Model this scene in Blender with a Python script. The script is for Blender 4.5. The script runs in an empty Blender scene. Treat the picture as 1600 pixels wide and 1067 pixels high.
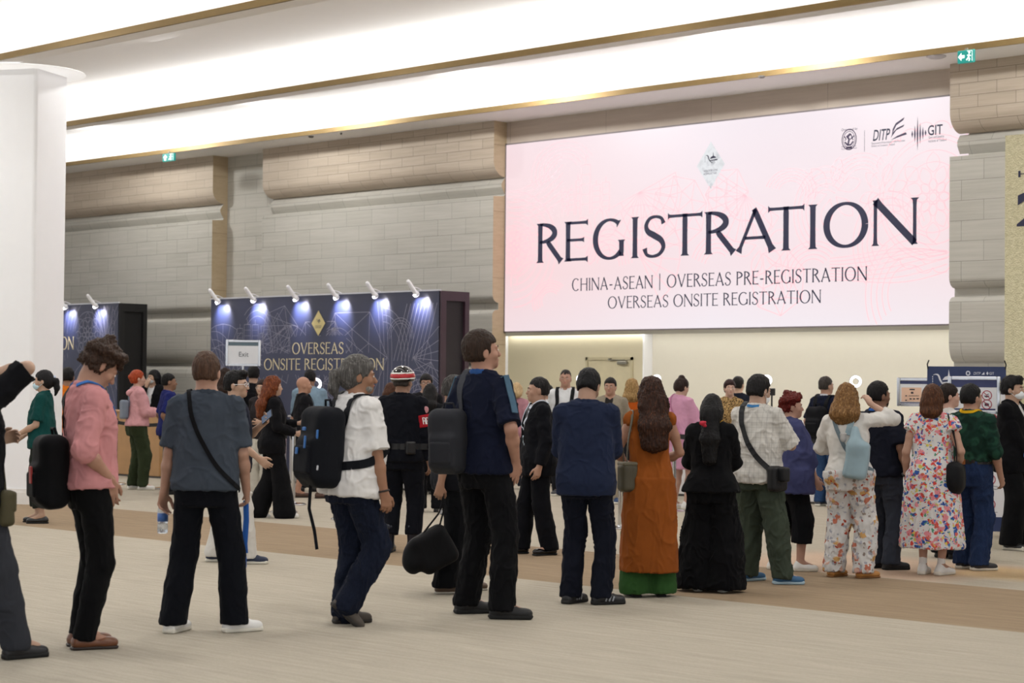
import bpy, math, random
import numpy as np
from mathutils import Vector, Matrix

# ------------------------------------------------------------------ camera, world, lights
SC = bpy.context.scene
COL = SC.collection
F_PX, YAW, PITCH, ROLL, EYE = 3000.0, math.radians(43.935), math.radians(1.272), math.radians(0.544), 1.55
_cy, _sy = math.cos(YAW), math.sin(YAW)
FW = np.array([-_sy * math.cos(PITCH), _cy * math.cos(PITCH), math.sin(PITCH)])
_r0 = np.array([_cy, _sy, 0.0]); _u0 = np.cross(_r0, FW)
RT = math.cos(ROLL) * _r0 + math.sin(ROLL) * _u0
UP = -math.sin(ROLL) * _r0 + math.cos(ROLL) * _u0
CAM = np.array([0.0, 0.0, EYE])
cd = bpy.data.cameras.new('camera'); cam = bpy.data.objects.new('camera', cd); COL.objects.link(cam)
cd.sensor_width = 36.0; cd.lens = F_PX * 36.0 / 1600.0; cd.clip_end = 200
m3 = Matrix([[RT[i], UP[i], -FW[i]] for i in range(3)])
cam.matrix_world = Matrix.Translation(CAM) @ m3.to_4x4()
cd.dof.use_dof = True; cd.dof.focus_distance = 16.5; cd.dof.aperture_fstop = 3.5
SC.camera = cam
SC.view_settings.view_transform = 'Standard'; SC.view_settings.look = 'None'
SC.view_settings.gamma = 1.0; SC.view_settings.exposure = 0.0
SC.view_settings.use_curve_mapping = False

w = bpy.data.worlds.new('hall_ambient'); SC.world = w; w.use_nodes = True
w.node_tree.nodes['Background'].inputs[0].default_value = (0.97, 0.98, 1.0, 1)
w.node_tree.nodes['Background'].inputs[1].default_value = 0.86

def area(name, loc, size, power, direction, color=(1, 1, 1), spread=180):
    l = bpy.data.lights.new(name, 'AREA'); l.shape = 'RECTANGLE'; l.size, l.size_y = size; l.energy = power
    l.color = color; l.spread = math.radians(spread)
    o = bpy.data.objects.new(name, l); COL.objects.link(o); o.location = loc
    o.rotation_euler = Vector(direction).to_track_quat('-Z', 'Y').to_euler()
    return o

LIPS = [(21.72, 5.89), (17.5, 5.70), (12.55, 5.47), (8.2, 5.3), (3.8, 5.2)]
for _y, _z in LIPS[:4]:
    area('cove_lamp', (-18, _y + 0.13, _z + 0.095), (60, 0.10), 470, (0, -0.8, 1), (1, 0.99, 0.975))
def vault_z(y, i=None):                                      # underside of the vaulted ceiling panels
    for j, ((fy, fz), (ny, nz)) in enumerate(zip(LIPS, LIPS[1:]), 1):
        if i not in (None, j): continue
        if ny <= y <= fy + 0.24:
            t = max(0, (y - ny - 0.27) / (fy - ny - 0.03)); return nz + 0.02 * min(1, (y - ny) / 0.27) + (fz + 0.48 - nz) * math.sin(t * math.pi / 2) ** 0.45
for _y, _t in ((20.2, 0.75), (15.2, 0), (10.6, 0), (6.2, 0)):        # added fill lamps under the vaults; far row tilted to wash the wall
    for _x in (-31, -26, -21, -16, -11, -6):
        area('fill_lamp', (_x, _y, vault_z(_y) - 0.012), (0.5, 0.3), 125 if _t else 55, (0, _t, -1), (1, 0.985, 0.96))

# ------------------------------------------------------------------ measuring helpers (points of the real place)
def ray(px, py): return FW + (px - 800) / F_PX * RT - (py - 533.5) / F_PX * UP
def on_axis(px, py, ax, val):
    d = ray(px, py); return CAM + d * ((val - CAM[ax]) / d[ax])
def ground(px, py): return on_axis(px, py, 2, 0.0)

# ------------------------------------------------------------------ tagging
def tag(o, label=None, cat=None, group=None, kind=None):
    if label: o['label'] = label
    if cat: o['category'] = cat
    if group: o['group'] = group
    if kind: o['kind'] = kind
    return o
def empty(name, loc, rz=0.0, label=None, cat=None, group=None):
    o = bpy.data.objects.new(name, None); COL.objects.link(o); o.location = loc; o.rotation_euler = (0, 0, rz)
    o.empty_display_size = 0.1
    return tag(o, label, cat, group)
def mesh_obj(name, verts, faces, mats, parent=None, smooth=False, fmat=None):
    me = bpy.data.meshes.new(name)
    v = np.asarray(verts, dtype=np.float32).reshape(-1, 3)
    if isinstance(faces, np.ndarray):
        n, k = faces.shape
        me.vertices.add(len(v)); me.vertices.foreach_set('co', v.ravel())
        me.loops.add(n * k); me.loops.foreach_set('vertex_index', faces.astype(np.int32).ravel())
        me.polygons.add(n); me.polygons.foreach_set('loop_start', np.arange(0, n * k, k, dtype=np.int32))
        me.update(calc_edges=True)
    else:
        me.from_pydata(v.tolist(), [], faces); me.update()
    if smooth: me.polygons.foreach_set('use_smooth', np.ones(len(me.polygons), dtype=bool))
    if not isinstance(mats, (list, tuple)): mats = [mats]
    for m in mats: me.materials.append(m)
    if fmat is not None: me.polygons.foreach_set('material_index', np.asarray(fmat, dtype=np.int32))
    o = bpy.data.objects.new(name, me); COL.objects.link(o)
    if parent: o.parent = parent
    return o
def struct(name, verts, faces, mat, **k):
    return tag(mesh_obj(name, verts, faces, mat, **k), kind='structure')

class MB:                                                    # gathers shapes for ONE mesh
    def __init__(s): s.v = []; s.f = []; s.m = []; s.mi = 0
    def add(s, v, f):
        b = len(s.v); s.v += [tuple(map(float, p)) for p in v]; s.f += [tuple(b + i for i in q) for q in f]
        s.m += [s.mi] * len(f); return s
    def box(s, lo, hi, mat=None):
        x0, y0, z0 = lo; x1, y1, z1 = hi
        p = [(x0,y0,z0),(x1,y0,z0),(x1,y1,z0),(x0,y1,z0),(x0,y0,z1),(x1,y0,z1),(x1,y1,z1),(x0,y1,z1)]
        if mat is not None: p = [tuple(mat @ Vector(q)) for q in p]
        return s.add(p, [(0,3,2,1),(4,5,6,7),(0,1,5,4),(1,2,6,5),(2,3,7,6),(3,0,4,7)])
    def rbox(s, lo, hi, r=0.01):                             # box with chamfered vertical and horizontal edges
        c = [(a + b) / 2 for a, b in zip(lo, hi)]; h = [(b - a) / 2 for a, b in zip(lo, hi)]
        r = min(r, *[q * 0.9 for q in h])
        rings = [(-h[2], h[0]-r, h[1]-r), (-h[2]+r, h[0], h[1]), (h[2]-r, h[0], h[1]), (h[2], h[0]-r, h[1]-r)]
        v = []
        for z, a, b in rings:
            q = r
            for sx, sy in ((1,1),(-1,1),(-1,-1),(1,-1)):
                pa = (c[0]+sx*a, c[1]+sy*(b-q), c[2]+z); pb = (c[0]+sx*(a-q), c[1]+sy*b, c[2]+z)
                v += [pa, pb] if sx*sy > 0 else [pb, pa]
        f = [tuple(reversed(range(8))), tuple(range(24, 32))]
        for k in range(3):
            for i in range(8): j = (i+1) % 8; f.append((k*8+i, k*8+j, k*8+8+j, k*8+8+i))
        return s.add(v, f)
    def tube(s, pts, rad, n=10, caps=True):
        pts = [np.array(p, float) for p in pts]; N = len(pts)
        rad = [rad] * N if np.isscalar(rad) else rad
        t = [pts[min(i+1, N-1)] - pts[max(i-1, 0)] for i in range(N)]
        t = [a / (np.linalg.norm(a) + 1e-9) for a in t]
        ref = np.array([0, 0, 1.0]) if abs(t[0][2]) < 0.9 else np.array([1.0, 0, 0])
        v = []
        for i in range(N):
            a = np.cross(t[i], ref); a /= np.linalg.norm(a) + 1e-9; b = np.cross(t[i], a); ref = np.cross(a, t[i])
            for k in range(n):
                th = 2 * math.pi * k / n; v.append(pts[i] + rad[i] * (a * math.cos(th) + b * math.sin(th)))
        f = [(i*n+k, i*n+(k+1) % n, (i+1)*n+(k+1) % n, (i+1)*n+k) for i in range(N-1) for k in range(n)]
        if caps: f += [tuple(range(n-1, -1, -1)), tuple((N-1)*n + k for k in range(n))]
        return s.add(v, f)
    def lathe(s, prof, c=(0, 0, 0), n=24):                   # prof: (radius, z)
        v = [(c[0]+r*math.cos(2*math.pi*k/n), c[1]+r*math.sin(2*math.pi*k/n), c[2]+z) for r, z in prof for k in range(n)]
        f = [(i*n+k, i*n+(k+1) % n, (i+1)*n+(k+1) % n, (i+1)*n+k) for i in range(len(prof)-1) for k in range(n)]
        f += [tuple(range(n-1, -1, -1)), tuple((len(prof)-1)*n + k for k in range(n))]
        return s.add(v, f)
    def ribbon(s, pts, nrm, w, th=0.003):                    # flat strap: pts, outward normals, width, thickness
        pts = [np.array(p, float) for p in pts]; N = len(pts); v = []
        for i in range(N):
            t = pts[min(i+1, N-1)] - pts[max(i-1, 0)]; t /= np.linalg.norm(t) + 1e-9
            nn = np.array(nrm[i], float); nn -= t * (nn @ t); nn /= np.linalg.norm(nn) + 1e-9
            sd = np.cross(t, nn) * w / 2; o = nn * th / 2
            v += [pts[i]-sd-o, pts[i]+sd-o, pts[i]+sd+o, pts[i]-sd+o]
        f = [(i*4+k, i*4+(k+1) % 4, i*4+4+(k+1) % 4, i*4+4+k) for i in range(N-1) for k in range(4)]
        f += [(3, 2, 1, 0), tuple(N*4-4+k for k in range(4))]
        return s.add(v, f)
    def stroke(s, pts, wid, M, off=0.0):                     # flat line art on the plane of M (u, v, normal)
        P = np.array(pts, float); N = len(P)
        wid = np.full(N, wid) if np.isscalar(wid) else np.array(wid, float)
        t = np.gradient(P, axis=0); t /= np.linalg.norm(t, axis=1)[:, None] + 1e-9
        nn = np.stack([-t[:, 1], t[:, 0]], 1) * wid[:, None] / 2
        v = []
        for a, b in zip(P + nn, P - nn): v += [M @ Vector((a[0], a[1], off)), M @ Vector((b[0], b[1], off))]
        return s.add(v, [(2*i+1, 2*i+3, 2*i+2, 2*i) for i in range(N-1)])
    def poly(s, pts, M, off=0.0):
        return s.add([M @ Vector((p[0], p[1], off)) for p in pts], [tuple(range(len(pts)))])
    def build(s, name, mats, parent=None, smooth=False):
        return mesh_obj(name, s.v, s.f, mats, parent, smooth, s.m)
    def struct(s, name, mats, **k): return tag(s.build(name, mats, **k), kind='structure')

# ------------------------------------------------------------------ materials
def lin(c):                                                  # '#rrggbb' -> linear
    c = c.lstrip('#'); o = []
    for i in (0, 2, 4):
        x = int(c[i:i+2], 16) / 255; o.append(x / 12.92 if x <= 0.04045 else ((x + 0.055) / 1.055) ** 2.4)
    return tuple(o)
_mats = {}
class NT:
    def __init__(s, name):
        s.m = bpy.data.materials.new(name); s.m.use_nodes = True; s.t = s.m.node_tree
        s.b = s.t.nodes['Principled BSDF']
    def n(s, kind, **k):
        q = s.t.nodes.new(kind)
        for a, b in k.items(): setattr(q, a, b)
        return q
    def l(s, a, b): s.t.links.new(a, b)
    def coords(s, scale=(1, 1, 1), rot=(0, 0, 0)):
        c = s.n('ShaderNodeTexCoord'); m = s.n('ShaderNodeMapping'); m.inputs['Scale'].default_value = scale
        m.inputs['Rotation'].default_value = rot; s.l(c.outputs['Object'], m.inputs[0]); return m.outputs[0]
    def noise(s, vec, scale, detail=3, rough=0.55):
        q = s.n('ShaderNodeTexNoise'); q.inputs['Scale'].default_value = scale; q.inputs['Detail'].default_value = detail
        q.inputs['Roughness'].default_value = rough; s.l(vec, q.inputs['Vector']); return q.outputs['Fac']
    def ramp(s, fac, stops, interp='LINEAR'):
        q = s.n('ShaderNodeValToRGB'); q.color_ramp.interpolation = interp; e = q.color_ramp.elements
        while len(e) > 1: e.remove(e[-1])
        e[0].position, e[0].color = stops[0][0], (*stops[0][1], 1)
        for p, c in stops[1:]: x = e.new(p); x.color = (*c, 1)
        s.l(fac, q.inputs[0]); return q.outputs[0]
    def mix(s, fac, a, b, mode='MIX'):
        q = s.n('ShaderNodeMix', data_type='RGBA', blend_type=mode)
        for sock, x in ((q.inputs[0], fac), (q.inputs[6], a), (q.inputs[7], b)):
            if hasattr(x, 'links'): s.l(x, sock)
            else: sock.default_value = x if not isinstance(x, tuple) else (*x, 1)
        return q.outputs[2]
    def bump(s, h, strength=0.3, dist=0.01):
        q = s.n('ShaderNodeBump'); q.inputs['Strength'].default_value = strength; q.inputs['Distance'].default_value = dist
        s.l(h, q.inputs['Height']); s.l(q.outputs[0], s.b.inputs['Normal'])
    def set(s, color=None, rough=0.6, metal=0.0, spec=0.5, sheen=0.0, emit=None, estr=0.0, coat=0.0):
        if color is not None:
            if hasattr(color, 'links'): s.l(color, s.b.inputs['Base Color'])
            else: s.b.inputs['Base Color'].default_value = (*color, 1)
        s.b.inputs['Roughness'].default_value = rough; s.b.inputs['Metallic'].default_value = metal
        s.b.inputs['Specular IOR Level'].default_value = spec; s.b.inputs['Sheen Weight'].default_value = sheen
        s.b.inputs['Coat Weight'].default_value = coat
        if emit is not None:
            if hasattr(emit, 'links'): s.l(emit, s.b.inputs['Emission Color'])
            else: s.b.inputs['Emission Color'].default_value = (*emit, 1)
            s.b.inputs['Emission Strength'].default_value = estr
        return s.m
def M_plain(col, rough=0.6, metal=0.0, spec=0.5, coat=0.0, emit=None, estr=0.0, var=0.05):
    key = ('p', col, rough, metal, spec, coat, emit, estr, var)
    if key not in _mats:
        nt = NT('plain_' + col.strip('#'))
        c = lin(col)
        nz = nt.noise(nt.coords(), 6.0, 2)
        v = nt.ramp(nz, [(0.3, tuple(x * (1 - var) for x in c)), (0.7, tuple(min(1, x * (1 + var)) for x in c))])
        _mats[key] = nt.set(v, rough, metal, spec, coat=coat, emit=lin(emit) if emit else None, estr=estr)
    return _mats[key]
def M_emit(col, strength): return M_plain(col, 0.5, emit=col, estr=strength)

def M_stone(name, bw, bh, base, hi, lo, off=0.5):
    nt = NT(name); c = nt.n('ShaderNodeTexCoord')
    sw = nt.n('ShaderNodeSeparateXYZ'); nt.l(c.outputs['Object'], sw.inputs[0])
    cb = nt.n('ShaderNodeCombineXYZ'); nt.l(sw.outputs[0], cb.inputs[0]); nt.l(sw.outputs[2], cb.inputs[1]); 
    br = nt.n('ShaderNodeTexBrick'); nt.l(cb.outputs[0], br.inputs['Vector']); br.offset = off
    br.inputs['Scale'].default_value = 1.0; br.inputs['Brick Width'].default_value = bw; br.inputs['Row Height'].default_value = bh
    br.inputs['Mortar Size'].default_value = 0.0035; br.inputs['Mortar Smooth'].default_value = 0.2
    br.inputs['Color1'].default_value = (*lin(base), 1); br.inputs['Color2'].default_value = (*lin(hi), 1)
    br.inputs['Mortar'].default_value = (*[x * 0.5 for x in lin(lo)], 1); br.inputs['Bias'].default_value = 0.0
    mp = nt.coords((0.6, 3.0, 14.0)); vn = nt.noise(mp, 1.6, 5, 0.65)
    big = nt.noise(nt.coords((0.5, 0.5, 0.9)), 0.9, 2)
    col = nt.mix(0.55, br.outputs[0], nt.ramp(vn, [(0.3, lin(lo)), (0.55, lin(base)), (0.75, lin(hi))]))
    f = nt.n('ShaderNodeMath', operation='SUBTRACT'); f.inputs[0].default_value = 1.0; nt.l(br.outputs['Fac'], f.inputs[1])
    col = nt.mix(f.outputs[0], tuple(x * 0.55 for x in lin(lo)), col)
    col = nt.mix(nt.ramp(big, [(0.4, (0, 0, 0)), (0.7, (0.35,) * 3)]), col, lin(hi))
    nt.bump(vn, 0.15, 0.004)
    return nt.set(col, 0.62, spec=0.35)

def M_carpet():
    nt = NT('loop_pile_carpet'); c = nt.n('ShaderNodeTexCoord'); sx = nt.n('ShaderNodeSeparateXYZ')
    nt.l(c.outputs['Object'], sx.inputs[0]); Y = sx.outputs[1]; X = sx.outputs[0]
    light, light2 = lin('#a79f90'), lin('#bcb4a4')
    dark, dark2 = lin('#8a7761'), lin('#a28e75')
    st = nt.noise(nt.coords((1.2, 16.0, 1)), 1.3, 5, 0.7)
    fine = nt.noise(nt.coords((25, 90.0, 1)), 1.5, 3, 0.7)
    lc = nt.mix(nt.ramp(st, [(0.3, (0,)*3), (0.7, (1,)*3)]), light, light2)
    dc = nt.mix(nt.ramp(st, [(0.3, (0,)*3), (0.7, (1,)*3)]), dark, dark2)
    def step(v, at, sgn=1):
        q = nt.n('ShaderNodeMath', operation='MULTIPLY_ADD'); nt.l(v, q.inputs[0]); q.inputs[1].default_value = sgn * 40; q.inputs[2].default_value = -sgn * at * 40
        q.use_clamp = True; return q.outputs[0]
    def mul(a, b):
        q = nt.n('ShaderNodeMath', operation='MULTIPLY'); nt.l(a, q.inputs[0]); nt.l(b, q.inputs[1]); return q.outputs[0]
    band = mul(step(Y, 11.09), step(Y, 13.42, -1))
    col = nt.mix(band, lc, dc)
    def soft(v, a, sl):
        q = nt.n('ShaderNodeMath', operation='MULTIPLY_ADD'); nt.l(v, q.inputs[0]); q.inputs[1].default_value = sl; q.inputs[2].default_value = -sl * a; q.use_clamp = True; return q.outputs[0]
    pk = mul(mul(soft(X, -10.9, 1.5), soft(X, -8.0, -2.0)), mul(step(Y, 13.42), soft(Y, 15.4, -2.0)))       # peach patch mixed into the carpet colour
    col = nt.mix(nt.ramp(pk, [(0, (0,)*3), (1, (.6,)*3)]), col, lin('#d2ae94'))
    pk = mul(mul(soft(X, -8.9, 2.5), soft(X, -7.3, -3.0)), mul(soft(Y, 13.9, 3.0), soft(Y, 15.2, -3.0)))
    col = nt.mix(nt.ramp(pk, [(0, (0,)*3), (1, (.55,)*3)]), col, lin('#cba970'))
    col = nt.mix(nt.ramp(fine, [(0.25, (0.28,)*3), (0.6, (0,)*3)]), col, lin('#7a6a55'))
    nt.bump(fine, 0.5, 0.006)
    return nt.set(col, 0.95, spec=0.15)

M_WHITE = M_plain('#f6f7fa', 0.55, var=.006)
M_CEIL = M_plain('#f4f3f3', 0.75, spec=0.2, var=.006)
M_GOLD = M_plain('#8a744c', 0.4, 0.6)
M_STONE = M_stone('travertine_ashlar', 0.67, 0.27, '#aeaba2', '#bcb9b1', '#98958b')
M_STONE_UP = M_stone('travertine_small_courses', 0.56, 0.165, '#b6a897', '#c6b9a9', '#9d8f7e')
M_STONE_PLAIN = M_stone('travertine_slabs', 2.1, 0.9, '#bbaea2', '#c6bbae', '#ac9f92')
M_CREAM = M_plain('#e2ddce', 0.6, var=.008)
M_BLACK = M_plain('#0d0d10', 0.5)
M_STEEL = M_plain('#c8c8cc', 0.22, 1.0)
M_CHROME = M_plain('#d6d8dc', 0.12, 1.0)
# ------------------------------------------------------------------ floor, ceiling, stone walls
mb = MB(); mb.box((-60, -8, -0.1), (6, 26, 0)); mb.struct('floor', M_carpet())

mb = MB()
for i, (ly, lz) in enumerate(LIPS):
    if i == 0:                                               # flat soffit from the last lip to the stone wall
        mb.box((-60, ly, lz), (6, 23.4, lz + 0.04)); continue
    far_y = LIPS[i-1][0] + 0.24; rise = LIPS[i-1][1] + 0.50 - lz
    top = [(ly, lz)] + [(y, vault_z(y, i)) for y in [ly + 0.27 + (far_y - ly - 0.27) * (k / 40) ** 2 for k in range(41)]]
    ly0, lz0 = LIPS[i-1]
    top += [(far_y, lz0 + 0.04)]
    for k in range(len(top) - 1):
        (y0, z0), (y1, z1) = top[k], top[k+1]
        mb.add([(-60, y0, z0), (6, y0, z0), (6, y1, z1), (-60, y1, z1)], [(0, 1, 2, 3)])
    mb.box((-60, ly, lz), (6, ly + 0.26, lz + 0.025))         # ledge that carries the cove lamps
    mb.add([(-60, far_y + 0.01, lz0 + 0.02), (6, far_y + 0.01, lz0 + 0.02), (6, far_y + 0.01, lz + rise + 0.05), (-60, far_y + 0.01, lz + rise + 0.05)], [(0, 1, 2, 3)])
mb.struct('ceiling', M_CEIL)
for i, (ly, lz) in enumerate(LIPS):
    mb = MB(); mb.box((-60, ly - 0.03, lz - 0.005), (6, ly, lz + 0.062)); mb.box((-60, ly - 0.012, lz + 0.062), (6, ly, lz + 0.078))
    mb.struct('trim_%d' % (i + 1), M_GOLD)

# stone profile: (depth behind the face, z)
def stone_profile():
    p = [(0, 0.0), (0, 0.62), (0.02, 0.7), (0.12, 0.74), (0.12, 0.86), (0.02, 0.9), (0, 0.98), (0, 1.70), (0.03, 1.78), (0.13, 1.84), (0.13, 1.90)]
    def shoulder(d, z0, h, up=True, n=8):
        for k in range(n + 1):
            a = k / n * math.pi / 2
            p.append((d * (1 - math.sin(a)), z0 + h * (1 - math.cos(a))) if up else (d * (1 - math.cos(a)), z0 + h * math.sin(a)))
    shoulder(0.13, 1.905, 0.26); p.append((0, 2.2)); p.append((0, 2.66)); shoulder(0.10, 2.67, 0.10, False)
    p.append((0.14, 2.775)); p.append((0.14, 2.885)); shoulder(0.13, 2.89, 0.14)
    p.extend([(0, 3.06), (0, 4.645), (0.245, 4.66), (0.27, 4.69), (0.22, 4.76), (0.19, 4.81), (0.19, 4.865), (0.22, 4.91), (0.27, 4.97)])
    shoulder(0.27, 4.975, 0.26, True, 10); p.extend([(0, 5.26), (0, 5.9)])
    return p
def stone_block(name, x0, x1, yf=22.5, depth=0.75):
    p = stone_profile(); n = len(p); b = MB()
    v = [(x0, yf + d, z) for d, z in p] + [(x1, yf + d, z) for d, z in p]
    f = []; fm = []
    for i in range(n - 1):
        f.append((i, n + i, n + i + 1, i + 1)); fm.append(1 if p[i][1] > 4.96 else 0)
    me_v = v; base = len(v)
    me_v += [(x0, yf + depth, z) for d, z in p] + [(x1, yf + depth, z) for d, z in p]
    for i in range(n - 1):
        f.append((base + i, i, i + 1, base + i + 1)); fm.append(2)
        f.append((n + i, base + n + i, base + n + i + 1, n + i + 1)); fm.append(2)
    return struct(name, me_v, f, [M_STONE, M_STONE_UP, M_STONE_SIDE], fmat=fm)
M_STONE_SIDE = M_stone('travertine_return', 3.0, 1.1, '#b5a284', '#bfae93', '#a38f72')
stone_block('wall_west', -60, -29.70)
stone_block('wall_centre', -28.18, -22.135, depth=0.32)
MB().box((-20.80, 24.755, 0), (-20.775, 24.98, 2.44)).struct('trim_9', M_WHITE)  # white strip added so the panel's end face looks lamp-lit
stone_block('wall_east', -13.58, 6)
MB().box((-30.2, 22.86, 0), (-27.9, 23.1, 5.9)).struct('wall_recess', M_STONE)

# bulkhead over the screen, alcove behind it
mb = MB(); mb.box((-22.3, 22.8, 5.52), (-13.2, 23.3, 5.9)); mb.struct('wall_bulkhead', M_STONE_PLAIN)
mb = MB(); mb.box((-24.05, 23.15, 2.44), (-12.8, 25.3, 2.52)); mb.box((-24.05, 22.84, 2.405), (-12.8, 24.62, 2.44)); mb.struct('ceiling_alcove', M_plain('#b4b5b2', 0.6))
mb = MB(); mb.box((-24.05, 24.98, 0), (-12.5, 25.2, 2.5)); mb.struct('wall_alcove_back', M_CREAM)
mb = MB(); mb.box((-23.95, 24.76, 0), (-20.80, 24.98, 2.46)); mb.struct('wall_alcove_panel', M_plain('#cfc6aa', .6, var=.01))
mb = MB(); mb.box((-24.2, 23.2, 0), (-23.95, 25.2, 2.5)); mb.struct('wall_alcove_left', M_WHITE)
mb = MB(); mb.box((-12.8, 23.2, 0), (-12.6, 25.2, 2.5)); mb.struct('wall_alcove_right', M_WHITE)
area('alcove_cove_lamp', (-18.4, 24.69, 2.43), (11, 0.06), 20, (0, 0.35, -1), (1, 0.98, 0.93))
area('alcove_downlight', (-18.4, 23.7, 2.395), (10, 0.4), 85, (0, 0, -1), (1, 0.97, 0.92))
# flush door with frame and closer
yd = 24.76; a = on_axis(916, 640, 1, yd); b = on_axis(987, 640, 1, yd); zt = on_axis(950, 558, 1, yd)[2]
mb = MB(); x0, x1 = a[0], b[0]
mb.box((x0 + 0.06, yd - 0.022, 0.01), (x1 - 0.02, yd - 0.004, zt - 0.06))
door = mb.struct('door_1', M_plain('#c8be9f', 0.5))
mb = MB(); mb.box((x0, yd - 0.03, 0), (x0 + 0.045, yd - 0.002, zt)); mb.box((x1 - 0.012, yd - 0.03, 0), (x1 + 0.03, yd - 0.002, zt)); mb.box((x0, yd - 0.03, zt - 0.05), (x1 + 0.03, yd - 0.002, zt))
mb.build('door_frame', M_plain('#bdb394', 0.5), door)
mb = MB(); mb.rbox((x1 - 0.27, yd - 0.09, zt - 0.13), (x1 - 0.06, yd - 0.03, zt - 0.07), 0.01); mb.box((x1 - 0.45, yd - 0.075, zt - 0.055), (x1 - 0.12, yd - 0.045, zt - 0.042)); mb.box((x1-0.47, yd-0.08, zt-0.06), (x1-0.43, yd-0.03, zt-0.02))
mb.build('door_closer', M_plain('#8d8a80', 0.35, 0.7), door)

# big white column with rounded sides, base trim and ceiling ring
def unit2(a, b): n = math.hypot(a, b); return a/n, b/n
cc = ground(30, 784); cx, cyy = float(cc[0]), float(cc[1])
mb = MB(); prof = []
def rsq(hx, hy, r, n=6):
    o = []
    for sx, sy, a0 in ((1, 1, 0), (-1, 1, 90), (-1, -1, 180), (1, -1, 270)):
        for k in range(n + 1):
            a = math.radians(a0 + 90 * k / n); o.append((sx * (hx - r) + r * math.cos(a), sy * (hy - r) + r * math.sin(a)))
    return o
_c = unit2(-cx, -cyy); _f = (math.cos(.245)*_c[0] - math.sin(.245)*_c[1], math.cos(.245)*_c[1] + math.sin(.245)*_c[0])
ang = math.atan2(_f[1], _f[0]) - math.pi/4
ca, sa = math.cos(ang), math.sin(ang)
def extr(mb, ring, z0, z1):
    n = len(ring); v = [(cx + x*ca - y*sa, cyy + x*sa + y*ca, z) for z in (z0, z1) for x, y in ring]
    mb.add(v, [(i, (i+1) % n, n+(i+1) % n, n+i) for i in range(n)] + [tuple(range(n-1, -1, -1)), tuple(range(n, 2*n))])
col_ring = rsq(0.39, 0.39, 0.05)
extr(mb, col_ring, 0, 5.458)
mb.struct('column_1', M_WHITE)
mb = MB(); extr(mb, rsq(0.42, 0.42, 0.06), 0, 0.15); extr(mb, rsq(0.405, 0.405, 0.055), 0.15, 0.19); mb.struct('baseboard_column', M_plain('#e6e3df', 0.5))
mb = MB(); mb.lathe([(0.5, 5.435), (0.73, 5.440), (0.75, 5.448), (0.74, 5.458), (0.5, 5.462)], (cx, cyy, 0), 40); mb.struct('trim_column', M_plain('#fbfbfb', .5, emit='#ffffff', estr=.45, var=.0))  # glow put into the ring's material so it looks cove-lit

# gilded hall partition at the far end of the queue
def M_leaf():
    nt = NT('gold_leaf_board'); nz = nt.noise(nt.coords(), 22, 6, 0.75); vz = nt.n('ShaderNodeTexVoronoi'); vz.inputs['Scale'].default_value = 55
    nt.l(nt.coords(), vz.inputs['Vector'])
    c = nt.ramp(nz, [(0.3, lin('#bab390')), (0.5, lin('#d2cba8')), (0.7, lin('#e2dcc0'))]); nt.bump(vz.outputs[0], 0.5, 0.01)
    return nt.set(c, 0.45, 0.2)
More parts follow.
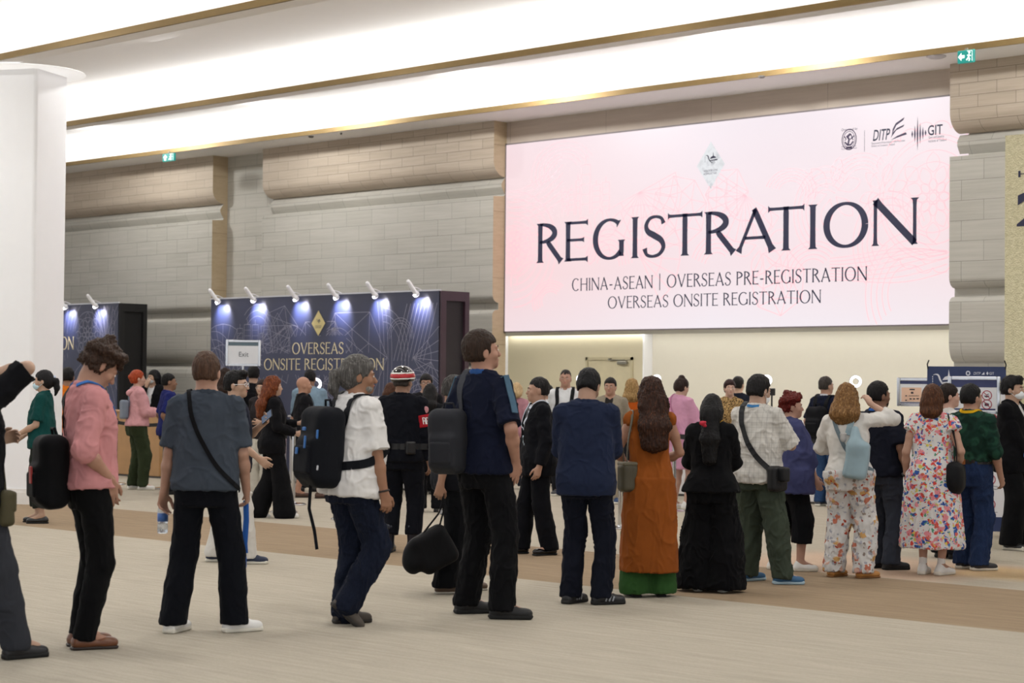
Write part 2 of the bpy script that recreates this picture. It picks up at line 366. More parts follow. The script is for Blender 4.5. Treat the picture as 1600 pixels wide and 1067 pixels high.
# ------------------------------------------------------------------ lettering
def plane_M(o, u, v=(0, 0, 1)):
    u = Vector(u).normalized(); v = Vector(v).normalized(); n = u.cross(v)
    return Matrix(((u.x, v.x, n.x, o[0]), (u.y, v.y, n.y, o[1]), (u.z, v.z, n.z, o[2]), (0, 0, 0, 1)))
def glyph(ch, W, S, T):
    """flared capital: list of (points, widths), cap height 1, width W, stem S, hairline T"""
    out = []
    def stem(x, y0=0.0, y1=1.0, w=S, a=1.7, b=1.7):
        out.append(([(x, y0), (x, y0 + 0.05), (x, y0 + 0.16), (x, (y0+y1)/2), (x, y1 - 0.16), (x, y1 - 0.05), (x, y1)], [w*a, w*(0.55+a/3.4), w, w*0.96, w, w*(0.55+b/3.4), w*b]))
    def bar(x0, x1, y, w=T, e=2.4, s=1.0):
        out.append(([(x0, y), (x0+(x1-x0)*0.7, y), (x0+(x1-x0)*0.9, y), (x1, y)], [w*s, w, w*1.15, w*e]))
    def diag(p, q, w, a=1.3, b=1.3):
        p, q = np.array(p), np.array(q); out.append(([p, p+(q-p)*0.12, p+(q-p)*0.5, p+(q-p)*0.88, q], [w*a, w, w, w, w*b]))
    def arc(cx, cy, rx, ry, a0, a1, n=30, ends=(1, 1)):
        P, Wd = [], []
        for k in range(n + 1):
            a = math.radians(a0 + (a1-a0)*k/n); P.append((cx + rx*math.cos(a), cy + ry*math.sin(a)))
            Wd.append(T + (S*1.12 - T) * abs(math.cos(a))**1.5)
        Wd[0] *= ends[0]; Wd[-1] *= ends[1]; out.append((P, Wd))
    h = S / 2
    if ch == 'I': stem(W/2)
    elif ch == 'E': stem(h+.03); bar(h, W, 1-T*.6); bar(h, W*.84, .53, e=2.0); bar(h, W, T*.6)
    elif ch == 'T': stem(W/2, b=1.1); bar(W/2, W, 1-T*.6); bar(W/2, 0, 1-T*.6)
    elif ch in 'RP':
        stem(h+.03); arc(h+.02, .745, W*(.72 if ch == 'R' else .88)-h-.03, .225, 90, -90)
        if ch == 'R': diag((W*.42, .52), (W*.97, .01), S*.95, .8, 1.5)
    elif ch == 'A': diag((.06, .01), (W*.50, .985), T*1.35, 2.0, 1); diag((W*.46, 1.0), (W-.06, .01), S, .9, 1.5); bar(W*.22, W*.76, .33, T, 1)
    elif ch == 'N': stem(.07, w=T*1.3, a=2.2); diag((.07, .98), (W-.07, .03), S*1.05, 1.2, 1); stem(W-.07, w=T*1.3, b=2.4)
    elif ch == 'H': stem(h+.03); stem(W-h-.03); bar(h, W-h, .52, T, 1)
    elif ch == 'V': diag((.06, .99), (W*.52, .01), S, 1.5, .9); diag((W*.5, .02), (W-.06, .99), T*1.35, 1, 2.0)
    elif ch == 'O': arc(W/2, .5, W/2-h, .5-T/2+.01, 0, 360, 48)
    elif ch == 'C': arc(W*.54, .5, W*.54-h, .5-T/2+.01, 48, 312, 36, (1.9, 1.5))
    elif ch == 'G': arc(W*.54, .5, W*.54-h, .5-T/2+.01, 50, 318, 36, (1.9, 1.0)); stem(W-h, .07, .47, a=1.0, b=1.5)
    elif ch == 'S':
        P, Wd = [], []
        pts = [(.90,.80),(.80,.93),(.55,.975),(.28,.93),(.13,.77),(.22,.62),(.5,.52),(.80,.40),(.90,.23),(.72,.07),(.42,.02),(.16,.07),(.07,.22)]
        wd = [T*2.0,T*1.2,T,T*1.3,S*.8,S*.95,S*1.05,S*.98,S*.8,T*1.3,T,T*1.3,T*2.2]
        for k in range(len(pts)-1):
            p0, p1, p2, p3 = [np.array(pts[max(0, min(len(pts)-1, k+j))]) for j in (-1, 0, 1, 2)]
            for t in (0, .25, .5, .75):
                q = .5*((2*p1)+(-p0+p2)*t+(2*p0-5*p1+4*p2-p3)*t*t+(-p0+3*p1-3*p2+p3)*t**3)
                P.append((q[0]*W, q[1])); Wd.append(wd[k]*(1-t)+wd[k+1]*t)
        P.append((pts[-1][0]*W, pts[-1][1])); Wd.append(wd[-1]); out.append((P, Wd))
    elif ch == '-': bar(W*.12, W*.88, .38, S*.8, 1)
    elif ch == '|': out.append(([(W/2, -.18), (W/2, 1.1)], [S*.7]*2))
    return out
GW = dict(R=.68, E=.56, G=.86, I=.2, S=.56, T=.72, A=.82, O=.95, N=.84, C=.8, H=.8, V=.82, P=.6)
GW.update({'-': .42, '|': .4, ' ': .3})
def letters(mb, text, M, u0, u1, v0, h, S=.1, T=.055, gap=.1, off=0.004):
    tot = sum(GW[c] for c in text) + gap * (len(text) - 1); sx = (u1 - u0) / (tot * h); x = 0.0
    for c in text:
        W = GW[c] * sx
        for P, Wd in glyph(c, W, S, T): mb.stroke([(u0 + (x + p[0]) * h, v0 + p[1] * h) for p in P], np.array(Wd) * h, M, off)
        x += W + gap * sx
def font_text(name, text, M, u0, u1, v0, h, mat, parent, off=0.003, shear=0.0, bold=0.0):
    cu = bpy.data.curves.new(name, 'FONT'); cu.body = text; cu.size = 1.0; cu.shear = shear; cu.offset = bold; cu.resolution_u = 3
    to = bpy.data.objects.new(name, cu); me = bpy.data.meshes.new_from_object(to)
    n = len(me.vertices); v = np.zeros(n * 3); me.vertices.foreach_get('co', v); v = v.reshape(-1, 3)
    f = [tuple(p.vertices) for p in me.polygons]
    bpy.data.objects.remove(to); bpy.data.curves.remove(cu); bpy.data.meshes.remove(me)
    lo, hi = v.min(0), v.max(0); q = []
    for p in v:
        q.append(M @ Vector((u0 + (p[0]-lo[0]) / (hi[0]-lo[0]) * (u1-u0), v0 + (p[1]-lo[1]) / max(hi[1]-lo[1], 1e-6) * h, off)))
    return mesh_obj(name, q, f, mat, parent)
# ---- ornamental line drawing, clipped to a panel W x H
class Art:
    def __init__(s, W, H, M, wid, holes=()): s.W, s.H, s.M, s.w, s.holes = W, H, M, wid, holes; s.mb = MB(); s.off = 0.002
    def line(s, pts, w=1.0):
        cur = []
        for p in pts:
            ok = 0.01 < p[0] < s.W - 0.01 and 0.01 < p[1] < s.H - 0.01 and not any(a < p[0] < c and b < p[1] < d for a, b, c, d in s.holes)
            if ok: cur.append(p)
            if not ok or p is pts[-1]:
                if len(cur) > 1: s.mb.stroke(cur, s.w * w, s.M, s.off)
                cur = []
    def seg(s, a, b, w=1.0): s.line([(a[0]+(b[0]-a[0])*k/40, a[1]+(b[1]-a[1])*k/40) for k in range(41)], w)
    def ell(s, cx, cy, rx, ry, a0=0, a1=360, rot=0, w=1.0, n=40):
        cr, sr = math.cos(math.radians(rot)), math.sin(math.radians(rot)); P = []
        for k in range(n+1):
            a = math.radians(a0 + (a1-a0)*k/n); x, y = rx*math.cos(a), ry*math.sin(a); P.append((cx+x*cr-y*sr, cy+x*sr+y*cr))
        s.line(P, w)
    def petal(s, cx, cy, r0, r1, ang, spread, w=1.0):
        for sg in (-1, 1):
            s.line([(cx + r*math.cos(a), cy + r*math.sin(a)) for t in [k/14 for k in range(15)] for r in [r0+(r1-r0)*t] for a in [math.radians(ang + sg*spread*math.sin(math.pi*min(1, t*1.02))**.8*(1-.35*t))]], w)
    def rosette(s, cx, cy, R, n=8):
        for k in range(n):
            s.petal(cx, cy, R*.12, R*.42, 360*k/n, 24); s.petal(cx, cy, R*.3, R*.72, 360*(k+.5)/n, 20); s.petal(cx, cy, R*.55, R, 360*k/n, 15)
        for r in (.1, .16, .78, 1.04): s.ell(cx, cy, R*r, R*r)
    def fan(s, cx, cy, R, a0, a1, n):
        for k in range(n+1):
            a = math.radians(a0+(a1-a0)*k/n); s.seg((cx, cy), (cx+R*math.cos(a), cy+R*math.sin(a)))
        for r in (.55, 1.0):
            P = [(cx+R*r*math.cos(math.radians(a0+(a1-a0)*k/n)), cy+R*r*math.sin(math.radians(a0+(a1-a0)*k/n))) for k in range(n+1)]
            for p, q in zip(P, P[1:]): s.seg(p, q)
    def arches(s, cx, cy, R, n, a0=0, a1=180, k=1.0):
        for i in range(n): s.ell(cx, cy, R*(1-.13*i), R*k*(1-.13*i), a0, a1)
    def gem(s, cx, cy, R, n=6, rot=0):
        P = [(cx+R*math.cos(math.radians(rot+360*k/n)), cy+R*math.sin(math.radians(rot+360*k/n))) for k in range(n)]
        Q = [(cx+.55*R*math.cos(math.radians(rot+180/n+360*k/n)), cy+.55*R*math.sin(math.radians(rot+180/n+360*k/n))) for k in range(n)]
        for k in range(n):
            s.seg(P[k], P[(k+1) % n]); s.seg(Q[k], Q[(k+1) % n]); s.seg(P[k], Q[k]); s.seg(P[k], Q[k-1]); s.seg(Q[k], (cx, cy))
    def towers(s, x, y, w, h, rnd):
        while w > 0:
            bw = rnd.uniform(.08, .2); bh = h*rnd.uniform(.35, 1)
            s.seg((x, y), (x, y+bh)); s.seg((x, y+bh), (x+bw, y+bh)); s.seg((x+bw, y+bh), (x+bw, y)); s.seg((x+bw/2, y+bh), (x+bw/2, y+bh*1.18))
            for q in range(1, 5): s.seg((x, y+bh*q/5), (x+bw, y+bh*q/5), .6)
            x += bw*1.25; w -= bw*1.25
def boat_mark(mb, M, cx, cy, s, off=0.004):                  # barge prow with a spired hall, as on the emblem
    mb.stroke([(cx+s*x, cy+s*y) for x, y in ((-.95,.55),(-.80,.62),(-.62,.60),(-.52,.48),(-.44,.22),(-.30,-.02),(-.1,-.2),(.15,-.32))], [s*.02,s*.06,s*.12,s*.13,s*.13,s*.12,s*.09,s*.02], M, off)
    mb.poly([(cx+s*x, cy+s*y) for x, y in ((-.42,.02),(.78,.12),(.86,.02),(.7,-.04),(-.3,-.06))], M, off)
    mb.poly([(cx+s*x, cy+s*y) for x, y in ((-.28,.18),(.66,.26),(.5,.42),(.28,.5),(.2,1.0),(.14,.5),(-.1,.42))], M, off)
    for k in range(4): mb.stroke([(cx+s*(-.12+.17*k), cy-s*.1), (cx+s*(.05+.14*k), cy-s*(.62-.08*k))], [s*.05, s*.03], M, off)
    for k in range(4): mb.poly([(cx+s*(-.98+dx), cy+s*(.42-.17*k+dy)) for dx, dy in ((-.03,.06),(.03,.06),(.03,-.04),(-.03,-.04))], M, off)

# ------------------------------------------------------------------ LED wall
LX0, LX1, LZ0, LZ1 = -22.10, -13.45, 2.42, 5.505; LY = 22.76
ML = plane_M((LX0, LY, LZ0), (1, 0, 0)); LW, LH = LX1 - LX0, LZ1 - LZ0
def led_uv(px, py): p = on_axis(px, py, 1, LY); return p[0] - LX0, p[2] - LZ0
def M_led():
    nt = NT('led_picture'); c = nt.n('ShaderNodeTexCoord'); s = nt.n('ShaderNodeSeparateXYZ'); nt.l(c.outputs['Generated'], s.inputs[0])
    a = nt.ramp(s.outputs[0], [(0, lin('#f6cfd2')), (.2, lin('#f7dbde')), (.5, lin('#f4e8ef')), (.75, lin('#f4e6ec')), (1, lin('#f5e4e8'))])
    b = nt.ramp(s.outputs[2], [(0, lin('#f3eef4')), (.3, lin('#f6dcdf')), (.6, lin('#f6e2e6')), (1, lin('#f3e9f0'))])
    return nt.set((.03, .03, .03), .45, emit=nt.mix(.5, a, b), estr=.96)
mb = MB(); mb.box((LX0, LY, LZ0), (LX1, LY + 0.05, LZ1))
led = tag(mb.build('led_screen', M_led()), 'wide pink LED screen with dark REGISTRATION headline over the alcove', 'led screen')
mb = MB(); mb.box((LX0 - .05, LY + .01, LZ0 - .02), (LX1, LY + .08, LZ0)); mb.box((LX0 - .05, LY + .01, LZ1), (LX1, LY + .08, LZ1 + .025)); mb.box((LX0 - .05, LY + .01, LZ0 - .02), (LX0, LY + .08, LZ1 + .025))
mb.build('cabinet_frame', M_plain('#7e7678', .5), led)
INK = M_plain('#22243c', .6, emit='#23253d', estr=.35); INK2 = M_plain('#3a3048', .6, emit='#4a4060', estr=.25)
mb = MB(); v0 = led_uv(840, 411)[1]; v1 = led_uv(1430, 308.5)[1]; hh = v1 - v0
BX = [('R',133,219),('E',229,309),('G',327,434),('I',458,487),('S',501,579),('T',586,706),('R',715,818),('A',825,957),('T',934,1060),('I',1072,1107),('O',1127,1281),('N',1297,1453)]
for ch, a, b in BX:
    ua, ub = led_uv(780 + a*.45, 350)[0], led_uv(780 + b*.45, 350)[0]
    for P, Wd in glyph(ch, (ub-ua)/hh, .155 if ch != 'I' else .15, .07): mb.stroke([(ua + p[0]*hh, v0 + p[1]*hh) for p in P], np.array(Wd)*hh, ML, .004)
mb.build('headline_lettering', INK, led)
def led_line(text, xa, ya, xb, yb, hpx):
    ua, va = led_uv(xa, ya); ub, vb = led_uv(xb, yb); h = led_uv(xa, ya - hpx)[1] - va
    mb = MB(); letters(mb, text, ML, ua, ub, (va+vb)/2, h, .115, .06, .11); mb.build('queue_lettering', INK, led)
led_line('CHINA-ASEAN | OVERSEAS PRE-REGISTRATION', 894, 454.5, 1355, 438.5, 19.5)
led_line('OVERSEAS ONSITE REGISTRATION', 950, 482, 1283, 473.5, 18.8)
# pale red line ornament
art = Art(LW, LH, ML, .011); rnd = random.Random(4)
u, v = led_uv(1458, 308); art.rosette(u, v, .62, 8); art.ell(u, v, .8, .8); art.ell(u, v, .86, .86)
for k in range(22): a = 2*math.pi*k/22; art.ell(u+.95*math.cos(a), v+.95*math.sin(a), .13, .09, 0, 180, math.degrees(a)-90)
u, v = led_uv(803, 390); art.rosette(u, v, .38, 8); art.arches(u, v, .95, 5, -90, 90)
u, v = led_uv(835, 420); art.arches(u, v-.2, 1.1, 6, 60, 190, .8)
u, v = led_uv(1000, 300); art.fan(u, v, .75, 200, 380, 12)
u, v = led_uv(1060, 330); art.gem(u, v, .55, 8, 10)
u, v = led_uv(1165, 305); art.fan(u, v, .7, 150, 330, 12); art.gem(u-.35, v+.05, .4, 6)
u, v = led_uv(1000, 400); art.fan(u, v, .8, -60, 120, 10); u, v = led_uv(1215, 440); art.gem(u, v, .5, 7, 20)
u, v = led_uv(915, 300); art.towers(u-.5, v-.35, .9, .9, rnd)
for px, py, R in ((1235,300,.45),(1290,330,.55),(1345,285,.5),(1390,380,.6),(1120,420,.5),(880,270,.7),(950,420,.5),(860,470,.4),(1420,460,.7),(1270,430,.55)):
    u, v = led_uv(px, py); art.arches(u, v, R, 5, rnd.uniform(-40, 60), rnd.uniform(150, 260), rnd.uniform(.6, 1.3))
for px, py, R in ((1300,300,.5),(1190,380,.5),(930,370,.45),(1380,300,.4)):
    u, v = led_uv(px, py)
    for k in range(6): art.petal(u, v, R*.2, R, k*60+15, 22)
for k in range(8): u, v = led_uv(1480, 395 + 5*k); art.line([(u - 1.9*t, v + .16*math.sin(3*t+.4*k)*(1-t)) for t in [j/30 for j in range(31)]])
for k in range(6): u, v = led_uv(795, 300 + 8*k); art.line([(u + 1.2*t, v + .5*t*t - .3*t*k/6) for t in [j/30 for j in range(31)]])
art.mb.build('line_ornament', M_plain('#c98d94', .6, emit='#efbcc2', estr=.85), led)
# lozenge emblem
du, dv = led_uv(1111, 258); a = .265; b = .355
mb = MB(); mb.poly([(du-a, dv), (du, dv-b), (du+a, dv), (du, dv+b)], ML, .006)
nt = NT('brushed_silver_print'); nz = nt.noise(nt.coords(), 5, 5, .7)
emb = mb.build('lozenge_emblem', nt.set((.05,)*3, .5, emit=nt.ramp(nz, [(.3, lin('#b9bcc2')), (.5, lin('#e6e8ec')), (.7, lin('#cfd1d4'))]), estr=.95), led)
mb = MB(); boat_mark(mb, ML, du+.02, dv+.07, .13, .009); mb.build('boat_mark', INK, emb)
font_text('emblem_lettering', 'BANGKOK GEMS\n& JEWELRY FAIR', ML, du-.13, du+.13, dv-.15, .085, INK2, emb, .009)
# organiser marks in the top right corner
def logo_block():
    u0, _ = led_uv(1315, 205); u1, vv = led_uv(1340, 203)
    font_text('organiser_caption', 'Organized by', ML, u0, u1, led_uv(1327, 205)[1], .045, INK2, led)
    mb = MB(); cu, cv = led_uv(1327, 218)
    for r, w in ((.125, .014), (.1, .008)): mb.stroke([(cu + r*.95*math.cos(t), cv + r*1.15*math.sin(t)) for t in [k*math.pi/20 for k in range(41)]], w, ML, .004)
    mb.stroke([(cu-.07, cv-.03), (cu-.03, cv-.075), (cu+.03, cv-.075), (cu+.07, cv-.03)], .025, ML, .004)
    mb.stroke([(cu-.02, cv-.07), (cu, cv), (cu-.03, cv+.04), (cu+.02, cv+.08)], [.03, .03, .05, .03], ML, .004); mb.stroke([(cu+.02, cv+.08), (cu+.05, cv+.03), (cu+.02, cv)], .018, ML, .004)
    for s in (-1, 1): mb.stroke([(cu+s*.08, cv+.05), (cu+s*.05, cv+.01), (cu+s*.07, cv-.01)], .016, ML, .004)
    mb.stroke([(cu-.05, cv-.115), (cu+.05, cv-.115)], .03, ML, .004)
    mb.build('organiser_crest', INK2, led); mb = MB(); lu, lv = led_uv(1351, 218); mb.stroke([(lu, lv-.17), (lu, lv+.13)], .006, ML, .004)
    mb.build('divider_line', INK2, led); mb = MB()
    su, sv = led_uv(1392, 219)
    for pts in (((0,0),(.12,.03),(.26,.06),(.24,.09),(.10,.05)), ((.0,.03),(.09,.13),(.20,.17),(.22,.20),(.10,.16),(.03,.1)), ((.02,.08),(.09,.2),(.2,.26),(.22,.30),(.08,.23),(.03,.15))):
        mb.poly([(su+x, sv+y) for x, y in pts], ML, .004)
    mb.build('sail_mark', INK2, led); mb = MB()
    wu, wv = led_uv(1434, 209)
    for k, hgt in enumerate((.05, .12, .24, .15, .09, .045)):
        x = wu - .085 + .042*k; mb.poly([(x-.014, wv), (x, wv-hgt), (x+.014, wv), (x, wv+hgt)], ML, .004)
    mb.build('wave_mark', INK2, led)
    for t, xa, ya, xb, h, sh in (('DITP', 1364, 220.5, 1391, .155, .25), ('GIT', 1450, 212, 1473, .14, 0)):
        a = led_uv(xa, ya); font_text('organiser_name', t, ML, a[0], led_uv(xb, ya)[0], a[1], h, INK, led, .004, sh, .012)
    for t, xa, ya, xb, h in (('Department of International Trade Promotion\nMinistry of Commerce, Thailand', 1362, 231, 1414, .075), ('Gem and Jewelry\nInstitute of Thailand', 1451, 222.5, 1479, .085), ('Ministry of Commerce\nRoyal Thai Government', 1315, 235, 1339, .06)):
        a = led_uv(xa, ya); font_text('organiser_caption', t, ML, a[0], led_uv(xb, ya)[0], a[1], h, INK2, led)
logo_block()

# ------------------------------------------------------------------ navy registration booths
def M_navy():
    nt = NT('navy_print_laminate'); nz = nt.noise(nt.coords((1, 1, .6)), .9, 2); nt.b.inputs['Coat Roughness'].default_value = .36
    return nt.set(nt.ramp(nz, [(.35, lin('#1c2344')), (.65, lin('#272f56'))]), .46, spec=.8, coat=.22)
NAVY = M_navy(); FOIL = M_plain('#9a98a8', .33, .7); GOLDTXT = M_plain('#e6d8b2', .35, .35)
MAROON = M_plain('#3a2430', .45); DARKP = M_plain('#1b1419', .6)
def booth(x0, x1, label, rnd, side_mat, in_mat):
    y0, y1, h = 20.6, 21.21, 2.985
    r = empty('registration_booth', ((x0+x1)/2, y0, 0), 0, label, 'booth', 'navy registration booths')
    def P(mb, name, mat, parent=r):
        mb.v = [(a - (x0+x1)/2, b - y0, c) for a, b, c in mb.v]; return mb.build(name, mat, parent)
    mb = MB(); mb.box((x0, y0, 0), (x1, y0 + .03, h)); fr = P(mb, 'front_panel', NAVY)
    mb = MB(); mb.box((x0, y0 + .03, 0), (x1 - .02, y1, h - .01)); P(mb, 'core', in_mat)
    mb = MB(); d = .07
    mb.box((x1 - .02, y0, 0), (x1 + .03, y0 + .11, h)); mb.box((x1 - .02, y1 - .09, 0), (x1 + .03, y1, h)); mb.box((x1 - .02, y0 + .11, h - .15), (x1 + .03, y1 - .09, h))
    P(mb, 'side_frame', side_mat)
    mb = MB(); mb.box((x0, y0 - .015, h), (x1, y0 + .02, h + .022)); P(mb, 'top_rail', M_plain('#cfd0d6', .3, .5))
    return r, fr, plane_M((x0 - (x0+x1)/2, -.0, 0), (1, 0, 0))
def booth_art(b, fr, M, W, rnd, holes, flip=False):
    A = Art(W, 2.985, M, .008, holes); A.off = .003
    fx = (lambda x: W - x) if flip else (lambda x: x)
    A.fan(fx(.35), 1.75, .8, 60, 150, 6); A.arches(fx(.1), 1.3, .75, 5, -60, 100, 1.5); A.towers(.75, 2.05, .75, .5, rnd)
    for k in range(9): A.line([(fx(.5+.03*k) + .12*t*t, 1.2+.13*k+.16*t) for t in (0, .5, 1)])
    A.arches(fx(1.3), 2.1, .55, 3, -20, 130, 1.4); A.fan(fx(1.2), 1.95, 1.0, -25, 50, 4); A.gem(fx(1.9), 2.35, .5, 6, 15)
    A.gem(fx(2.95), 1.9, .75, 6, 0); A.fan(fx(3.3), 2.45, .95, 200, 330, 9); A.gem(fx(3.75), 1.95, .85, 6, 0); A.fan(fx(2.2), 2.5, .8, 180, 300, 6)
    for k in range(4): A.ell(fx(2.2), 1.35, .25+.16*k, .55+.2*k, 10, 170); A.ell(fx(3.4), 1.3, .2+.15*k, .6+.18*k, 10, 170)
    for k in range(4): A.line([(fx(4.35 + .09*k + .35*t*(1-t)), 2.85 - 1.9*t) for t in [j/20 for j in range(21)]])
    A.arches(fx(4.5), 1.9, .6, 3, -70, 90, 1.4); A.arches(fx(4.9), 2.25, .3, 3, 0, 180, 1.1)
    for k in range(9): A.line([(fx(5.05 + .085*k - .3*t), 2.8 - .9*t) for t in (0, .3, .6, 1)], 1.3)
    A.fan(fx(5.2), 1.95, .75, -50, 40, 6); A.gem(fx(5.5), 1.55, .35, 5, 0); A.arches(fx(5.35), 1.1, .45, 5, 0, 180, 1.3)
    for k in range(5): A.ell(fx(1.1), .75, .3+.12*k, .5+.15*k, 0, 180)
    for k in range(6): A.petal(fx(3.0), 1.0, .15, .7, 30+24*k, 11)
    A.mb.build('line_ornament', FOIL, fr)
b2, f2, Mb2 = booth(-27.195, -21.40, 'navy booth reading OVERSEAS ONSITE REGISTRATION, beside the pink screen', random.Random(2), MAROON, DARKP)
W2 = 5.795; o2 = Mb2.translation
def b_uv(px, py): p = on_axis(px, py, 1, 20.6); return p[0] + 27.195, p[2]
ta, tb = b_uv(457, 554), b_uv(537, 552); tc, td = b_uv(413, 580), b_uv(581, 576); dl = b_uv(498, 505)
booth_art(b2, f2, Mb2, W2, random.Random(5), [(tc[0]-.05, tc[1]-.05, td[0]+.05, tc[1]+.3), (ta[0]-.05, ta[1]-.04, tb[0]+.05, ta[1]+.3), (dl[0]-.2, dl[1]-.2, dl[0]+.2, dl[1]+.2)])
mb = MB()
letters(mb, 'OVERSEAS', Mb2, ta[0], tb[0], (ta[1]+tb[1])/2, b_uv(497, 535)[1]-b_uv(497, 553)[1], .12, .06, .11, .006)
letters(mb, 'ONSITE REGISTRATION', Mb2, tc[0], b_uv(600, 578)[0], (tc[1]+td[1])/2, b_uv(497, 561)[1]-b_uv(497, 579)[1], .12, .06, .11, .006)
mb.build('gold_lettering', GOLDTXT, f2)
mb = MB(); mb.poly([(dl[0]-.175, dl[1]), (dl[0], dl[1]-.21), (dl[0]+.175, dl[1]), (dl[0], dl[1]+.21)], Mb2, .008); e2 = mb.build('lozenge_emblem', M_plain('#d8c78e', .3, .5), f2)
mb = MB(); boat_mark(mb, Mb2, dl[0]+.01, dl[1]+.03, .06, .011); mb.build('boat_mark', INK, e2)
font_text('emblem_lettering', 'BANGKOK GEMS\n& JEWELRY FAIR', Mb2, dl[0]-.08, dl[0]+.08, dl[1]-.085, .05, INK2, e2, .011)
b1, f1, Mb1 = booth(-35.8, -29.99, 'navy booth mostly hidden behind the white column', random.Random(3), M_plain('#0e0e11', .6), M_plain('#0a0a0c', .7))
W1 = 5.81
def b1_uv(px, py): p = on_axis(px, py, 1, 20.6); return p[0] + 35.8, p[2]
t1 = b1_uv(115.5, 546)
A1 = Art(W1, 2.985, Mb1, .008, [(t1[0]-3, t1[1]-.05, t1[0]+.06, t1[1]+.3)]); A1.off = .003
q = b1_uv(137, 523); A1.rosette(q[0], q[1], .42, 8)
for k in range(4): A1.ell(q[0], q[1]-.1, .5+.1*k, .75+.12*k, -20, 200)
q = b1_uv(160, 512)
for k in range(5): A1.petal(q[0]+.12, q[1]-.3, .05, .9, 60+16*k, 8); A1.ell(q[0]+.35, q[1]-.2*k+.2, .06, .13)
for k in range(6): A1.ell(q[0]-.3, .9, .2+.14*k, .4+.13*k, 0, 180)
A1.mb.build('line_ornament', FOIL, f1)
mb = MB(); letters(mb, 'REGISTRATION', Mb1, t1[0]-2.1, t1[0], t1[1], b1_uv(105, 526)[1]-b1_uv(105, 546)[1], .12, .06, .11, .006); mb.build('gold_lettering', GOLDTXT, f1)

LAMP = M_plain('#e9e9ec', .35); LAMPGLOW = M_plain('#ffffff', .4, emit='#fff6ff', estr=6)
def booth_lamp(px, label, grp):
    p = on_axis(px, 470, 1, 20.5); x = float(p[0]); zt = 2.985
    r = empty('arm_spotlight', (x, 20.6, zt), 0, label, 'spotlight', grp)
    mb = MB(); mb.tube([(0, 0, .015), (0, -.10, .05), (0, -.20, .06)], .007, 8); mb.build('arm', LAMP, r)
    mb = MB(); mb.tube([(0, -.31, .16), (0, -.29, .135), (0, -.15, -.02), (0, -.135, -.035), (0, -.11, -.065)], [.022, .033, .034, .05, .052], 14); hd = mb.build('lamp_head', LAMP, r, True)
    mb = MB(); mb.tube([(0, -.1105, -.064), (0, -.106, -.069)], .044, 14); mb.build('bulb', LAMPGLOW, hd)
    l = bpy.data.lights.new('booth_spot', 'SPOT'); l.energy = 85; l.spot_size = math.radians(95); l.spot_blend = .8; l.shadow_soft_size = .03; l.color = (.95, .93, 1)
    o = bpy.data.objects.new('booth_spot', l); COL.objects.link(o); o.location = (x, 20.6 - .20, zt - .08)
    o.rotation_euler = Vector((0, 1, -.75)).to_track_quat('-Z', 'Y').to_euler()
for n, px in zip(('first', 'second', 'third', 'fourth', 'fifth', 'sixth'), (334, 390, 456, 519, 580, 644)):
    booth_lamp(px + 8, '%s white arm spotlight from the left on top of the OVERSEAS booth' % n, 'arm spotlights on the booths')
for px, n in ((96, 'white arm spotlight half hidden by the column edge'), (143, 'white arm spotlight near the black end of the far left booth')): booth_lamp(px + 8, n, 'arm spotlights on the booths')

# ------------------------------------------------------------------ gilded hall board at the right edge
gy = 18.5; gx0 = float(on_axis(1570, 400, 1, gy)[0]); gz = float(on_axis(1570, 212, 1, gy)[2])
mb = MB(); mb.box((gx0, gy, 0), (gx0 + 3.2, gy + .25, gz)); gb = tag(mb.build('hall_board', M_leaf()), 'tall gold textured hall board cut off by the picture edge', 'sign board')
Mg = plane_M((gx0, gy, 0), (1, 0, 0))
def g_uv(px, py): p = on_axis(px, py, 1, gy); return p[0] - gx0, p[2]
a = g_uv(1591.5, 277); b = g_uv(1600, 277); c = g_uv(1592, 267)
font_text('hall_lettering', 'HALL', Mg, a[0], a[0] + .62, a[1], c[1]-a[1], INK, gb, .006)
a = g_uv(1589, 354); c = g_uv(1590, 300)
font_text('hall_number', '2', Mg, a[0], a[0] + .42, a[1], c[1]-a[1], INK, gb, .006, 0, .03)

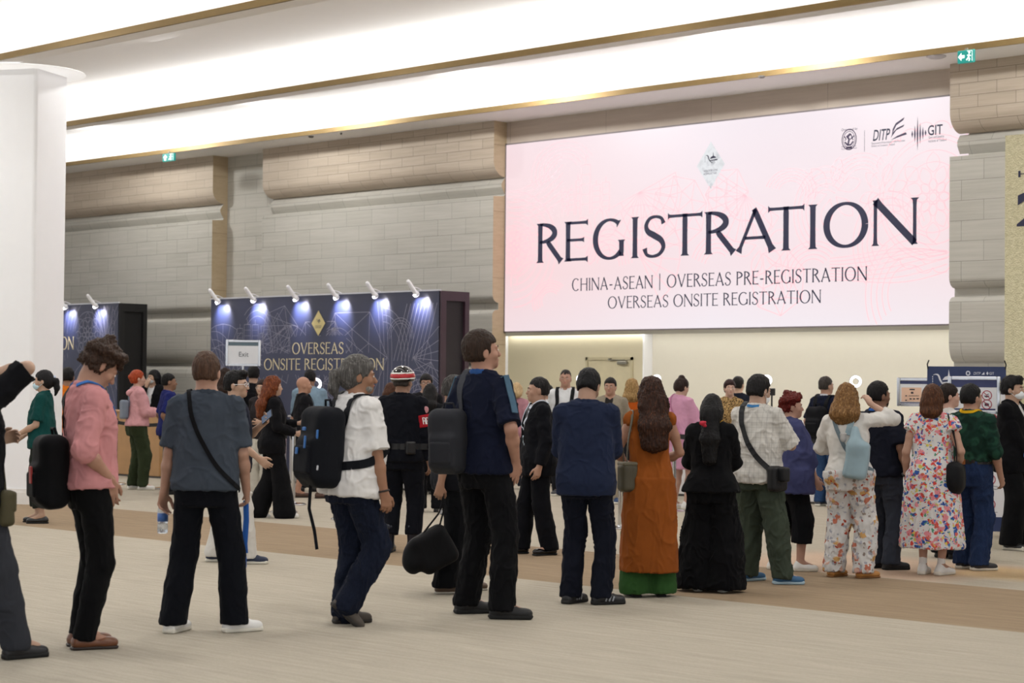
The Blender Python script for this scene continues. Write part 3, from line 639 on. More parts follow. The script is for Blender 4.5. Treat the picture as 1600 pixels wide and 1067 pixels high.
# ------------------------------------------------------------------ exit signs and soffit fittings
def exit_sign(px0, px1, pym, label, hgt):
    y = 21.62; p0, p1 = on_axis(px0, pym, 1, y), on_axis(px1, pym, 1, y); cx0 = float((p0[0]+p1[0])/2); wd = float(p1[0]-p0[0]); z = float(p0[2]+p1[2])/2
    r = empty('exit_sign', (cx0, y, z - hgt/2), 0, label, 'exit sign', 'green exit signs under the ceiling')
    mb = MB(); mb.rbox((-wd/2, -.02, 0), (wd/2, .02, hgt), .006); mb.build('sign_box', M_plain('#0d7c74', .4, emit='#12867c', estr=.55), r)
    mb = MB(); mb.box((-.02, -.01, hgt), (.02, .01, 5.9 - z + hgt/2)); mb.build('hanger', M_plain('#8a8378', .5), r)
    M = plane_M((-wd/2, -.021, 0), (1, 0, 0)); mb = MB(); w_, h_ = wd, hgt
    mb.poly([(w_*(.06), h_*.5), (w_*.26, h_*.82), (w_*.26, h_*.62), (w_*.44, h_*.62), (w_*.44, h_*.38), (w_*.26, h_*.38), (w_*.26, h_*.18)], M, .002) if label.startswith('green exit sign with left') else \
    mb.poly([(w_*.25, h_*.88), (w_*.08, h_*.5), (w_*.18, h_*.5), (w_*.18, h_*.14), (w_*.32, h_*.14), (w_*.32, h_*.5), (w_*.42, h_*.5)], M, .002)
    mb.stroke([(w_*.72, h_*.62), (w_*.68, h_*.4), (w_*.76, h_*.28), (w_*.70, h_*.12)], h_*.11, M, .002); mb.stroke([(w_*.69, h_*.4), (w_*.6, h_*.28), (w_*.56, h_*.2)], h_*.1, M, .002)
    mb.stroke([(w_*.6, h_*.56), (w_*.72, h_*.6), (w_*.82, h_*.5)], h_*.08, M, .002); mb.poly([(w_*.73+.05*h_*2*math.cos(t), h_*.78+.1*h_*math.sin(t)) for t in [k*math.pi/5 for k in range(10)]], M, .002)
    mb.stroke([(w_*.9, h_*.1), (w_*.9, h_*.9), (w_*.6, h_*.9)], h_*.05, M, .002)
    mb.build('pictogram', M_plain('#f2fbf7', .5, emit='#f2fbf7', estr=.8), r)
exit_sign(255, 273.5, 246, 'green exit sign with upward arrow on the ceiling edge, far left', .15)
exit_sign(1497, 1523, 88.5, 'green exit sign with left arrow under the ceiling, right side', .165)
DET = M_plain('#6d6a68', .5)
for px, py, nm, lb in ((486, 213, 'smoke_detector', 'small dark round smoke detector on the soffit above the middle wall'), (533, 208, 'smoke_detector', 'tiny dark sprinkler point on the soffit above the middle wall'), (1190, 119, 'smoke_detector', 'small round fitting on the soffit above the pink screen'), (1463, 88, 'ceiling_speaker', 'pale oval fitting on the soffit left of the right exit sign')):
    p = on_axis(px, py, 2, 5.885); R = .05 if 'tiny' not in lb else .02
    if nm == 'ceiling_speaker': R = .13
    mb = MB(); mb.lathe([(R, 0), (R, -.012), (R*.7, -.03), (R*.1, -.034)], (0, 0, 0), 18); o = mb.build(nm, DET if nm != 'ceiling_speaker' else M_plain('#c2bfc2', .5)); o.location = (float(p[0]), float(p[1]), 5.89); tag(o, lb, 'ceiling fitting', 'small fittings on the soffit')
# ------------------------------------------------------------------ counters, queue posts, ring lights, signs
M_CTR = M_plain('#eceaea', .45, var=.01)
def counter(pa, pb, y, h, depth, label, mat, name='counter', topmat=None):
    x0, x1 = float(on_axis(pa, 700, 1, y)[0]), float(on_axis(pb, 700, 1, y)[0]); r = empty(name, ((x0+x1)/2, y, 0), 0, label, 'counter'); w_ = (x1-x0)/2
    mb = MB(); mb.rbox((-w_, 0, .03), (w_, depth, h - .03), .008); mb.build('front_panel', mat, r)
    mb = MB(); mb.rbox((-w_ - .02, -.03, h - .03), (w_ + .02, depth + .02, h), .008); mb.build('countertop', topmat or mat, r)
    mb = MB(); mb.box((-w_ + .01, .03, 0), (w_ - .01, depth - .03, .03)); mb.build('plinth', M_plain('#5c5856', .6), r)
    return r
counter(944, 1502, 21.1, 1.08, .6, 'long white registration counter in the lit alcove under the pink screen', M_CTR)
counter(452, 716, 18.9, 1.04, .6, 'pale grey counter in front of the OVERSEAS booth', M_plain('#b9b6b6', .5))
counter(120, 249, 18.1, 1.06, .6, 'tan wooden counter in front of the far left booth', M_plain('#a98256', .5))
def stanchion(px, py, label, belts=()):
    g = ground(px, py); r = empty('queue_post', tuple(g), 0, label, 'queue post', 'chrome queue posts')
    mb = MB(); mb.lathe([(.17, 0), (.17, .012), (.15, .022), (.04, .032), (.03, .045)], (0, 0, 0), 28); mb.build('base', M_CHROME, r)
    mb = MB(); mb.lathe([(.025, .04), (.025, .90)], (0, 0, 0), 16); mb.build('pole', M_CHROME, r)
    mb = MB(); mb.lathe([(.030, .88), (.034, .89), (.034, .97), (.026, .985)], (0, 0, 0), 16); mb.build('belt_head', M_BLACK, r)
    return g
BELT = M_plain('#111114', .7)
def belt(a, b, z, label, sag=.03):
    a, b = np.array(a), np.array(b); d = unit((b - a) * V3(1, 1, 0)) if False else (b - a) / np.linalg.norm(b - a); n = np.array([-d[1], d[0], 0])
    P = [a + (b-a)*t + np.array([0, 0, z - sag*4*t*(1-t)]) for t in [k/12 for k in range(13)]]
    P[0] = P[0] + d*.036; P[-1] = P[-1] - d*.036
    mb = MB(); mb.ribbon(P, [n]*13, .05, .004); tag(mb.build('queue_belt', BELT), label, 'queue belt', 'black queue belts')
g1 = stanchion(458, 789, 'chrome queue post behind the woman with long orange hair'); g2 = stanchion(443, 801, 'chrome queue post whose base shows by the white trainers')
g3 = stanchion(969, 826, 'chrome queue post between the blue blazer and the orange dress'); g4 = stanchion(1053, 799, 'chrome queue post right of the orange dress, by the pink dress')
g5 = stanchion(540, 812, 'chrome queue post mostly hidden behind the black and blue backpack')
g6 = stanchion(1180, 822, 'chrome queue post whose base shows behind the green trousers')
g7 = stanchion(180, 757, 'chrome queue post left of the green cargo trousers'); g8 = stanchion(256, 764, 'chrome queue post behind the blue polo man')
belt(g7, g8, .93, 'black queue belt crossing in front of the tan counter'); belt(g4, g6, .93, 'black queue belt behind the long haired woman in black', .02)
belt(g4, ground(1440, 815), .93, 'black queue belt stretched in front of the long white counter'); belt(g1, g5, .93, 'black queue belt running behind the man with the blue and black backpack')
stanchion(1440, 815, 'chrome queue post hidden behind the flower print dress')

RING = M_plain('#ffffff', .4, emit='#f4f4ff', estr=2.6)
def ring_light(px, py, y, base_z, label, R=.075):
    p = on_axis(px, py, 1, y); x, z = float(p[0]), float(p[2]); r = empty('ring_light', (x, y, base_z), 0, label, 'ring light', 'ring lights on the counters')
    zz = z - base_z; mb = MB(); mb.lathe([(.07, 0), (.07, .012), (.012, .02)], (0, 0, 0), 18); mb.build('base', M_BLACK, r)
    mb = MB(); mb.tube([(0, 0, .01), (.004, 0, zz*.5), (0, 0, zz - R - .01)], .008, 8); mb.build('stand', M_BLACK, r)
    ca, sa = math.cos(YAW), math.sin(YAW)
    P = [(R*math.cos(t)*ca, R*math.cos(t)*sa, zz + R*math.sin(t)) for t in [k*math.pi/14 for k in range(29)]]
    mb = MB(); mb.tube(P, .27*R, 10, False); mb.build('lamp_ring', RING, r)
    P = [(R*math.cos(t)*ca - .02*sa, R*math.cos(t)*sa + .02*ca, zz + R*math.sin(t)) for t in [k*math.pi/14 for k in range(29)]]
    mb = MB(); mb.tube(P, .34*R, 10, False); mb.build('ring_housing', M_BLACK, r); return r
ring_light(493, 600, 19.2, 1.04, 'glowing ring light beside the light blue shirt at the OVERSEAS booth')
ring_light(907, 592, 21.4, 0.0, 'ring light on a floor stand glimpsed left of the head above the blue blazer', .05)
ring_light(1026, 592, 21.4, 1.08, 'ring light glimpsed behind the long brown hair', .05)
ring_light(1198, 594, 21.4, 1.08, 'ring light with camera stand right of the masked man in the plaid shirt', .058)
ring_light(1337, 596, 21.4, 1.08, 'ring light above the blonde woman with the pale blue sling bag', .062)
def cam_stand(px, py, y, label):
    p = on_axis(px, py, 1, y); x, z = float(p[0]), float(p[2]) - 1.08; r = empty('camera_stand', (x, y, 1.08), 0, label, 'camera stand')
    mb = MB(); mb.lathe([(.06, 0), (.06, .012), (.01, .02)], (0, 0, 0), 16); mb.build('base', M_BLACK, r)
    mb = MB(); mb.tube([(0, 0, .01), (0, 0, z)], .012, 8); mb.build('stand', M_BLACK, r)
    mb = MB(); mb.rbox((-.05, -.03, z), (.05, .02, z + .10), .008); mb.tube([(-.02, -.03, z+.06), (-.02, -.05, z+.06)], .018, 10); mb.build('camera', M_BLACK, r)
cam_stand(1206, 618, 21.35, 'small black camera on a stand beside the ring light')
def framed_sign(px0, px1, py0, py1, dist_y, label, poster, pole=True):
    c = on_axis((px0+px1)/2, (py0+py1)/2, 1, dist_y); sc = F_PX / ((c - CAM) @ FW); W_, H_ = (px1-px0)/sc, (py1-py0)/sc
    yaw = math.atan2(c[0], c[1]); r = empty('framed_sign', (float(c[0]), float(c[1]), 0), -yaw, label, 'sign stand', 'silver framed sign stands'); z0, z1 = c[2] - H_/2, c[2] + H_/2
    mb = MB(); t = .035
    for lo, hi in (((-W_/2, -.015, z0), (-W_/2+t, .015, z1)), ((W_/2-t, -.015, z0), (W_/2, .015, z1)), ((-W_/2+t, -.015, z0), (W_/2-t, .015, z0+t)), ((-W_/2+t, -.015, z1-t), (W_/2-t, .015, z1))): mb.rbox(lo, hi, .006)
    fr = mb.build('frame', M_CHROME, r)
    mb = MB(); mb.box((-W_/2+t, -.004, z0+t), (W_/2-t, .008, z1-t)); pa = mb.build('poster', M_plain('#e4e6ea', .5, var=.01), r)
    mb = MB(); mb.tube([(0, .03, 0.02), (0, .03, z0 + .1)], .016, 10); mb.build('pole', M_CHROME, r)
    mb = MB(); mb.lathe([(.16, 0), (.16, .014), (.03, .03)], (0, .03, 0), 24); mb.build('base', M_CHROME, r)
    M = plane_M((-W_/2+t, -.0045, z0+t), (1, 0, 0)); poster(M, W_-2*t, H_-2*t, pa); return r
def exit_poster(M, W_, H_, pa):
    mb = MB(); mb.poly([(0, H_*.84), (W_, H_*.84), (W_, H_), (0, H_)], M, .001); mb.build('mirror_strip', M_plain('#5f7078', .2, .4), pa)
    font_text('sign_lettering', 'Exit', M, W_*.36, W_*.68, H_*.33, H_*.22, M_plain('#4a4e55', .6), pa)
framed_sign(353, 407, 531, 572, 17.6, 'silver framed sign reading Exit in front of the OVERSEAS booth', exit_poster)
PEACH, NAVYP, REDP = M_plain('#e9c3aa', .6), M_plain('#39406a', .5), M_plain('#a8324a', .5)
def ban_icons(M, cx, cy, r, pa, kind):
    mb = MB(); mb.stroke([(cx + r*math.cos(t), cy + r*math.sin(t)) for t in [k*math.pi/14 for k in range(29)]], r*.17, M, .002); mb.stroke([(cx - r*.66, cy + r*.66), (cx + r*.66, cy - r*.66)], r*.15, M, .0025); mb.build('ban_ring', REDP, pa)
    mb = MB()
    if kind: mb.stroke([(cx-r*.5, cy-r*.1), (cx-r*.1, cy-r*.3), (cx+r*.5, cy-r*.1)], [r*.2, r*.35, r*.2], M, .0015); mb.stroke([(cx-r*.1, cy+r*.1), (cx+r*.4, cy+r*.3)], r*.16, M, .0015)
    else: mb.poly([(cx-r*.45, cy-r*.35), (cx+r*.45, cy-r*.35), (cx+r*.45, cy+r*.2), (cx+r*.15, cy+r*.2), (cx, cy+r*.38), (cx-r*.15, cy+r*.2), (cx-r*.45, cy+r*.2)], M, .0015)
    mb.build('pictogram', M_plain('#3a3340', .6), pa)
def rules_poster(M, W_, H_, pa):
    mb = MB(); mb.poly([(0, H_*.86), (W_, H_*.86), (W_, H_), (0, H_)], M, .001); mb.poly([(0, 0), (W_, 0), (W_, H_*.04), (0, H_*.04)], M, .001); mb.build('header_band', NAVYP, pa)
    mb = MB(); mb.poly([(W_*.03, H_*.06), (W_*.50, H_*.06), (W_*.50, H_*.70), (W_*.03, H_*.70)], M, .001); mb.build('peach_panel', PEACH, pa)
    mb = MB()
    for u, v, w_, h_ in ((.22, .58, .12, .06), (.25, .42, .06, .09), (.22, .16, .05, .06), (.30, .16, .05, .06), (.38, .17, .06, .06), (.12, .30, .04, .05), (.12, .1, .04, .05)): mb.poly([(W_*u, H_*v), (W_*(u+w_), H_*v), (W_*(u+w_), H_*(v+h_)), (W_*u, H_*(v+h_))], M, .002)
    for k in range(3): mb.stroke([(W_*.2, H_*(.35-.02*k)), (W_*.44, H_*(.35-.02*k))], H_*.008, M, .002)
    mb.build('pictogram', M_plain('#4a4246', .6), pa)
    ban_icons(M, W_*.64, H_*.44, H_*.11, pa, 1); ban_icons(M, W_*.64, H_*.18, H_*.11, pa, 0)
framed_sign(1402, 1478, 590, 635, 17.9, 'silver framed rules sign with peach panel, left of the navy banner', rules_poster)
def photo_poster(M, W_, H_, pa):
    mb = MB(); mb.poly([(0, H_*.76), (W_, H_*.76), (W_, H_), (0, H_)], M, .001); mb.poly([(W_*.03, H_*.02), (W_*.97, H_*.02), (W_*.97, H_*.07), (W_*.03, H_*.07)], M, .001); mb.build('header_band', NAVYP, pa)
    ban_icons(M, W_*.78, H_*.50, H_*.15, pa, 1); ban_icons(M, W_*.78, H_*.21, H_*.15, pa, 0)
framed_sign(1482, 1562, 588, 647, 17.0, 'silver framed no photography sign in front of the navy banner', photo_poster)
# tall navy and white banner on an X stand
def banner():
    b = ground(1509, 838); s_ = F_PX / ((b - CAM) @ FW); W_ = 120 / s_; H_ = 1.80; yaw = math.atan2(b[0], b[1])
    r = empty('banner_stand', tuple(b), -yaw, 'tall navy and white banner with boat emblem on a black X stand', 'banner')
    mb = MB(); mb.box((-W_/2, -.006, .06), (W_/2, 0, H_ - .02)); sh = mb.build('printed_sheet', M_plain('#e3e2e6', .6, var=.01), r); M = plane_M((-W_/2, -.0065, .06), (1, 0, 0)); hh = H_ - .08
    mb = MB(); v1 = hh; v0 = hh - 43/s_; mb.poly([(0, v0), (W_, v0), (W_, v1), (0, v1)], M, .001); mb.build('navy_field', M_plain('#27365f', .5), sh); mb = MB(); mb.poly([(0, 0), (W_, 0), (W_, .15), (0, .15)], M, .001); mb.build('navy_foot_band', M_plain('#27365f', .5), sh)
    mb = MB(); boat_mark(mb, M, W_*.24, v1 - .17, .14, .003); mb.build('boat_mark', M_plain('#d9dbe2', .5), sh)
    font_text('banner_lettering', 'BANGKOK GEMS', M, W_*.40, W_*.92, v1 - .175, .045, M_plain('#cfd3de', .5), sh, .003)
    font_text('banner_lettering', 'DITP', M, W_*.59, W_*.68, v1 - .085, .028, M_plain('#cfd3de', .5), sh, .003, .2); font_text('banner_lettering', 'GIT', M, W_*.79, W_*.85, v1 - .085, .028, M_plain('#cfd3de', .5), sh, .003)
    mb = MB(); mb.stroke([(W_*.52 + .018*math.cos(t), v1 - .07 + .02*math.sin(t)) for t in [k*math.pi/8 for k in range(17)]], .012, M, .003); mb.poly([(W_*.75, v1-.07), (W_*.765, v1-.05), (W_*.78, v1-.07), (W_*.765, v1-.09)], M, .003); mb.poly([(W_*.69, v1-.085), (W_*.73, v1-.085), (W_*.725, v1-.055)], M, .003); mb.build('organiser_marks', M_plain('#cfd3de', .5), sh)
    for k, v in enumerate((1.18, .87, .56, .30)): ban_icons(M, W_*.80, v - .02, .055 if k > 1 else .075, sh, k % 2)
    mb = MB()
    for v in (.78, .75, .47, .44, .2): mb.stroke([(W_*.7, v), (W_*.9, v)], .006, M, .002)
    mb.build('caption_lines', M_plain('#77747c', .6), sh)
    for sx in (-1, 1):
        mb = MB(); mb.tube([(sx*W_/2*.98, -.012, H_ - .05), (sx*W_/2*1.0, -.008, H_ + .0), (sx*W_/2*.96, .0, H_ + .045)], .008, 6); mb.tube([(sx*W_*.47, .004, H_ - .02), (0, .05, .9), (-sx*W_*.47, .004, .05)], .007, 6); mb.build('stand_arm', M_BLACK, r)
    mb = MB(); mb.tube([(0, .05, .9), (0, .30, 0.01)], .009, 6); mb.build('rear_leg', M_BLACK, r)
    for sx in (-1, 1):
        mb = MB(); mb.tube([(sx*W_*.47, .004, .06), (sx*W_*.47, -.08, .01)], .008, 6); mb.build('front_leg', M_BLACK, r)
banner()
# small things on the booth counter
def on_counter(px, y, z): return float(on_axis(px, 600, 1, y)[0]), y, z
x, y, z = on_counter(592, 19.1, 1.04); r = empty('brochure_holder', (x, y, z), .5, 'upright red and white leaflet holder on the grey counter', 'leaflet holder')
mb = MB(); mb.box((-.11, -.003, .0), (.11, .003, .31)); mb.box((-.11, -.05, 0), (.11, .05, .008)); h_ = mb.build('acrylic_panel', M_plain('#e9e6ea', .3), r)
mb = MB(); mb.poly([(.03, .06), (.19, .06), (.19, .2), (.03, .2)], plane_M((-.11, -.0035, 0), (1, 0, 0)), .001); mb.build('printed_picture', REDP, h_)
for px, lb in ((548, 'black laptop screen on the grey counter behind the backpack'), (665, 'black laptop screen on the grey counter behind the helmeted guard')):
    x, y, z = on_counter(px, 19.2, 1.04); r = empty('laptop', (x, y, z), .2, lb, 'laptop', 'laptops on the grey counter')
    mb = MB(); mb.rbox((-.17, -.12, 0), (.17, .12, .016), .005); mb.build('keyboard_base', M_BLACK, r)
    mb = MB(); mb.v = []; mb.box((-.17, -.13, .016), (.17, -.118, .235)); mb.build('screen_lid', M_BLACK, r)
# ------------------------------------------------------------------ smooth solid modelling (distance fields -> one closed surface)
def _hash(ix, iy, iz):
    n = (ix * 374761393 + iy * 668265263 + iz * 2147483647 + 1013904223) & 0xffffffff
    n = ((n ^ (n >> 13)) * 1274126177) & 0xffffffff
    return ((n ^ (n >> 16)) & 0xffff) / 32767.5 - 1.0
def vnoise(P, seed=0):
    P = np.asarray(P) + seed * 17.31; I = np.floor(P).astype(np.int64); f = P - I; u = f * f * (3 - 2 * f); r = 0
    for dx in (0, 1):
        for dy in (0, 1):
            for dz in (0, 1):
                wgt = (u[:, 0] if dx else 1-u[:, 0]) * (u[:, 1] if dy else 1-u[:, 1]) * (u[:, 2] if dz else 1-u[:, 2])
                r = r + wgt * _hash(I[:, 0]+dx, I[:, 1]+dy, I[:, 2]+dz)
    return r
V = lambda *a: np.array(a, float)
def unit(a): a = np.asarray(a, float); return a / (np.linalg.norm(a) + 1e-9)

class Field:
    def __init__(s): s.p = []
    def add(s, lo, hi, fn, k=0.02, op='u'): s.p.append((np.array(lo, float), np.array(hi, float), fn, k, op)); return s
    def cone(s, a, b, ra, rb, k=0.02, flat=None, fs=1.0, op='u', cap=False):
        a, b = V(*a), V(*b); ab = b - a; L2 = max(ab @ ab, 1e-8); R = max(ra, rb) * max(1, fs); fl = None if flat is None else unit(flat)
        def fn(X, Y, Z):
            x, y, z = X - a[0], Y - a[1], Z - a[2]
            tt = (x*ab[0] + y*ab[1] + z*ab[2]) / L2; t = np.clip(tt, 0, 1.6 if cap else 1)
            qx, qy, qz = x - t*ab[0], y - t*ab[1], z - t*ab[2]; d2 = qx*qx + qy*qy + qz*qz
            if fl is not None:
                w = qx*fl[0] + qy*fl[1] + qz*fl[2]; d2 = d2 + w*w*(1/fs**2 - 1)
            d = (np.sqrt(np.maximum(d2, 1e-12)) - (ra + t*(rb-ra))) * min(1.0, fs)
            return np.maximum(d, (tt - 1) * math.sqrt(L2)) if cap else d
        return s.add(np.minimum(a, b) - R, np.maximum(a, b) + R, fn, k, op)
    def chain(s, pts, rad, k=0.02, flat=None, fs=1.0, cap=False):
        for i in range(len(pts)-1): s.cone(pts[i], pts[i+1], rad[i], rad[i+1], k, flat, fs, cap=cap and i == len(pts)-2)
        return s
    def ell(s, c, r, R=None, k=0.02, op='u'):
        c = V(*c); r = V(*r); R = np.eye(3) if R is None else R; ext = np.sqrt(((R * r[None, :])**2).sum(1))
        def fn(X, Y, Z):
            x, y, z = X - c[0], Y - c[1], Z - c[2]
            u = (x*R[0,0] + y*R[1,0] + z*R[2,0]) / r[0]; v = (x*R[0,1] + y*R[1,1] + z*R[2,1]) / r[1]; q = (x*R[0,2] + y*R[1,2] + z*R[2,2]) / r[2]
            k0 = np.sqrt(u*u + v*v + q*q); k1 = np.sqrt((u/r[0])**2 + (v/r[1])**2 + (q/r[2])**2) + 1e-9
            return k0 * (k0 - 1) / k1
        return s.add(c - ext, c + ext, fn, k, op)
    def rbox(s, c, h, R=None, r=0.02, k=0.01, op='u'):
        c = V(*c); h = V(*h); R = np.eye(3) if R is None else R; ext = np.abs(R) @ h
        def fn(X, Y, Z):
            x, y, z = X - c[0], Y - c[1], Z - c[2]
            q = [np.abs(x*R[0,i] + y*R[1,i] + z*R[2,i]) - (h[i] - r) for i in range(3)]
            o = np.sqrt(sum(np.maximum(a, 0)**2 for a in q)); return o + np.minimum(np.maximum(np.maximum(q[0], q[1]), q[2]), 0) - r
        return s.add(c - ext, c + ext, fn, k, op)
    def loft(s, sec, o, R, k=0.03, n=2.4, cap=0.02):
        """sec rows: z, half width, half depth, y offset; frame R columns = side, front, up"""
        S = np.array([r if len(r) == 4 else (*r, 0.0) for r in sec], float); o = V(*o)
        zz = np.linspace(S[0, 0], S[-1, 0], 60)
        def sm(col):
            v = np.interp(zz, S[:, 0], S[:, col]); p = np.pad(v, 3, mode='edge'); return np.convolve(p, [1/7]*7, 'valid')
        A, B, C = sm(1), sm(2), sm(3); am, bm = A.max(), B.max()
        cs = np.array([[x*am, y*(bm + abs(C).max()), z] for x in (-1, 1) for y in (-1, 1) for z in (zz[0], zz[-1])]) @ R.T + o
        def fn(X, Y, Z):
            x, y, z = X - o[0], Y - o[1], Z - o[2]
            u = x*R[0,0] + y*R[1,0] + z*R[2,0]; v = x*R[0,1] + y*R[1,1] + z*R[2,1]; w = x*R[0,2] + y*R[1,2] + z*R[2,2]
            a = np.interp(w, zz, A); b = np.interp(w, zz, B); v = v - np.interp(w, zz, C)
            rho = ((np.abs(u)/a)**n + (np.abs(v)/b)**n + 1e-12) ** (1/n)
            d = (rho - 1) * np.minimum(a, b); e = np.maximum(zz[0] - w, w - zz[-1])
            if cap <= 0: return np.maximum(d, e)
            q1, q2 = d + cap, e + cap; return np.sqrt(np.maximum(q1, 0)**2 + np.maximum(q2, 0)**2) + np.minimum(np.maximum(q1, q2), 0) - cap
        return s.add(cs.min(0), cs.max(0), fn, k, 'u')
    def cut(s, o, nrm, soft=0.006):                          # remove everything on the side nrm points to
        o = V(*o); n = unit(nrm); s.p.append((None, None, lambda X, Y, Z: (X-o[0])*n[0] + (Y-o[1])*n[1] + (Z-o[2])*n[2], soft, 'i')); return s
    def mesh(s, vox):
        lo = np.min([p[0] for p in s.p if p[4] == 'u' and p[0] is not None], 0) - 3*vox; hi = np.max([p[1] for p in s.p if p[4] == 'u' and p[0] is not None], 0) + 3*vox
        n = np.ceil((hi - lo) / vox).astype(int) + 1; D = np.full(n, 0.08, np.float32)
        ax = [lo[i] + vox*np.arange(n[i]) for i in range(3)]
        for a, b, fn, k, op in s.p:
            if a is None: i0, i1 = np.zeros(3, int), n
            else:
                m = k + 2*vox; i0 = np.clip(np.floor((a - m - lo)/vox).astype(int), 0, n); i1 = np.clip(np.ceil((b + m - lo)/vox).astype(int) + 1, 0, n)
            if (i1 <= i0).any(): continue
            sl = tuple(slice(i0[j], i1[j]) for j in range(3))
            X, Y, Z = ax[0][sl[0]][:, None, None], ax[1][sl[1]][None, :, None], ax[2][sl[2]][None, None, :]
            d = fn(X, Y, Z).astype(np.float32); E = D[sl]; d = np.broadcast_to(d, E.shape)
            if op == 'u': h = np.maximum(k - np.abs(E - d), 0); D[sl] = np.minimum(E, d) - h*h/(4*max(k, 1e-6))
            elif op == 's': h = np.maximum(k - np.abs(E + d), 0); D[sl] = np.maximum(E, -d) + h*h/(4*max(k, 1e-6))
            else: h = np.maximum(k - np.abs(E - d), 0); D[sl] = np.maximum(E, d) + h*h/(4*max(k, 1e-6))
        return surface_net(D, lo, vox)
def surface_net(D, lo, vox):
    S = D < 0; S[0] = S[-1] = False; S[:, 0] = S[:, -1] = False; S[:, :, 0] = S[:, :, -1] = False
    D = np.where(S, np.minimum(D, -1e-6), np.maximum(D, 1e-6))
    n = np.array(D.shape); c = np.zeros(n - 1, np.int8)
    for dx in (0, 1):
        for dy in (0, 1):
            for dz in (0, 1): c += S[dx:n[0]-1+dx, dy:n[1]-1+dy, dz:n[2]-1+dz]
    I = np.argwhere((c > 0) & (c < 8)); idx = np.full(n - 1, -1, np.int64); idx[tuple(I.T)] = np.arange(len(I))
    acc = np.zeros((len(I), 3)); cnt = np.zeros(len(I))
    cor = [(dx, dy, dz) for dx in (0, 1) for dy in (0, 1) for dz in (0, 1)]
    val = {q: D[I[:, 0]+q[0], I[:, 1]+q[1], I[:, 2]+q[2]] for q in cor}
    for p in cor:
        for axs in range(3):
            if p[axs]: continue
            q = tuple(1 if j == axs else p[j] for j in range(3)); a, b = val[p], val[q]; m = (a < 0) != (b < 0)
            t = np.where(m, a / np.where(m, a - b, 1), 0); pt = np.array(p, float)[None, :] + t[:, None] * np.eye(3)[axs][None, :]
            acc[m] += pt[m]; cnt[m] += 1
    vt = lo + vox * (I + acc / cnt[:, None]); F = []
    for axs in range(3):
        sl0 = [slice(1, -1)]*3; sl1 = [slice(1, -1)]*3; sl0[axs] = slice(0, -1); sl1[axs] = slice(1, None)
        A, B = S[tuple(sl0)], S[tuple(sl1)]; J = np.argwhere(A != B)
        if not len(J): continue
        inside = A[tuple(J.T)]; off = np.ones(3, int); off[axs] = 0; J = J + off; u, v = (axs + 1) % 3, (axs + 2) % 3
        def g(du, dv): K = J.copy(); K[:, u] -= du; K[:, v] -= dv; return idx[tuple(K.T)]
        q = np.stack([g(1, 1), g(0, 1), g(0, 0), g(1, 0)], 1); q[~inside] = q[~inside][:, ::-1]; F.append(q)
    return vt, np.concatenate(F)
def vnormals(v, f):
    fn = np.cross(v[f[:, 2]] - v[f[:, 0]], v[f[:, 3]] - v[f[:, 1]]); n = np.zeros_like(v)
    for k in range(4):
        for a in range(3): n[:, a] += np.bincount(f[:, k], fn[:, a], len(v))
    return n / (np.linalg.norm(n, axis=1)[:, None] + 1e-12)
def relax(v, f, it=1, lam=0.5):
    for _ in range(it):
        acc = np.zeros_like(v); cnt = np.zeros(len(v))
        for k in range(4):
            a, b = f[:, k], f[:, (k+1) % 4]
            for j in range(3): acc[:, j] += np.bincount(a, v[b, j], len(v)) + np.bincount(b, v[a, j], len(v))
            cnt += np.bincount(a, minlength=len(v)) + np.bincount(b, minlength=len(v))
        v = v + lam * (acc / np.maximum(cnt, 1)[:, None] - v)
    return v

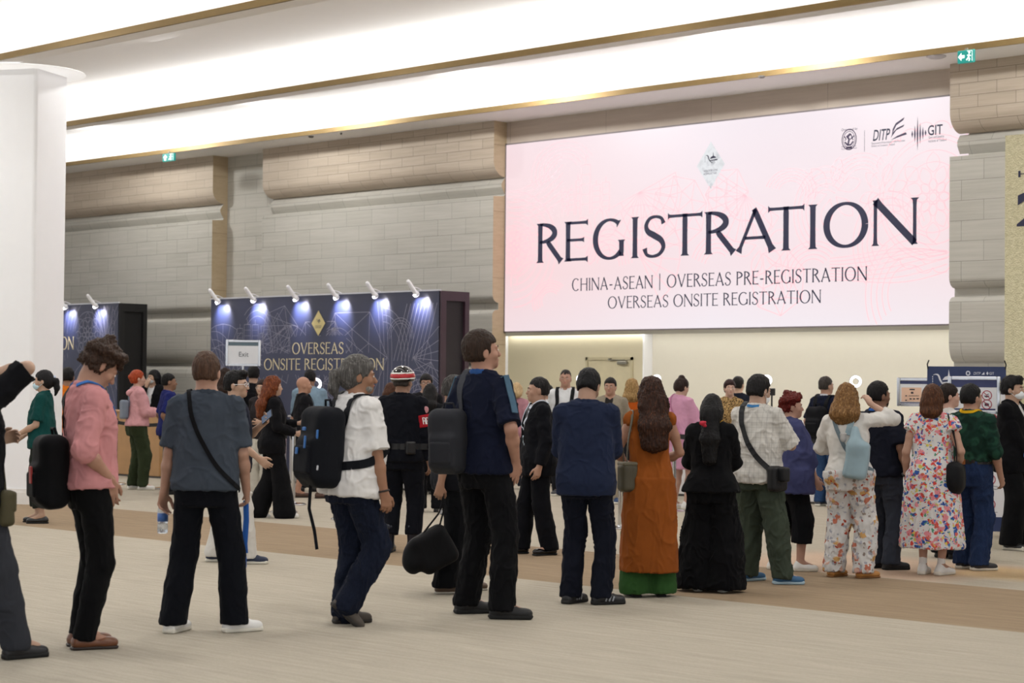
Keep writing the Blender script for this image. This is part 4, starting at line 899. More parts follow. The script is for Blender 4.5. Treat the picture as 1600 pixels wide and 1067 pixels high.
# ------------------------------------------------------------------ cloth, skin and hair materials
def M_cloth(col, pat=None, rough=.88, seed=0, wr=.35):
    key = ('c', col, pat, rough)
    if key in _mats: return _mats[key]
    nt = NT('cloth_' + col.strip('#') + ('_' + pat if pat else '')); c = lin(col); vec = nt.coords()
    big = nt.noise(vec, 5, 3); base = nt.ramp(big, [(.3, tuple(x*.9 for x in c)), (.7, tuple(min(1, x*1.08) for x in c))])
    fold = nt.noise(nt.coords((9, 9, 4)), 1.6, 3, .5)
    if pat == 'denim':
        f = nt.noise(nt.coords((120, 120, 25)), 1.5, 2); base = nt.mix(nt.ramp(f, [(.35, (0,)*3), (.7, (.4,)*3)]), base, tuple(min(1, x*1.8+.008) for x in c))
    elif pat == 'plaid':
        s = nt.n('ShaderNodeSeparateXYZ'); nt.l(vec, s.inputs[0])
        for ax, sc in ((0, 80), (2, 80), (1, 80)):
            q = nt.n('ShaderNodeMath', operation='MULTIPLY'); nt.l(s.outputs[ax], q.inputs[0]); q.inputs[1].default_value = sc*2.0
            r = nt.n('ShaderNodeMath', operation='SINE'); nt.l(q.outputs[0], r.inputs[0])
            base = nt.mix(nt.ramp(r.outputs[0], [(.80, (0,)*3), (.97, (.28,)*3)]), base, lin('#8d8a86'))
    elif pat in ('flowers', 'print', 'leopard', 'camo'):
        if pat == 'flowers': lay = [(8, .30, '#c49a62'), (9, .25, '#b8705a'), (15, .24, '#8d8078'), (10, .24, '#cfa898'), (19, .28, '#a3a3ac'), (13, .16, '#a4432f')]
        elif pat == 'print': lay = [(12, .33, '#d98a92'), (16, .28, '#cf4a44'), (14, .26, '#34549a'), (18, .22, '#d4c460'), (21, .2, '#58987a'), (17, .26, '#d0655a'), (23, .22, '#4470b0'), (30, .18, '#c0392f')]
        elif pat == 'camo': lay = [(6, .36, '#12281f'), (9, .34, '#274d3c'), (12, .3, '#0e1f1a')]
        else: lay = [(60, .42, '#2a1d12'), (75, .3, '#3d2a18')]
        wob = nt.n('ShaderNodeTexNoise'); wob.inputs['Scale'].default_value = 22 if pat != 'camo' else 9; nt.l(vec, wob.inputs['Vector'])
        for i, (sc, th, cc) in enumerate(lay):
            v = nt.n('ShaderNodeTexVoronoi'); v.inputs['Scale'].default_value = sc
            mp = nt.n('ShaderNodeMapping'); mp.inputs['Location'].default_value = (i*3.7, i*1.9, i*2.3); mp.inputs['Rotation'].default_value = (i*.6, i*.4, i)
            ad = nt.mix(.07, vec, wob.outputs['Color'], 'ADD'); nt.l(ad, mp.inputs[0]); nt.l(mp.outputs[0], v.inputs['Vector'])
            base = nt.mix(nt.ramp(v.outputs['Distance'], [(th-.02, (1 if pat != 'camo' else .7,)*3), (th + (.03 if pat != 'camo' else .12), (0,)*3)]), base, lin(cc))
    elif pat == 'stripe':
        pass
    nt.bump(fold, wr, .012)
    _mats[key] = nt.set(base, rough, spec=.14 if rough > .55 else .35, sheen=.015); return _mats[key]
def M_skin(col):
    key = ('s', col)
    if key not in _mats:
        nt = NT('skin'); c = lin(col); g_ = sum(c)/3; c = tuple(.93*(x*.82 + g_*.18) for x in c); nz = nt.noise(nt.coords(), 14, 3)
        b = nt.ramp(nz, [(.3, (c[0]*.9, c[1]*.85, c[2]*.83)), (.65, c)]); nt.b.inputs['Subsurface Weight'].default_value = 0.0
        _mats[key] = nt.set(b, .5, spec=.35)
    return _mats[key]
def M_hair(col, col2=None):
    key = ('h', col, col2)
    if key not in _mats:
        nt = NT('hair'); c = lin(col); c2 = lin(col2) if col2 else tuple(x*1.7+.004 for x in c)
        nz = nt.noise(nt.coords((90, 90, 9)), 1.2, 3, .6); b = nt.ramp(nz, [(.32, tuple(x*.55 for x in c)), (.55, c), (.75, c2)]); nt.bump(nz, .7, .008)
        _mats[key] = nt.set(b, .5, spec=.22)
    return _mats[key]
EYEW, IRIS, LIPC = M_plain('#d9d4cf', .3), M_plain('#1d130d', .2), M_plain('#a8605a', .5)

# ------------------------------------------------------------------ the figure
def rotz(a): c, s = math.cos(a), math.sin(a); return np.array([[c, -s, 0], [s, c, 0], [0, 0, 1]])
def rotx(a): c, s = math.cos(a), math.sin(a); return np.array([[1, 0, 0], [0, c, -s], [0, s, c]])
def roty(a): c, s = math.cos(a), math.sin(a); return np.array([[c, 0, s], [0, 1, 0], [-s, 0, c]])
D2R = math.pi / 180
def two_bone(a, b, l1, l2, pole):
    d = b - a; L = np.linalg.norm(d); L2 = min(L, (l1 + l2) * .999); u = d / (L + 1e-9); b = a + u * L2
    x = (l1*l1 - l2*l2 + L2*L2) / (2*L2); h = math.sqrt(max(l1*l1 - x*x, 0)); p = np.asarray(pole, float); p = p - u*(p @ u); p = unit(p)
    return a + u*x + p*h, b

class Person:
    """local frame: +x right hand side, +y the way the person faces, z up; sizes for 1.75 m scaled to the height"""
    def __init__(s, name_label, foot_px, head_y, face, H=None, sex='m', wide=1.0, belly=0.0, lean=0.0, side=0.0, hyaw=0.0, hpitch=0.0, hroll=0.0,
                 armR=None, armL=None, curlR=25, curlL=25, feet=None, skin='#b98a6c', group=None, vox=None, twist=0.0, hipy=0.0, hipz=0.0):
        g = ground(*foot_px); s.pos = g; s.g = g
        rad = unit((g - CAM) * V(1, 1, 0)); a = -face * D2R; s.fw = rotz(a) @ rad
        s.rz = math.atan2(s.fw[1], s.fw[0]) - math.pi/2
        if H is None:
            q = ray(foot_px[0], head_y); t = np.linalg.norm((g - CAM)[:2]) / np.linalg.norm(q[:2]); H = (CAM + q*t)[2]
        s.H = H; k = s.k = H / 1.75; s.w = wide; s.f = sex == 'f'; s.dist = np.linalg.norm(g - CAM)
        s.vox = vox or (0.0065 if s.dist < 15.5 else 0.0085 if s.dist < 19 else 0.0115)
        s.skin = M_skin(skin)
        s.garm = []; s.bvh = None
        s.root = empty('person', tuple(g), s.rz, name_label, 'person', group)
        sx = (.148 if s.f else .168) * k * (wide*.6 + .4); s.lean = lean; s.wk = wide * k
        s.hip = V(0, hipy, .905*k + hipz); R = rotz(twist*D2R) @ rotx(-lean*D2R) @ roty(side*D2R); s.R = R
        T = lambda x, y, z: s.hip + R @ V(x, y, z)                            # torso frame, z above the hip joints
        s.T = T; s.neck = T(0, -.012*k, .575*k); s.shR = T(sx, -.012*k, .503*k); s.shL = T(-sx, -.012*k, .503*k)
        Rh = rotz(-hyaw*D2R) @ rotx(-hpitch*D2R) @ roty(hroll*D2R); s.Rh = R @ Rh if lean > 25 else rotx(-lean*.5*D2R) @ Rh
        s.hp = T(0, .0, .610*k)                                               # head pivot
        s.h = lambda x, y, z: s.hp + s.Rh @ (V(x, y, z) * k * (1.0 if s.f else 1.045))
        ft = feet or [(.10, 0, 12), (-.10, 0, -12)]
        s.feet = []
        for i, q in enumerate(ft):                                            # x, y, toe angle, lift, pitch
            x, y, ta = q[:3]; lift = q[3] if len(q) > 3 else 0; pit = q[4] if len(q) > 4 else 0; s.feet.append((V(x, y, lift), ta, pit))
        s.legs = []
        for i, (p, ta, pit) in enumerate(s.feet):
            hj = s.hip + rotz(twist*.5*D2R) @ V((.088 if not s.f else .09)*k*(1 if i == 0 else -1), 0, 0)
            Rf = rotz(-ta*D2R) @ rotx(pit*D2R); ank = p + Rf @ V(0, 0, .085*k)
            kn, an = two_bone(hj, ank, .42*k, .41*k, rotz(-ta*.6*D2R) @ V(0, 1, 0)); s.legs.append((hj, kn, an, Rf, p))
        s.arms = []
        for sgn, spec, sh in ((1, armR, s.shR), (-1, armL, s.shL)):
            spec = spec or dict(hand=(sgn*(sx/k + .05), .03, .02))
            hd = spec['hand']; tgt = s.hip + (R if spec.get('torso', 1) else np.eye(3)) @ (V(*hd) * k)
            el, wr = two_bone(sh, tgt, .295*k, .255*k, (R @ V(*spec.get('pole', (sgn*.35, -1, -.1)))))
            dr = unit(R @ V(*spec['dir'])) if 'dir' in spec else unit(wr - el)
            pn = unit(R @ V(*spec['palm'])) if 'palm' in spec else unit(R @ V(-sgn, .15, 0))
            s.arms.append((sgn, sh, el, wr, dr, pn, spec.get('curl', curlR if sgn > 0 else curlL), spec.get('spread', 6)))
    # -- body -----------------------------------------------------------
    def torso_sec(s, g=0.0, gb=None):
        k, w = s.k, s.w; gb = g if gb is None else gb
        m = [(-.09, .150, .098, -.012), (0, .170, .112, -.018), (.07, .164, .106, -.012), (.16, .150, .098, 0), (.28, .160, .106, .004), (.38, .172, .112, .004), (.47, .160, .100, -.006), (.525, .118, .082, -.012), (.58, .070, .060, -.016)]
        f = [(-.09, .150, .100, -.012), (0, .172, .112, -.02), (.07, .156, .104, -.014), (.17, .124, .086, .002), (.28, .136, .098, .014), (.36, .148, .106, .018), (.46, .138, .090, -.004), (.52, .100, .070, -.012), (.575, .058, .052, -.016)]
        return [(z*k, a*k*w + g, b*k*(w*.8+.2) + gb, y*k) for z, a, b, y in (f if s.f else m)]
    def hand(s, F, arm):
        sgn, sh, el, wr, d, pn, curl, spread = arm; k = s.k * (.92 if s.f else 1.0); pn = unit(pn - d * (pn @ d)); sd = np.cross(d, pn) * (1 if sgn > 0 else 1)
        th = unit(np.cross(pn, d)) * (-sgn); th = -th if sgn < 0 else th                       # provisional thumb side
        up = s.thumb_up.get(sgn) if hasattr(s, 'thumb_up') else None
        ref = V(0, 1, .25) if abs(d[2]) > .6 else V(0, 0, 1)
        if th @ ref < 0: th = -th
        for j, (off, L, fan) in enumerate(((.029, .073, 1), (.010, .081, .3), (-.010, .075, -.4), (-.028, .058, -1.1))):
            kn = wr + d*.088*k*(1 - .06*abs(j-1)) + th*off*k; F.cone(wr + d*.012*k + th*off*.55*k, kn, .0145*k, .0115*k, .012, pn, .85)
            q = kn; dd = unit(d + th*fan*math.tan(spread*D2R)); c = curl * (1 + .12*j)
            for m, (fr, r0, r1) in enumerate(((.46, .0098, .0088), (.30, .0088, .008), (.24, .008, .0066))):
                a = c*D2R * (.7, 1.0, .8)[m]; dd = unit(dd*math.cos(a) + pn*math.sin(a)); q2 = q + dd*L*fr*k; F.cone(q, q2, r0*k, r1*k, .004); q = q2
        b0 = wr + d*.022*k + th*.018*k; b1 = b0 + unit(d*.65 + th*.7 + pn*.28)*.042*k; b2 = b1 + unit(d*.9 + th*.3 + pn*(.2+curl*.006))*.034*k; b3 = b2 + unit(d*.9 + th*.05 + pn*(.25+curl*.008))*.026*k
        F.chain([b0, b1, b2, b3], [.016*k, .012*k, .0105*k, .0085*k], .006)
    def head(s, F):
        h = s.h; k = s.k * (1.0 if s.f else 1.045); Rh = s.Rh; c = lambda x, y, z, r, kk=.02, op='u': F.ell(h(x, y, z), tuple(q*k for q in r), Rh, kk, op)
        c(0, -.012, .128, (.074, .094, .090)); c(0, .022, .075, (.060, .066, .078), .03); c(0, .048, .028, (.040, .042, .034), .03)
        F.cone(h(0, .074, .012), h(0, .070, .016), .017*k, .017*k, .02)
        for q in (-1, 1):
            c(q*.040, .060, .072, (.022, .022, .022), .02); c(q*.0755, -.008, .088, (.0085, .020, .032), .006)
            F.ell(h(q*.032, .098, .102), (.015*k, .012*k, .010*k), Rh, .012, 's'); F.cone(h(q*.012, .086, .118), h(q*.046, .074, .118), .010*k, .008*k, .012)
            c(q*.032, .0785, .1005, (.0135, .0115, .0115), .003)
        F.cone(h(0, .086, .104), h(0, .107, .072), .0085*k, .012*k, .010); c(0, .103, .066, (.016, .011, .008), .008)
        F.cone(h(-.018, .084, .042), h(.018, .084, .042), .008*k, .008*k, .010)
        n0 = s.T(0, -.018*s.k, .56*s.k); F.chain([n0, s.h(0, -.012, .02), s.h(0, -.02, .06)], [.060*s.k*(.85 if s.f else 1), .054*s.k*(.85 if s.f else 1.0), .055*s.k*(.88 if s.f else 1)], .03)
    def body(s):
        F = Field(); k, w = s.k, s.w; kw = k*(w*.6+.4)*(.86 if s.f else 1)
        F.loft(s.torso_sec(), s.hip, s.R, .03)
        for i, (hj, kn, an, Rf, p) in enumerate(s.legs):
            m1, m2 = hj + (kn-hj)*.45, kn + (an-kn)*.32
            F.chain([hj, m1, kn, m2, an], [.086*kw, .072*kw, .052*kw, .052*kw, .036*kw], .03)
            F.cone(an, an + Rf @ V(0, .13*k, -.045*k), .034*k, .024*k, .02)
        for arm in s.arms:
            sgn, sh, el, wr = arm[:4]
            F.cone(s.T(sgn*.06*k, -.014*k, .512*k), sh, .045*kw, .048*kw, .03); F.cone(s.T(sgn*.02*k, -.02*k, .58*k), s.T(sgn*.13*k, -.014*k, .525*k), .046*kw, .030*kw, .03); F.chain([sh, sh+(el-sh)*.5, el, el+(wr-el)*.35, wr], [.049*kw, .045*kw, .037*kw, .039*kw, .0255*kw], .02)
            F.cone(wr, wr + arm[4]*.03*k, .0255*kw, .025*k, .015, arm[5], .8); s.hand(F, arm)
        s.head(F); v, f = F.mesh(s.vox); v = relax(v, f, 1, .4)
        s.bodyo = mesh_obj('body', v, f, s.skin, s.root, True); return s
    # -- garments ---------------------------------------------------------
    def cloth(s, name, F, mat, vox=None, wr=.007, fr=(8, 8, 8), seed=1, parent=None, it=1, smooth_only=None):
        v, f = F.mesh(vox or max(s.vox*1.15, .0075)); v = relax(v, f, it)
        if wr:
            n = vnormals(v, f); q = vnoise(v*np.array(fr), seed); q2 = vnoise(v*np.array(fr)*1.9 + q[:, None]*1.3, seed+3); q3 = vnoise(v*np.array(fr)*4.2 + q2[:, None], seed+5); r = (1 - np.minimum(np.abs(q2)*2.2, 1))**1.5
            v = v + n * (wr * (.7*q + .9*r + .3*q3 - .35))[:, None]
        if name not in ('hair', 'shoe', 'sole', 'sock', 'eye', 'iris', 'eyebrow', 'mouth', 'beard', 'face_mask', 'helmet') and parent is None: s.garm.append((v, f)); s.bvh = None
        return mesh_obj(name, v, f, mat, parent or s.root, True)
    def snap(s, P, N, off=.006):
        from mathutils.bvhtree import BVHTree
        if s.bvh is None:
            vs, fs, b = [], [], 0
            for v, f in s.garm: vs.append(v); fs.append(f + b); b += len(v)
            s.bvh = BVHTree.FromPolygons(np.concatenate(vs).tolist(), np.concatenate(fs).tolist())
        o = []
        for p, n in zip(P, N):
            h = s.bvh.ray_cast(Vector(p + n*.16), Vector(-n), .26)[0]; o.append(V(*h) + n*off if h is not None else p)
        return np.array(o)
    def top(s, name, mat, g=.014, hem=-.05, sleeve=.5, sr=.0, flare=0.0, neck=.53, wr=.008, seed=1, open_front=None, collar=None, loose=0.0, box=0.0, over=.014, skirt=None, fr=(8, 8, 8)):
        """hem: z above the hip joint; sleeve: 0..1 to the elbow, 1..2 to the wrist"""
        F = Field(); k = s.k; kw = k*(s.w*.6+.4)*(.88 if s.f else 1); neck = neck and neck + .032; sec = [q for q in s.torso_sec(g) if q[0] > hem*k + .01]
        z0 = hem*k; b = s.torso_sec(g); a0 = np.interp(z0, [q[0] for q in b], [q[1] for q in b]); b0 = np.interp(z0, [q[0] for q in b], [q[2] for q in b]); y0 = np.interp(z0, [q[0] for q in b], [q[3] for q in b])
        if hem < -.09: a0 += .0; b0 += .0
        a0 += over; b0 += over; sec = [(q[0], q[1] + over*np.clip((.2*k-q[0])/(.1*k), 0, 1), q[2] + over*np.clip((.2*k-q[0])/(.1*k), 0, 1), q[3]) for q in sec]
        sec = [(z0, a0 + flare + loose, b0 + flare*.8 + loose, y0)] + [(q[0], q[1] + loose*(1 if q[0] < .34*k else .4) + flare*max(0, .1*k - q[0])/(.1*k - z0 + 1e-6)*.7, q[2] + loose*(1 if q[0] < .34*k else .4), q[3]) for q in sec]
        if box:                                                               # straight-hanging cut: fill the waist in
            am = max(q[1] for q in sec[2:-2]); bm = max(q[2] for q in sec[2:-2])
            sec = [(q[0], q[1] + box*max(0, am - q[1]), q[2] + box*max(0, bm - q[2]), q[3]) if q[0] < .36*k else q for q in sec]
        F.loft(sec, s.hip, s.R, .03, 2.5, .012)
        if skirt:
            zb, rb, dep = skirt; zb -= s.hip[2]; q0 = sec[0]; K = []
            for t in np.linspace(0, 1, 9):
                z = zb + (.04*k - zb)*t; u = 1 - t; u = u**.9; K.append((z, q0[1]*(1-u) + rb*u, q0[2]*(1-u) + rb*dep*u, q0[3]*(1-u)))
            F.loft(K, s.hip, np.eye(3), .012, 2.3, .005)
        for sgn, sh, el, wr_, *_ in s.arms:
            F.cone(s.T(sgn*.06*k, -.014*k, .512*k), sh, .045*kw + g, .047*kw + g, .035); F.cone(s.T(sgn*.02*k, -.02*k, .575*k), s.T(sgn*.13*k, -.014*k, .525*k), .040*kw + g*.8, .028*kw + g, .03)
            if sleeve > 0:
                e = min(sleeve, 1.0); r = .050*kw + g; pts = [sh, sh + (el-sh)*e*.5, sh + (el-sh)*e]; rad = [.049*kw + g, .048*kw + g + sr*.5, .046*kw + g*1.1 + sr]
                if sleeve > 1: e2 = sleeve - 1; pts += [el + (wr_-el)*e2*.5, el + (wr_-el)*e2]; rad[-1] = .044*kw + g + sr; rad += [.042*kw + g + sr, .031*kw + g + sr*.8]
                F.chain(pts, rad, .018, cap=True)
        if neck:
            F.cone(s.T(0, -.005*k, neck*k), s.T(0, .02*k, (neck+.2)*k), .064*k*(.9 if s.f else 1), .09*k, .01, op='s')
        if open_front:
            w_, zb = open_front; F.cone(s.T(0, .125*k, zb*k), s.T(0, .09*k, .63*k), .012, w_*1.25*k, .008, op='s')
        o = s.cloth(name, F, mat, wr=wr, seed=seed, fr=fr)
        if collar:
            C = Field(); kk = k*(.9 if s.f else 1); n = 9; P = []
            for i in range(n + 1):
                a = (-150 + 300*i/n)*D2R; P.append(s.T(.064*kk*math.sin(a)*1.05, -.016*k - .060*kk*math.cos(a), (.588 - .012*(1-math.cos(a)))*k))
            for i in range(n): C.cone(P[i], P[i+1], .015*k, .015*k, .006, s.R @ V(0, 0, 1), 1.6)
            s.cloth('collar', C, collar, .007, 0, parent=o)
        return o
    def trousers(s, mat, g=.012, hemr=.075, length=1.0, kneer=None, top=.10, wr=.0055, seed=5, name='trousers', belly=0.0):
        F = Field(); k = s.k; kw = k*(s.w*.6+.4)*(.9 if s.f else 1)
        sec = [q for q in s.torso_sec(g) if q[0] < top*k - .005]; sec = [(-.118*k, *sec[0][1:])] + sec; F.loft(sec + [(top*k, sec[-1][1], sec[-1][2], sec[-1][3])], s.hip, s.R if s.lean < 12 else s.R, .03, 2.4, .01)
        for hj, kn, an, Rf, p in s.legs:
            kr = kneer or (hemr*.5 + .062*kw*.5 + .012); m1 = hj + (kn-hj)*.45
            hip_ = hj + V(0, -.012*k, -.01*k)
            if length >= 1:
                end = an + (an-kn)/np.linalg.norm(an-kn)*.045*k*(length-1)*10 if length > 1 else an + unit(an-kn)*.012
                F.chain([hip_, m1, kn, kn+(end-kn)*.5, end], [.090*kw+g, (.078*kw+g)*.6+kr*.4, kr, kr*.5+hemr*.5, hemr], .02)
            else:
                t = length; end = hj + (kn-hj)*(t*2) if t <= .5 else kn + (an-kn)*((t-.5)*2)
                F.chain([hip_, m1, end] if t <= .5 else [hip_, m1, kn, end], [.090*kw+g, .080*kw+g, hemr] if t <= .5 else [.090*kw+g, .080*kw+g, kr, hemr], .02, cap=True)
        # clean horizontal hems
        if length >= 1 and not any(q[2] for q in s.feet) and not any(q[0][2] > .01 for q in s.feet):
            zc = .028*k if length > 1.02 else .05*k; F.cut(V(0, 0, zc), V(0, 0, -1), .004)
        return s.cloth(name, F, mat, wr=wr, fr=(11, 11, 6.5), seed=seed)
    def skirt(s, mat, z_top, z_bot, r_bot, name='skirt', g=.016, wr=.008, mid=None, seed=3, dep=.8):
        F = Field(); k = s.k; b = s.torso_sec(g); zs = [q[0] for q in b]; zt = z_top*k; sec = []
        zb = z_bot - s.hip[2]
        for t in np.linspace(0, 1, 8):
            z = zb + (zt-zb)*t; ab = np.interp(max(z, 0), zs, [q[1] for q in b]); bb = np.interp(max(z, 0), zs, [q[2] for q in b]); y = np.interp(z, zs, [q[3] for q in b])
            u = np.clip(-z / -zb, 0, 1) if zb < 0 else 0
            sec.append((z, ab*(1-u) + r_bot*u, bb*(1-u) + r_bot*dep*u, y))
        F.loft(sec, s.hip, np.eye(3) if s.lean < 8 else s.R, .02, 2.2, .006)
        return s.cloth(name, F, mat, wr=wr, fr=(15, 15, 2.0), seed=seed)
    def shoes(s, mat, sole, style='sneaker', sock=None, smat=None):
        k = s.k * (.93 if s.f else 1.0)
        for i, (hj, kn, an, Rf, p) in enumerate(s.legs):
            q = lambda x, y, z: p + Rf @ (V(x, y, z) * k)
            F = Field(); F.rbox(q(0, .055, .035), (.040*k, .125*k, .020*k), Rf, .018, .02); F.ell(q(0, .125, .035), (.044*k, .062*k, .034*k), Rf, .02); F.ell(q(0, -.035, .045), (.036*k, .040*k, .042*k), Rf, .02)
            if style != 'slip': F.cone(q(0, .0, .06), q(0, .075, .055), .038*k, .030*k, .03); 
            else: F.cone(q(0, -.02, .05), q(0, .02, .045), .036*k, .033*k, .03)
            if style == 'boot': F.cone(q(0, 0, .06), q(0, -.005, .24), .045*k, .056*k, .03)
            elif style in ('sneaker', 'chunky'): F.cone(q(0, -.01, .06), q(0, -.012, .085), .040*k, .040*k, .02)
            F.cut(q(0, 0, .016), Rf @ V(0, 0, -1), .002)
            sh = s.cloth('shoe', F, mat, .0062, 0)
            G = Field(); hgt = .017 if style in ('sneaker',) else .024 if style == 'chunky' else .010
            G.rbox(q(0, .055, hgt), (.041*k, .128*k, hgt*k), Rf, .008, .01); G.ell(q(0, .128, hgt), (.046*k, .066*k, hgt*1.05*k), Rf, .012); G.ell(q(0, -.045, hgt), (.037*k, .040*k, hgt*1.05*k), Rf, .01); G.cut(q(0, 0, .0005), Rf @ V(0, 0, -1), .001)
            G.cut(q(0, 0, hgt*2.05), Rf @ V(0, 0, 1), .003)
            s.cloth('sole', G, sole, .0058, 0, parent=sh)
            if style == 'sneaker' and s.dist < 16:
                B = MB()
                for j in range(3): B.tube([q(-.026+.003*j, .045+.022*j, .066-.006*j), q(0, .048+.022*j, .083-.009*j), q(.026-.003*j, .045+.022*j, .066-.006*j)], .0035, 6)
                B.build('laces', sole if mat is not WHITE_SH else M_plain('#c9c7c2', .7), sh)
            if sock:
                K = Field(); K.chain([q(0, -.005, .07), an + (kn-an)*.22], [.041*k, .043*k*(.9 if s.f else 1)], .01); s.cloth('sock', K, sock, .007, 0)
    # -- hair -----------------------------------------------------------------
    def hair(s, style, mat, length=.0, vol=0.0, seed=2):
        F = Field(); h = s.h; k = s.k * (1.0 if s.f else 1.045); Rh = s.Rh; r = (.005 if style == 'crop' else .009 if style in ('short', 'quiff') else .011) + vol
        F.ell(h(0, -.016, .134), tuple((q + r)*k for q in (.074, .094, .090)), Rh, .02)
        if style in ('short', 'crop', 'quiff', 'curly'):
            F.ell(h(0, -.044, .085), ((.065+r)*k, (.063+r*.7)*k, .075*k), Rh, .02)
            F.cut(h(0, -.06, .046 if style != 'crop' else .052), Rh @ V(0, -.15, -1), .012)
            F.rbox(h(0, .12, .02), (.12*k, .062*k + .028*k, .125*k), Rh, .02, .012, op='s')
            F.rbox(h(0, .080, .03), (.12*k, .06*k, .062*k), Rh, .012, .010, op='s')
            for q in (-1, 1): F.ell(h(q*.086, -.006, .084), (.022*k, .020*k, .030*k), Rh, .006, 's')
            if style == 'quiff': F.ell(h(0, .055, .200), (.058*k, .045*k, .034*k), Rh, .02)
            if style == 'curly':
                for j in range(26):
                    a, b = j*2.4, .15 + .75*((j*.618) % 1); F.ell(h((.078+vol)*math.sin(a)*math.sin(b*1.9), -.016 - (.098+vol)*math.cos(a)*math.sin(b*1.9)*.9, .15 + (.085+vol)*math.cos(b*1.9)), (.030*k,)*3, Rh, .012)
                F.rbox(h(0, .14, .03), (.12*k, .075*k, .10*k), Rh, .02, .012, op='s')
        else:
            F.ell(h(0, -.05, .09), ((.068+r)*k, (.064+r)*k, .085*k), Rh, .02)
            if style in ('long', 'bob', 'wavy'):
                L = length; bk = lambda z: s.T(0, 0, 0)
                n = 6; nb = s.T(0, (-.115 - .0)*s.k, (.52)*s.k); c0 = h(0, -.06, .09)
                tgt = h(0, -.075, .09 - L) if L < .2 else nb + V(0, 0, 0) + s.R @ V(0, -.035*s.k, -(L-.2))
                mid = h(0, -.088, .0) if L >= .2 else (c0+tgt)/2
                pts = [c0, (c0+mid)/2 + Rh @ V(0, -.012, 0), mid, mid + (tgt-mid)*.5 + s.R @ V(0, -.02, 0), tgt]
                wd = [.082, .086, .084, .086, .062] if style != 'wavy' else [.084, .094, .102, .112, .098]
                F.chain([p for p in pts], [q*k*.62 for q in wd], .03, s.R @ V(1, 0, 0), 1.55 if style != 'wavy' else 1.8)
                for q in (-1, 1):                                              # locks beside the face
                    F.chain([h(q*.066, -.005, .135), h(q*.076, -.006, .085), h(q*.076, -.02, max(.09 - L*.9, -.04))], [.026*k, .026*k, .020*k], .02, Rh @ V(0, 1, 0), 1.5)
            elif style == 'bun':
                F.ell(h(*(length if isinstance(length, tuple) else (0, -.075, .215))), (.046*k, .044*k, .038*k), Rh, .01)
            elif style == 'pony':
                F.chain([h(0, -.105, .12), h(0, -.15, .10), h(0, -.16, .02), h(0, -.14, .10 - length)], [.030*k, .034*k, .032*k, .012*k], .02)
            F.rbox(h(0, .135, .03), (.072*k, .085*k, .112*k), Rh, .03, .015, op='s')
            if style in ('bun', 'pony'):
                F.rbox(h(0, .088, .02), (.12*k, .07*k, .075*k), Rh, .015, .010, op='s'); F.cut(h(0, -.06, .03), Rh @ V(0, -.2, -1), .012) if style == 'bun' else None
                for q in (-1, 1): F.ell(h(q*.086, -.004, .084), (.020*k, .021*k, .031*k), Rh, .006, 's')
        wr = {'curly': .013, 'wavy': .009, 'quiff': .006}.get(style, .0045); fr = {'curly': (38, 38, 38), 'wavy': (40, 40, 14)}.get(style, (55, 55, 13))
        return s.cloth('hair', F, mat, max(.0062, s.vox*.8), wr, fr, seed)
    def face(s, brow='#1a1210', lips=None, beard=None):
        h = s.h; k = s.k * (1.0 if s.f else 1.045); Rh = s.Rh
        for q in (-1, 1):
            b = MB(); 
            F = Field(); F.ell(h(q*.032, .0855, .101), (.0125*k, .008*k, .0062*k), Rh, .002); e = s.cloth('eye', F, EYEW, .003, 0)
            G = Field(); G.ell(h(q*.032, .0908, .101), (.0052*k, .0045*k, .0055*k), Rh, .002); s.cloth('iris', G, IRIS, .0025, 0, parent=e)
            B = Field(); B.chain([h(q*.014, .096, .119), h(q*.033, .090, .1235), h(q*.048, .078, .119)], [.0038*k, .0042*k, .0026*k], .004); s.cloth('eyebrow', B, M_hair(brow), .0035, 0)
        L = Field(); L.chain([h(-.021, .088, .043), h(0, .0945, .0445), h(.021, .088, .043)], [.003*k, .0062*k, .003*k], .004); s.cloth('mouth', L, lips or LIPC, .0035, 0)
        if beard:
            B = Field(); B.ell(h(0, .040, .030), (.052*k, .052*k, .042*k), Rh, .01); B.ell(h(0, .086, .050), (.03*k, .012*k, .028*k), Rh, .006, 's'); B.cut(h(0, 0, .055), Rh @ V(0, .1, 1), .01); s.cloth('beard', B, M_hair(beard), .0062, .002, (80, 80, 80))
    def mask(s, col='#e8ecef'):
        h = s.h; k = s.k * (1.0 if s.f else 1.045); F = Field(); F.ell(h(0, .052, .045), (.058*k, .064*k, .048*k), s.Rh, .01); F.ell(h(0, .0, .04), (.058*k, .058*k, .07*k), s.Rh, .004, 's'); F.rbox(h(0, -.06, .05), (.2*k, .09*k, .2*k), s.Rh, .01, .005, op='s')
        m = s.cloth('face_mask', F, M_cloth(col, None, .8), .0058, 0)
        for q in (-1, 1):
            b = MB(); b.tube([h(q*.056, .045, .065), h(q*.080, -.012, .098), h(q*.082, -.022, .085), h(q*.058, .040, .03)], .0022, 6); b.build('ear_loop', M_cloth(col, None, .8), m)
    def glasses(s, col='#1a1a1c'):
        h = s.h; b = MB()
        for q in (-1, 1):
            P = [h(q*.034 + .023*math.cos(t), .101 - .006*abs(math.cos(t)), .101 + .017*math.sin(t)) for t in [j*math.pi/8 for j in range(17)]]; b.tube(P, .0024*s.k, 6, False)
            b.tube([h(q*.057, .095, .106), h(q*.080, .03, .104), h(q*.080, -.012, .102)], .0026*s.k, 6)
        b.tube([h(-.011, .105, .104), h(.011, .105, .104)], .0024*s.k, 6); return b.build('glasses', M_plain(col, .3), s.root)
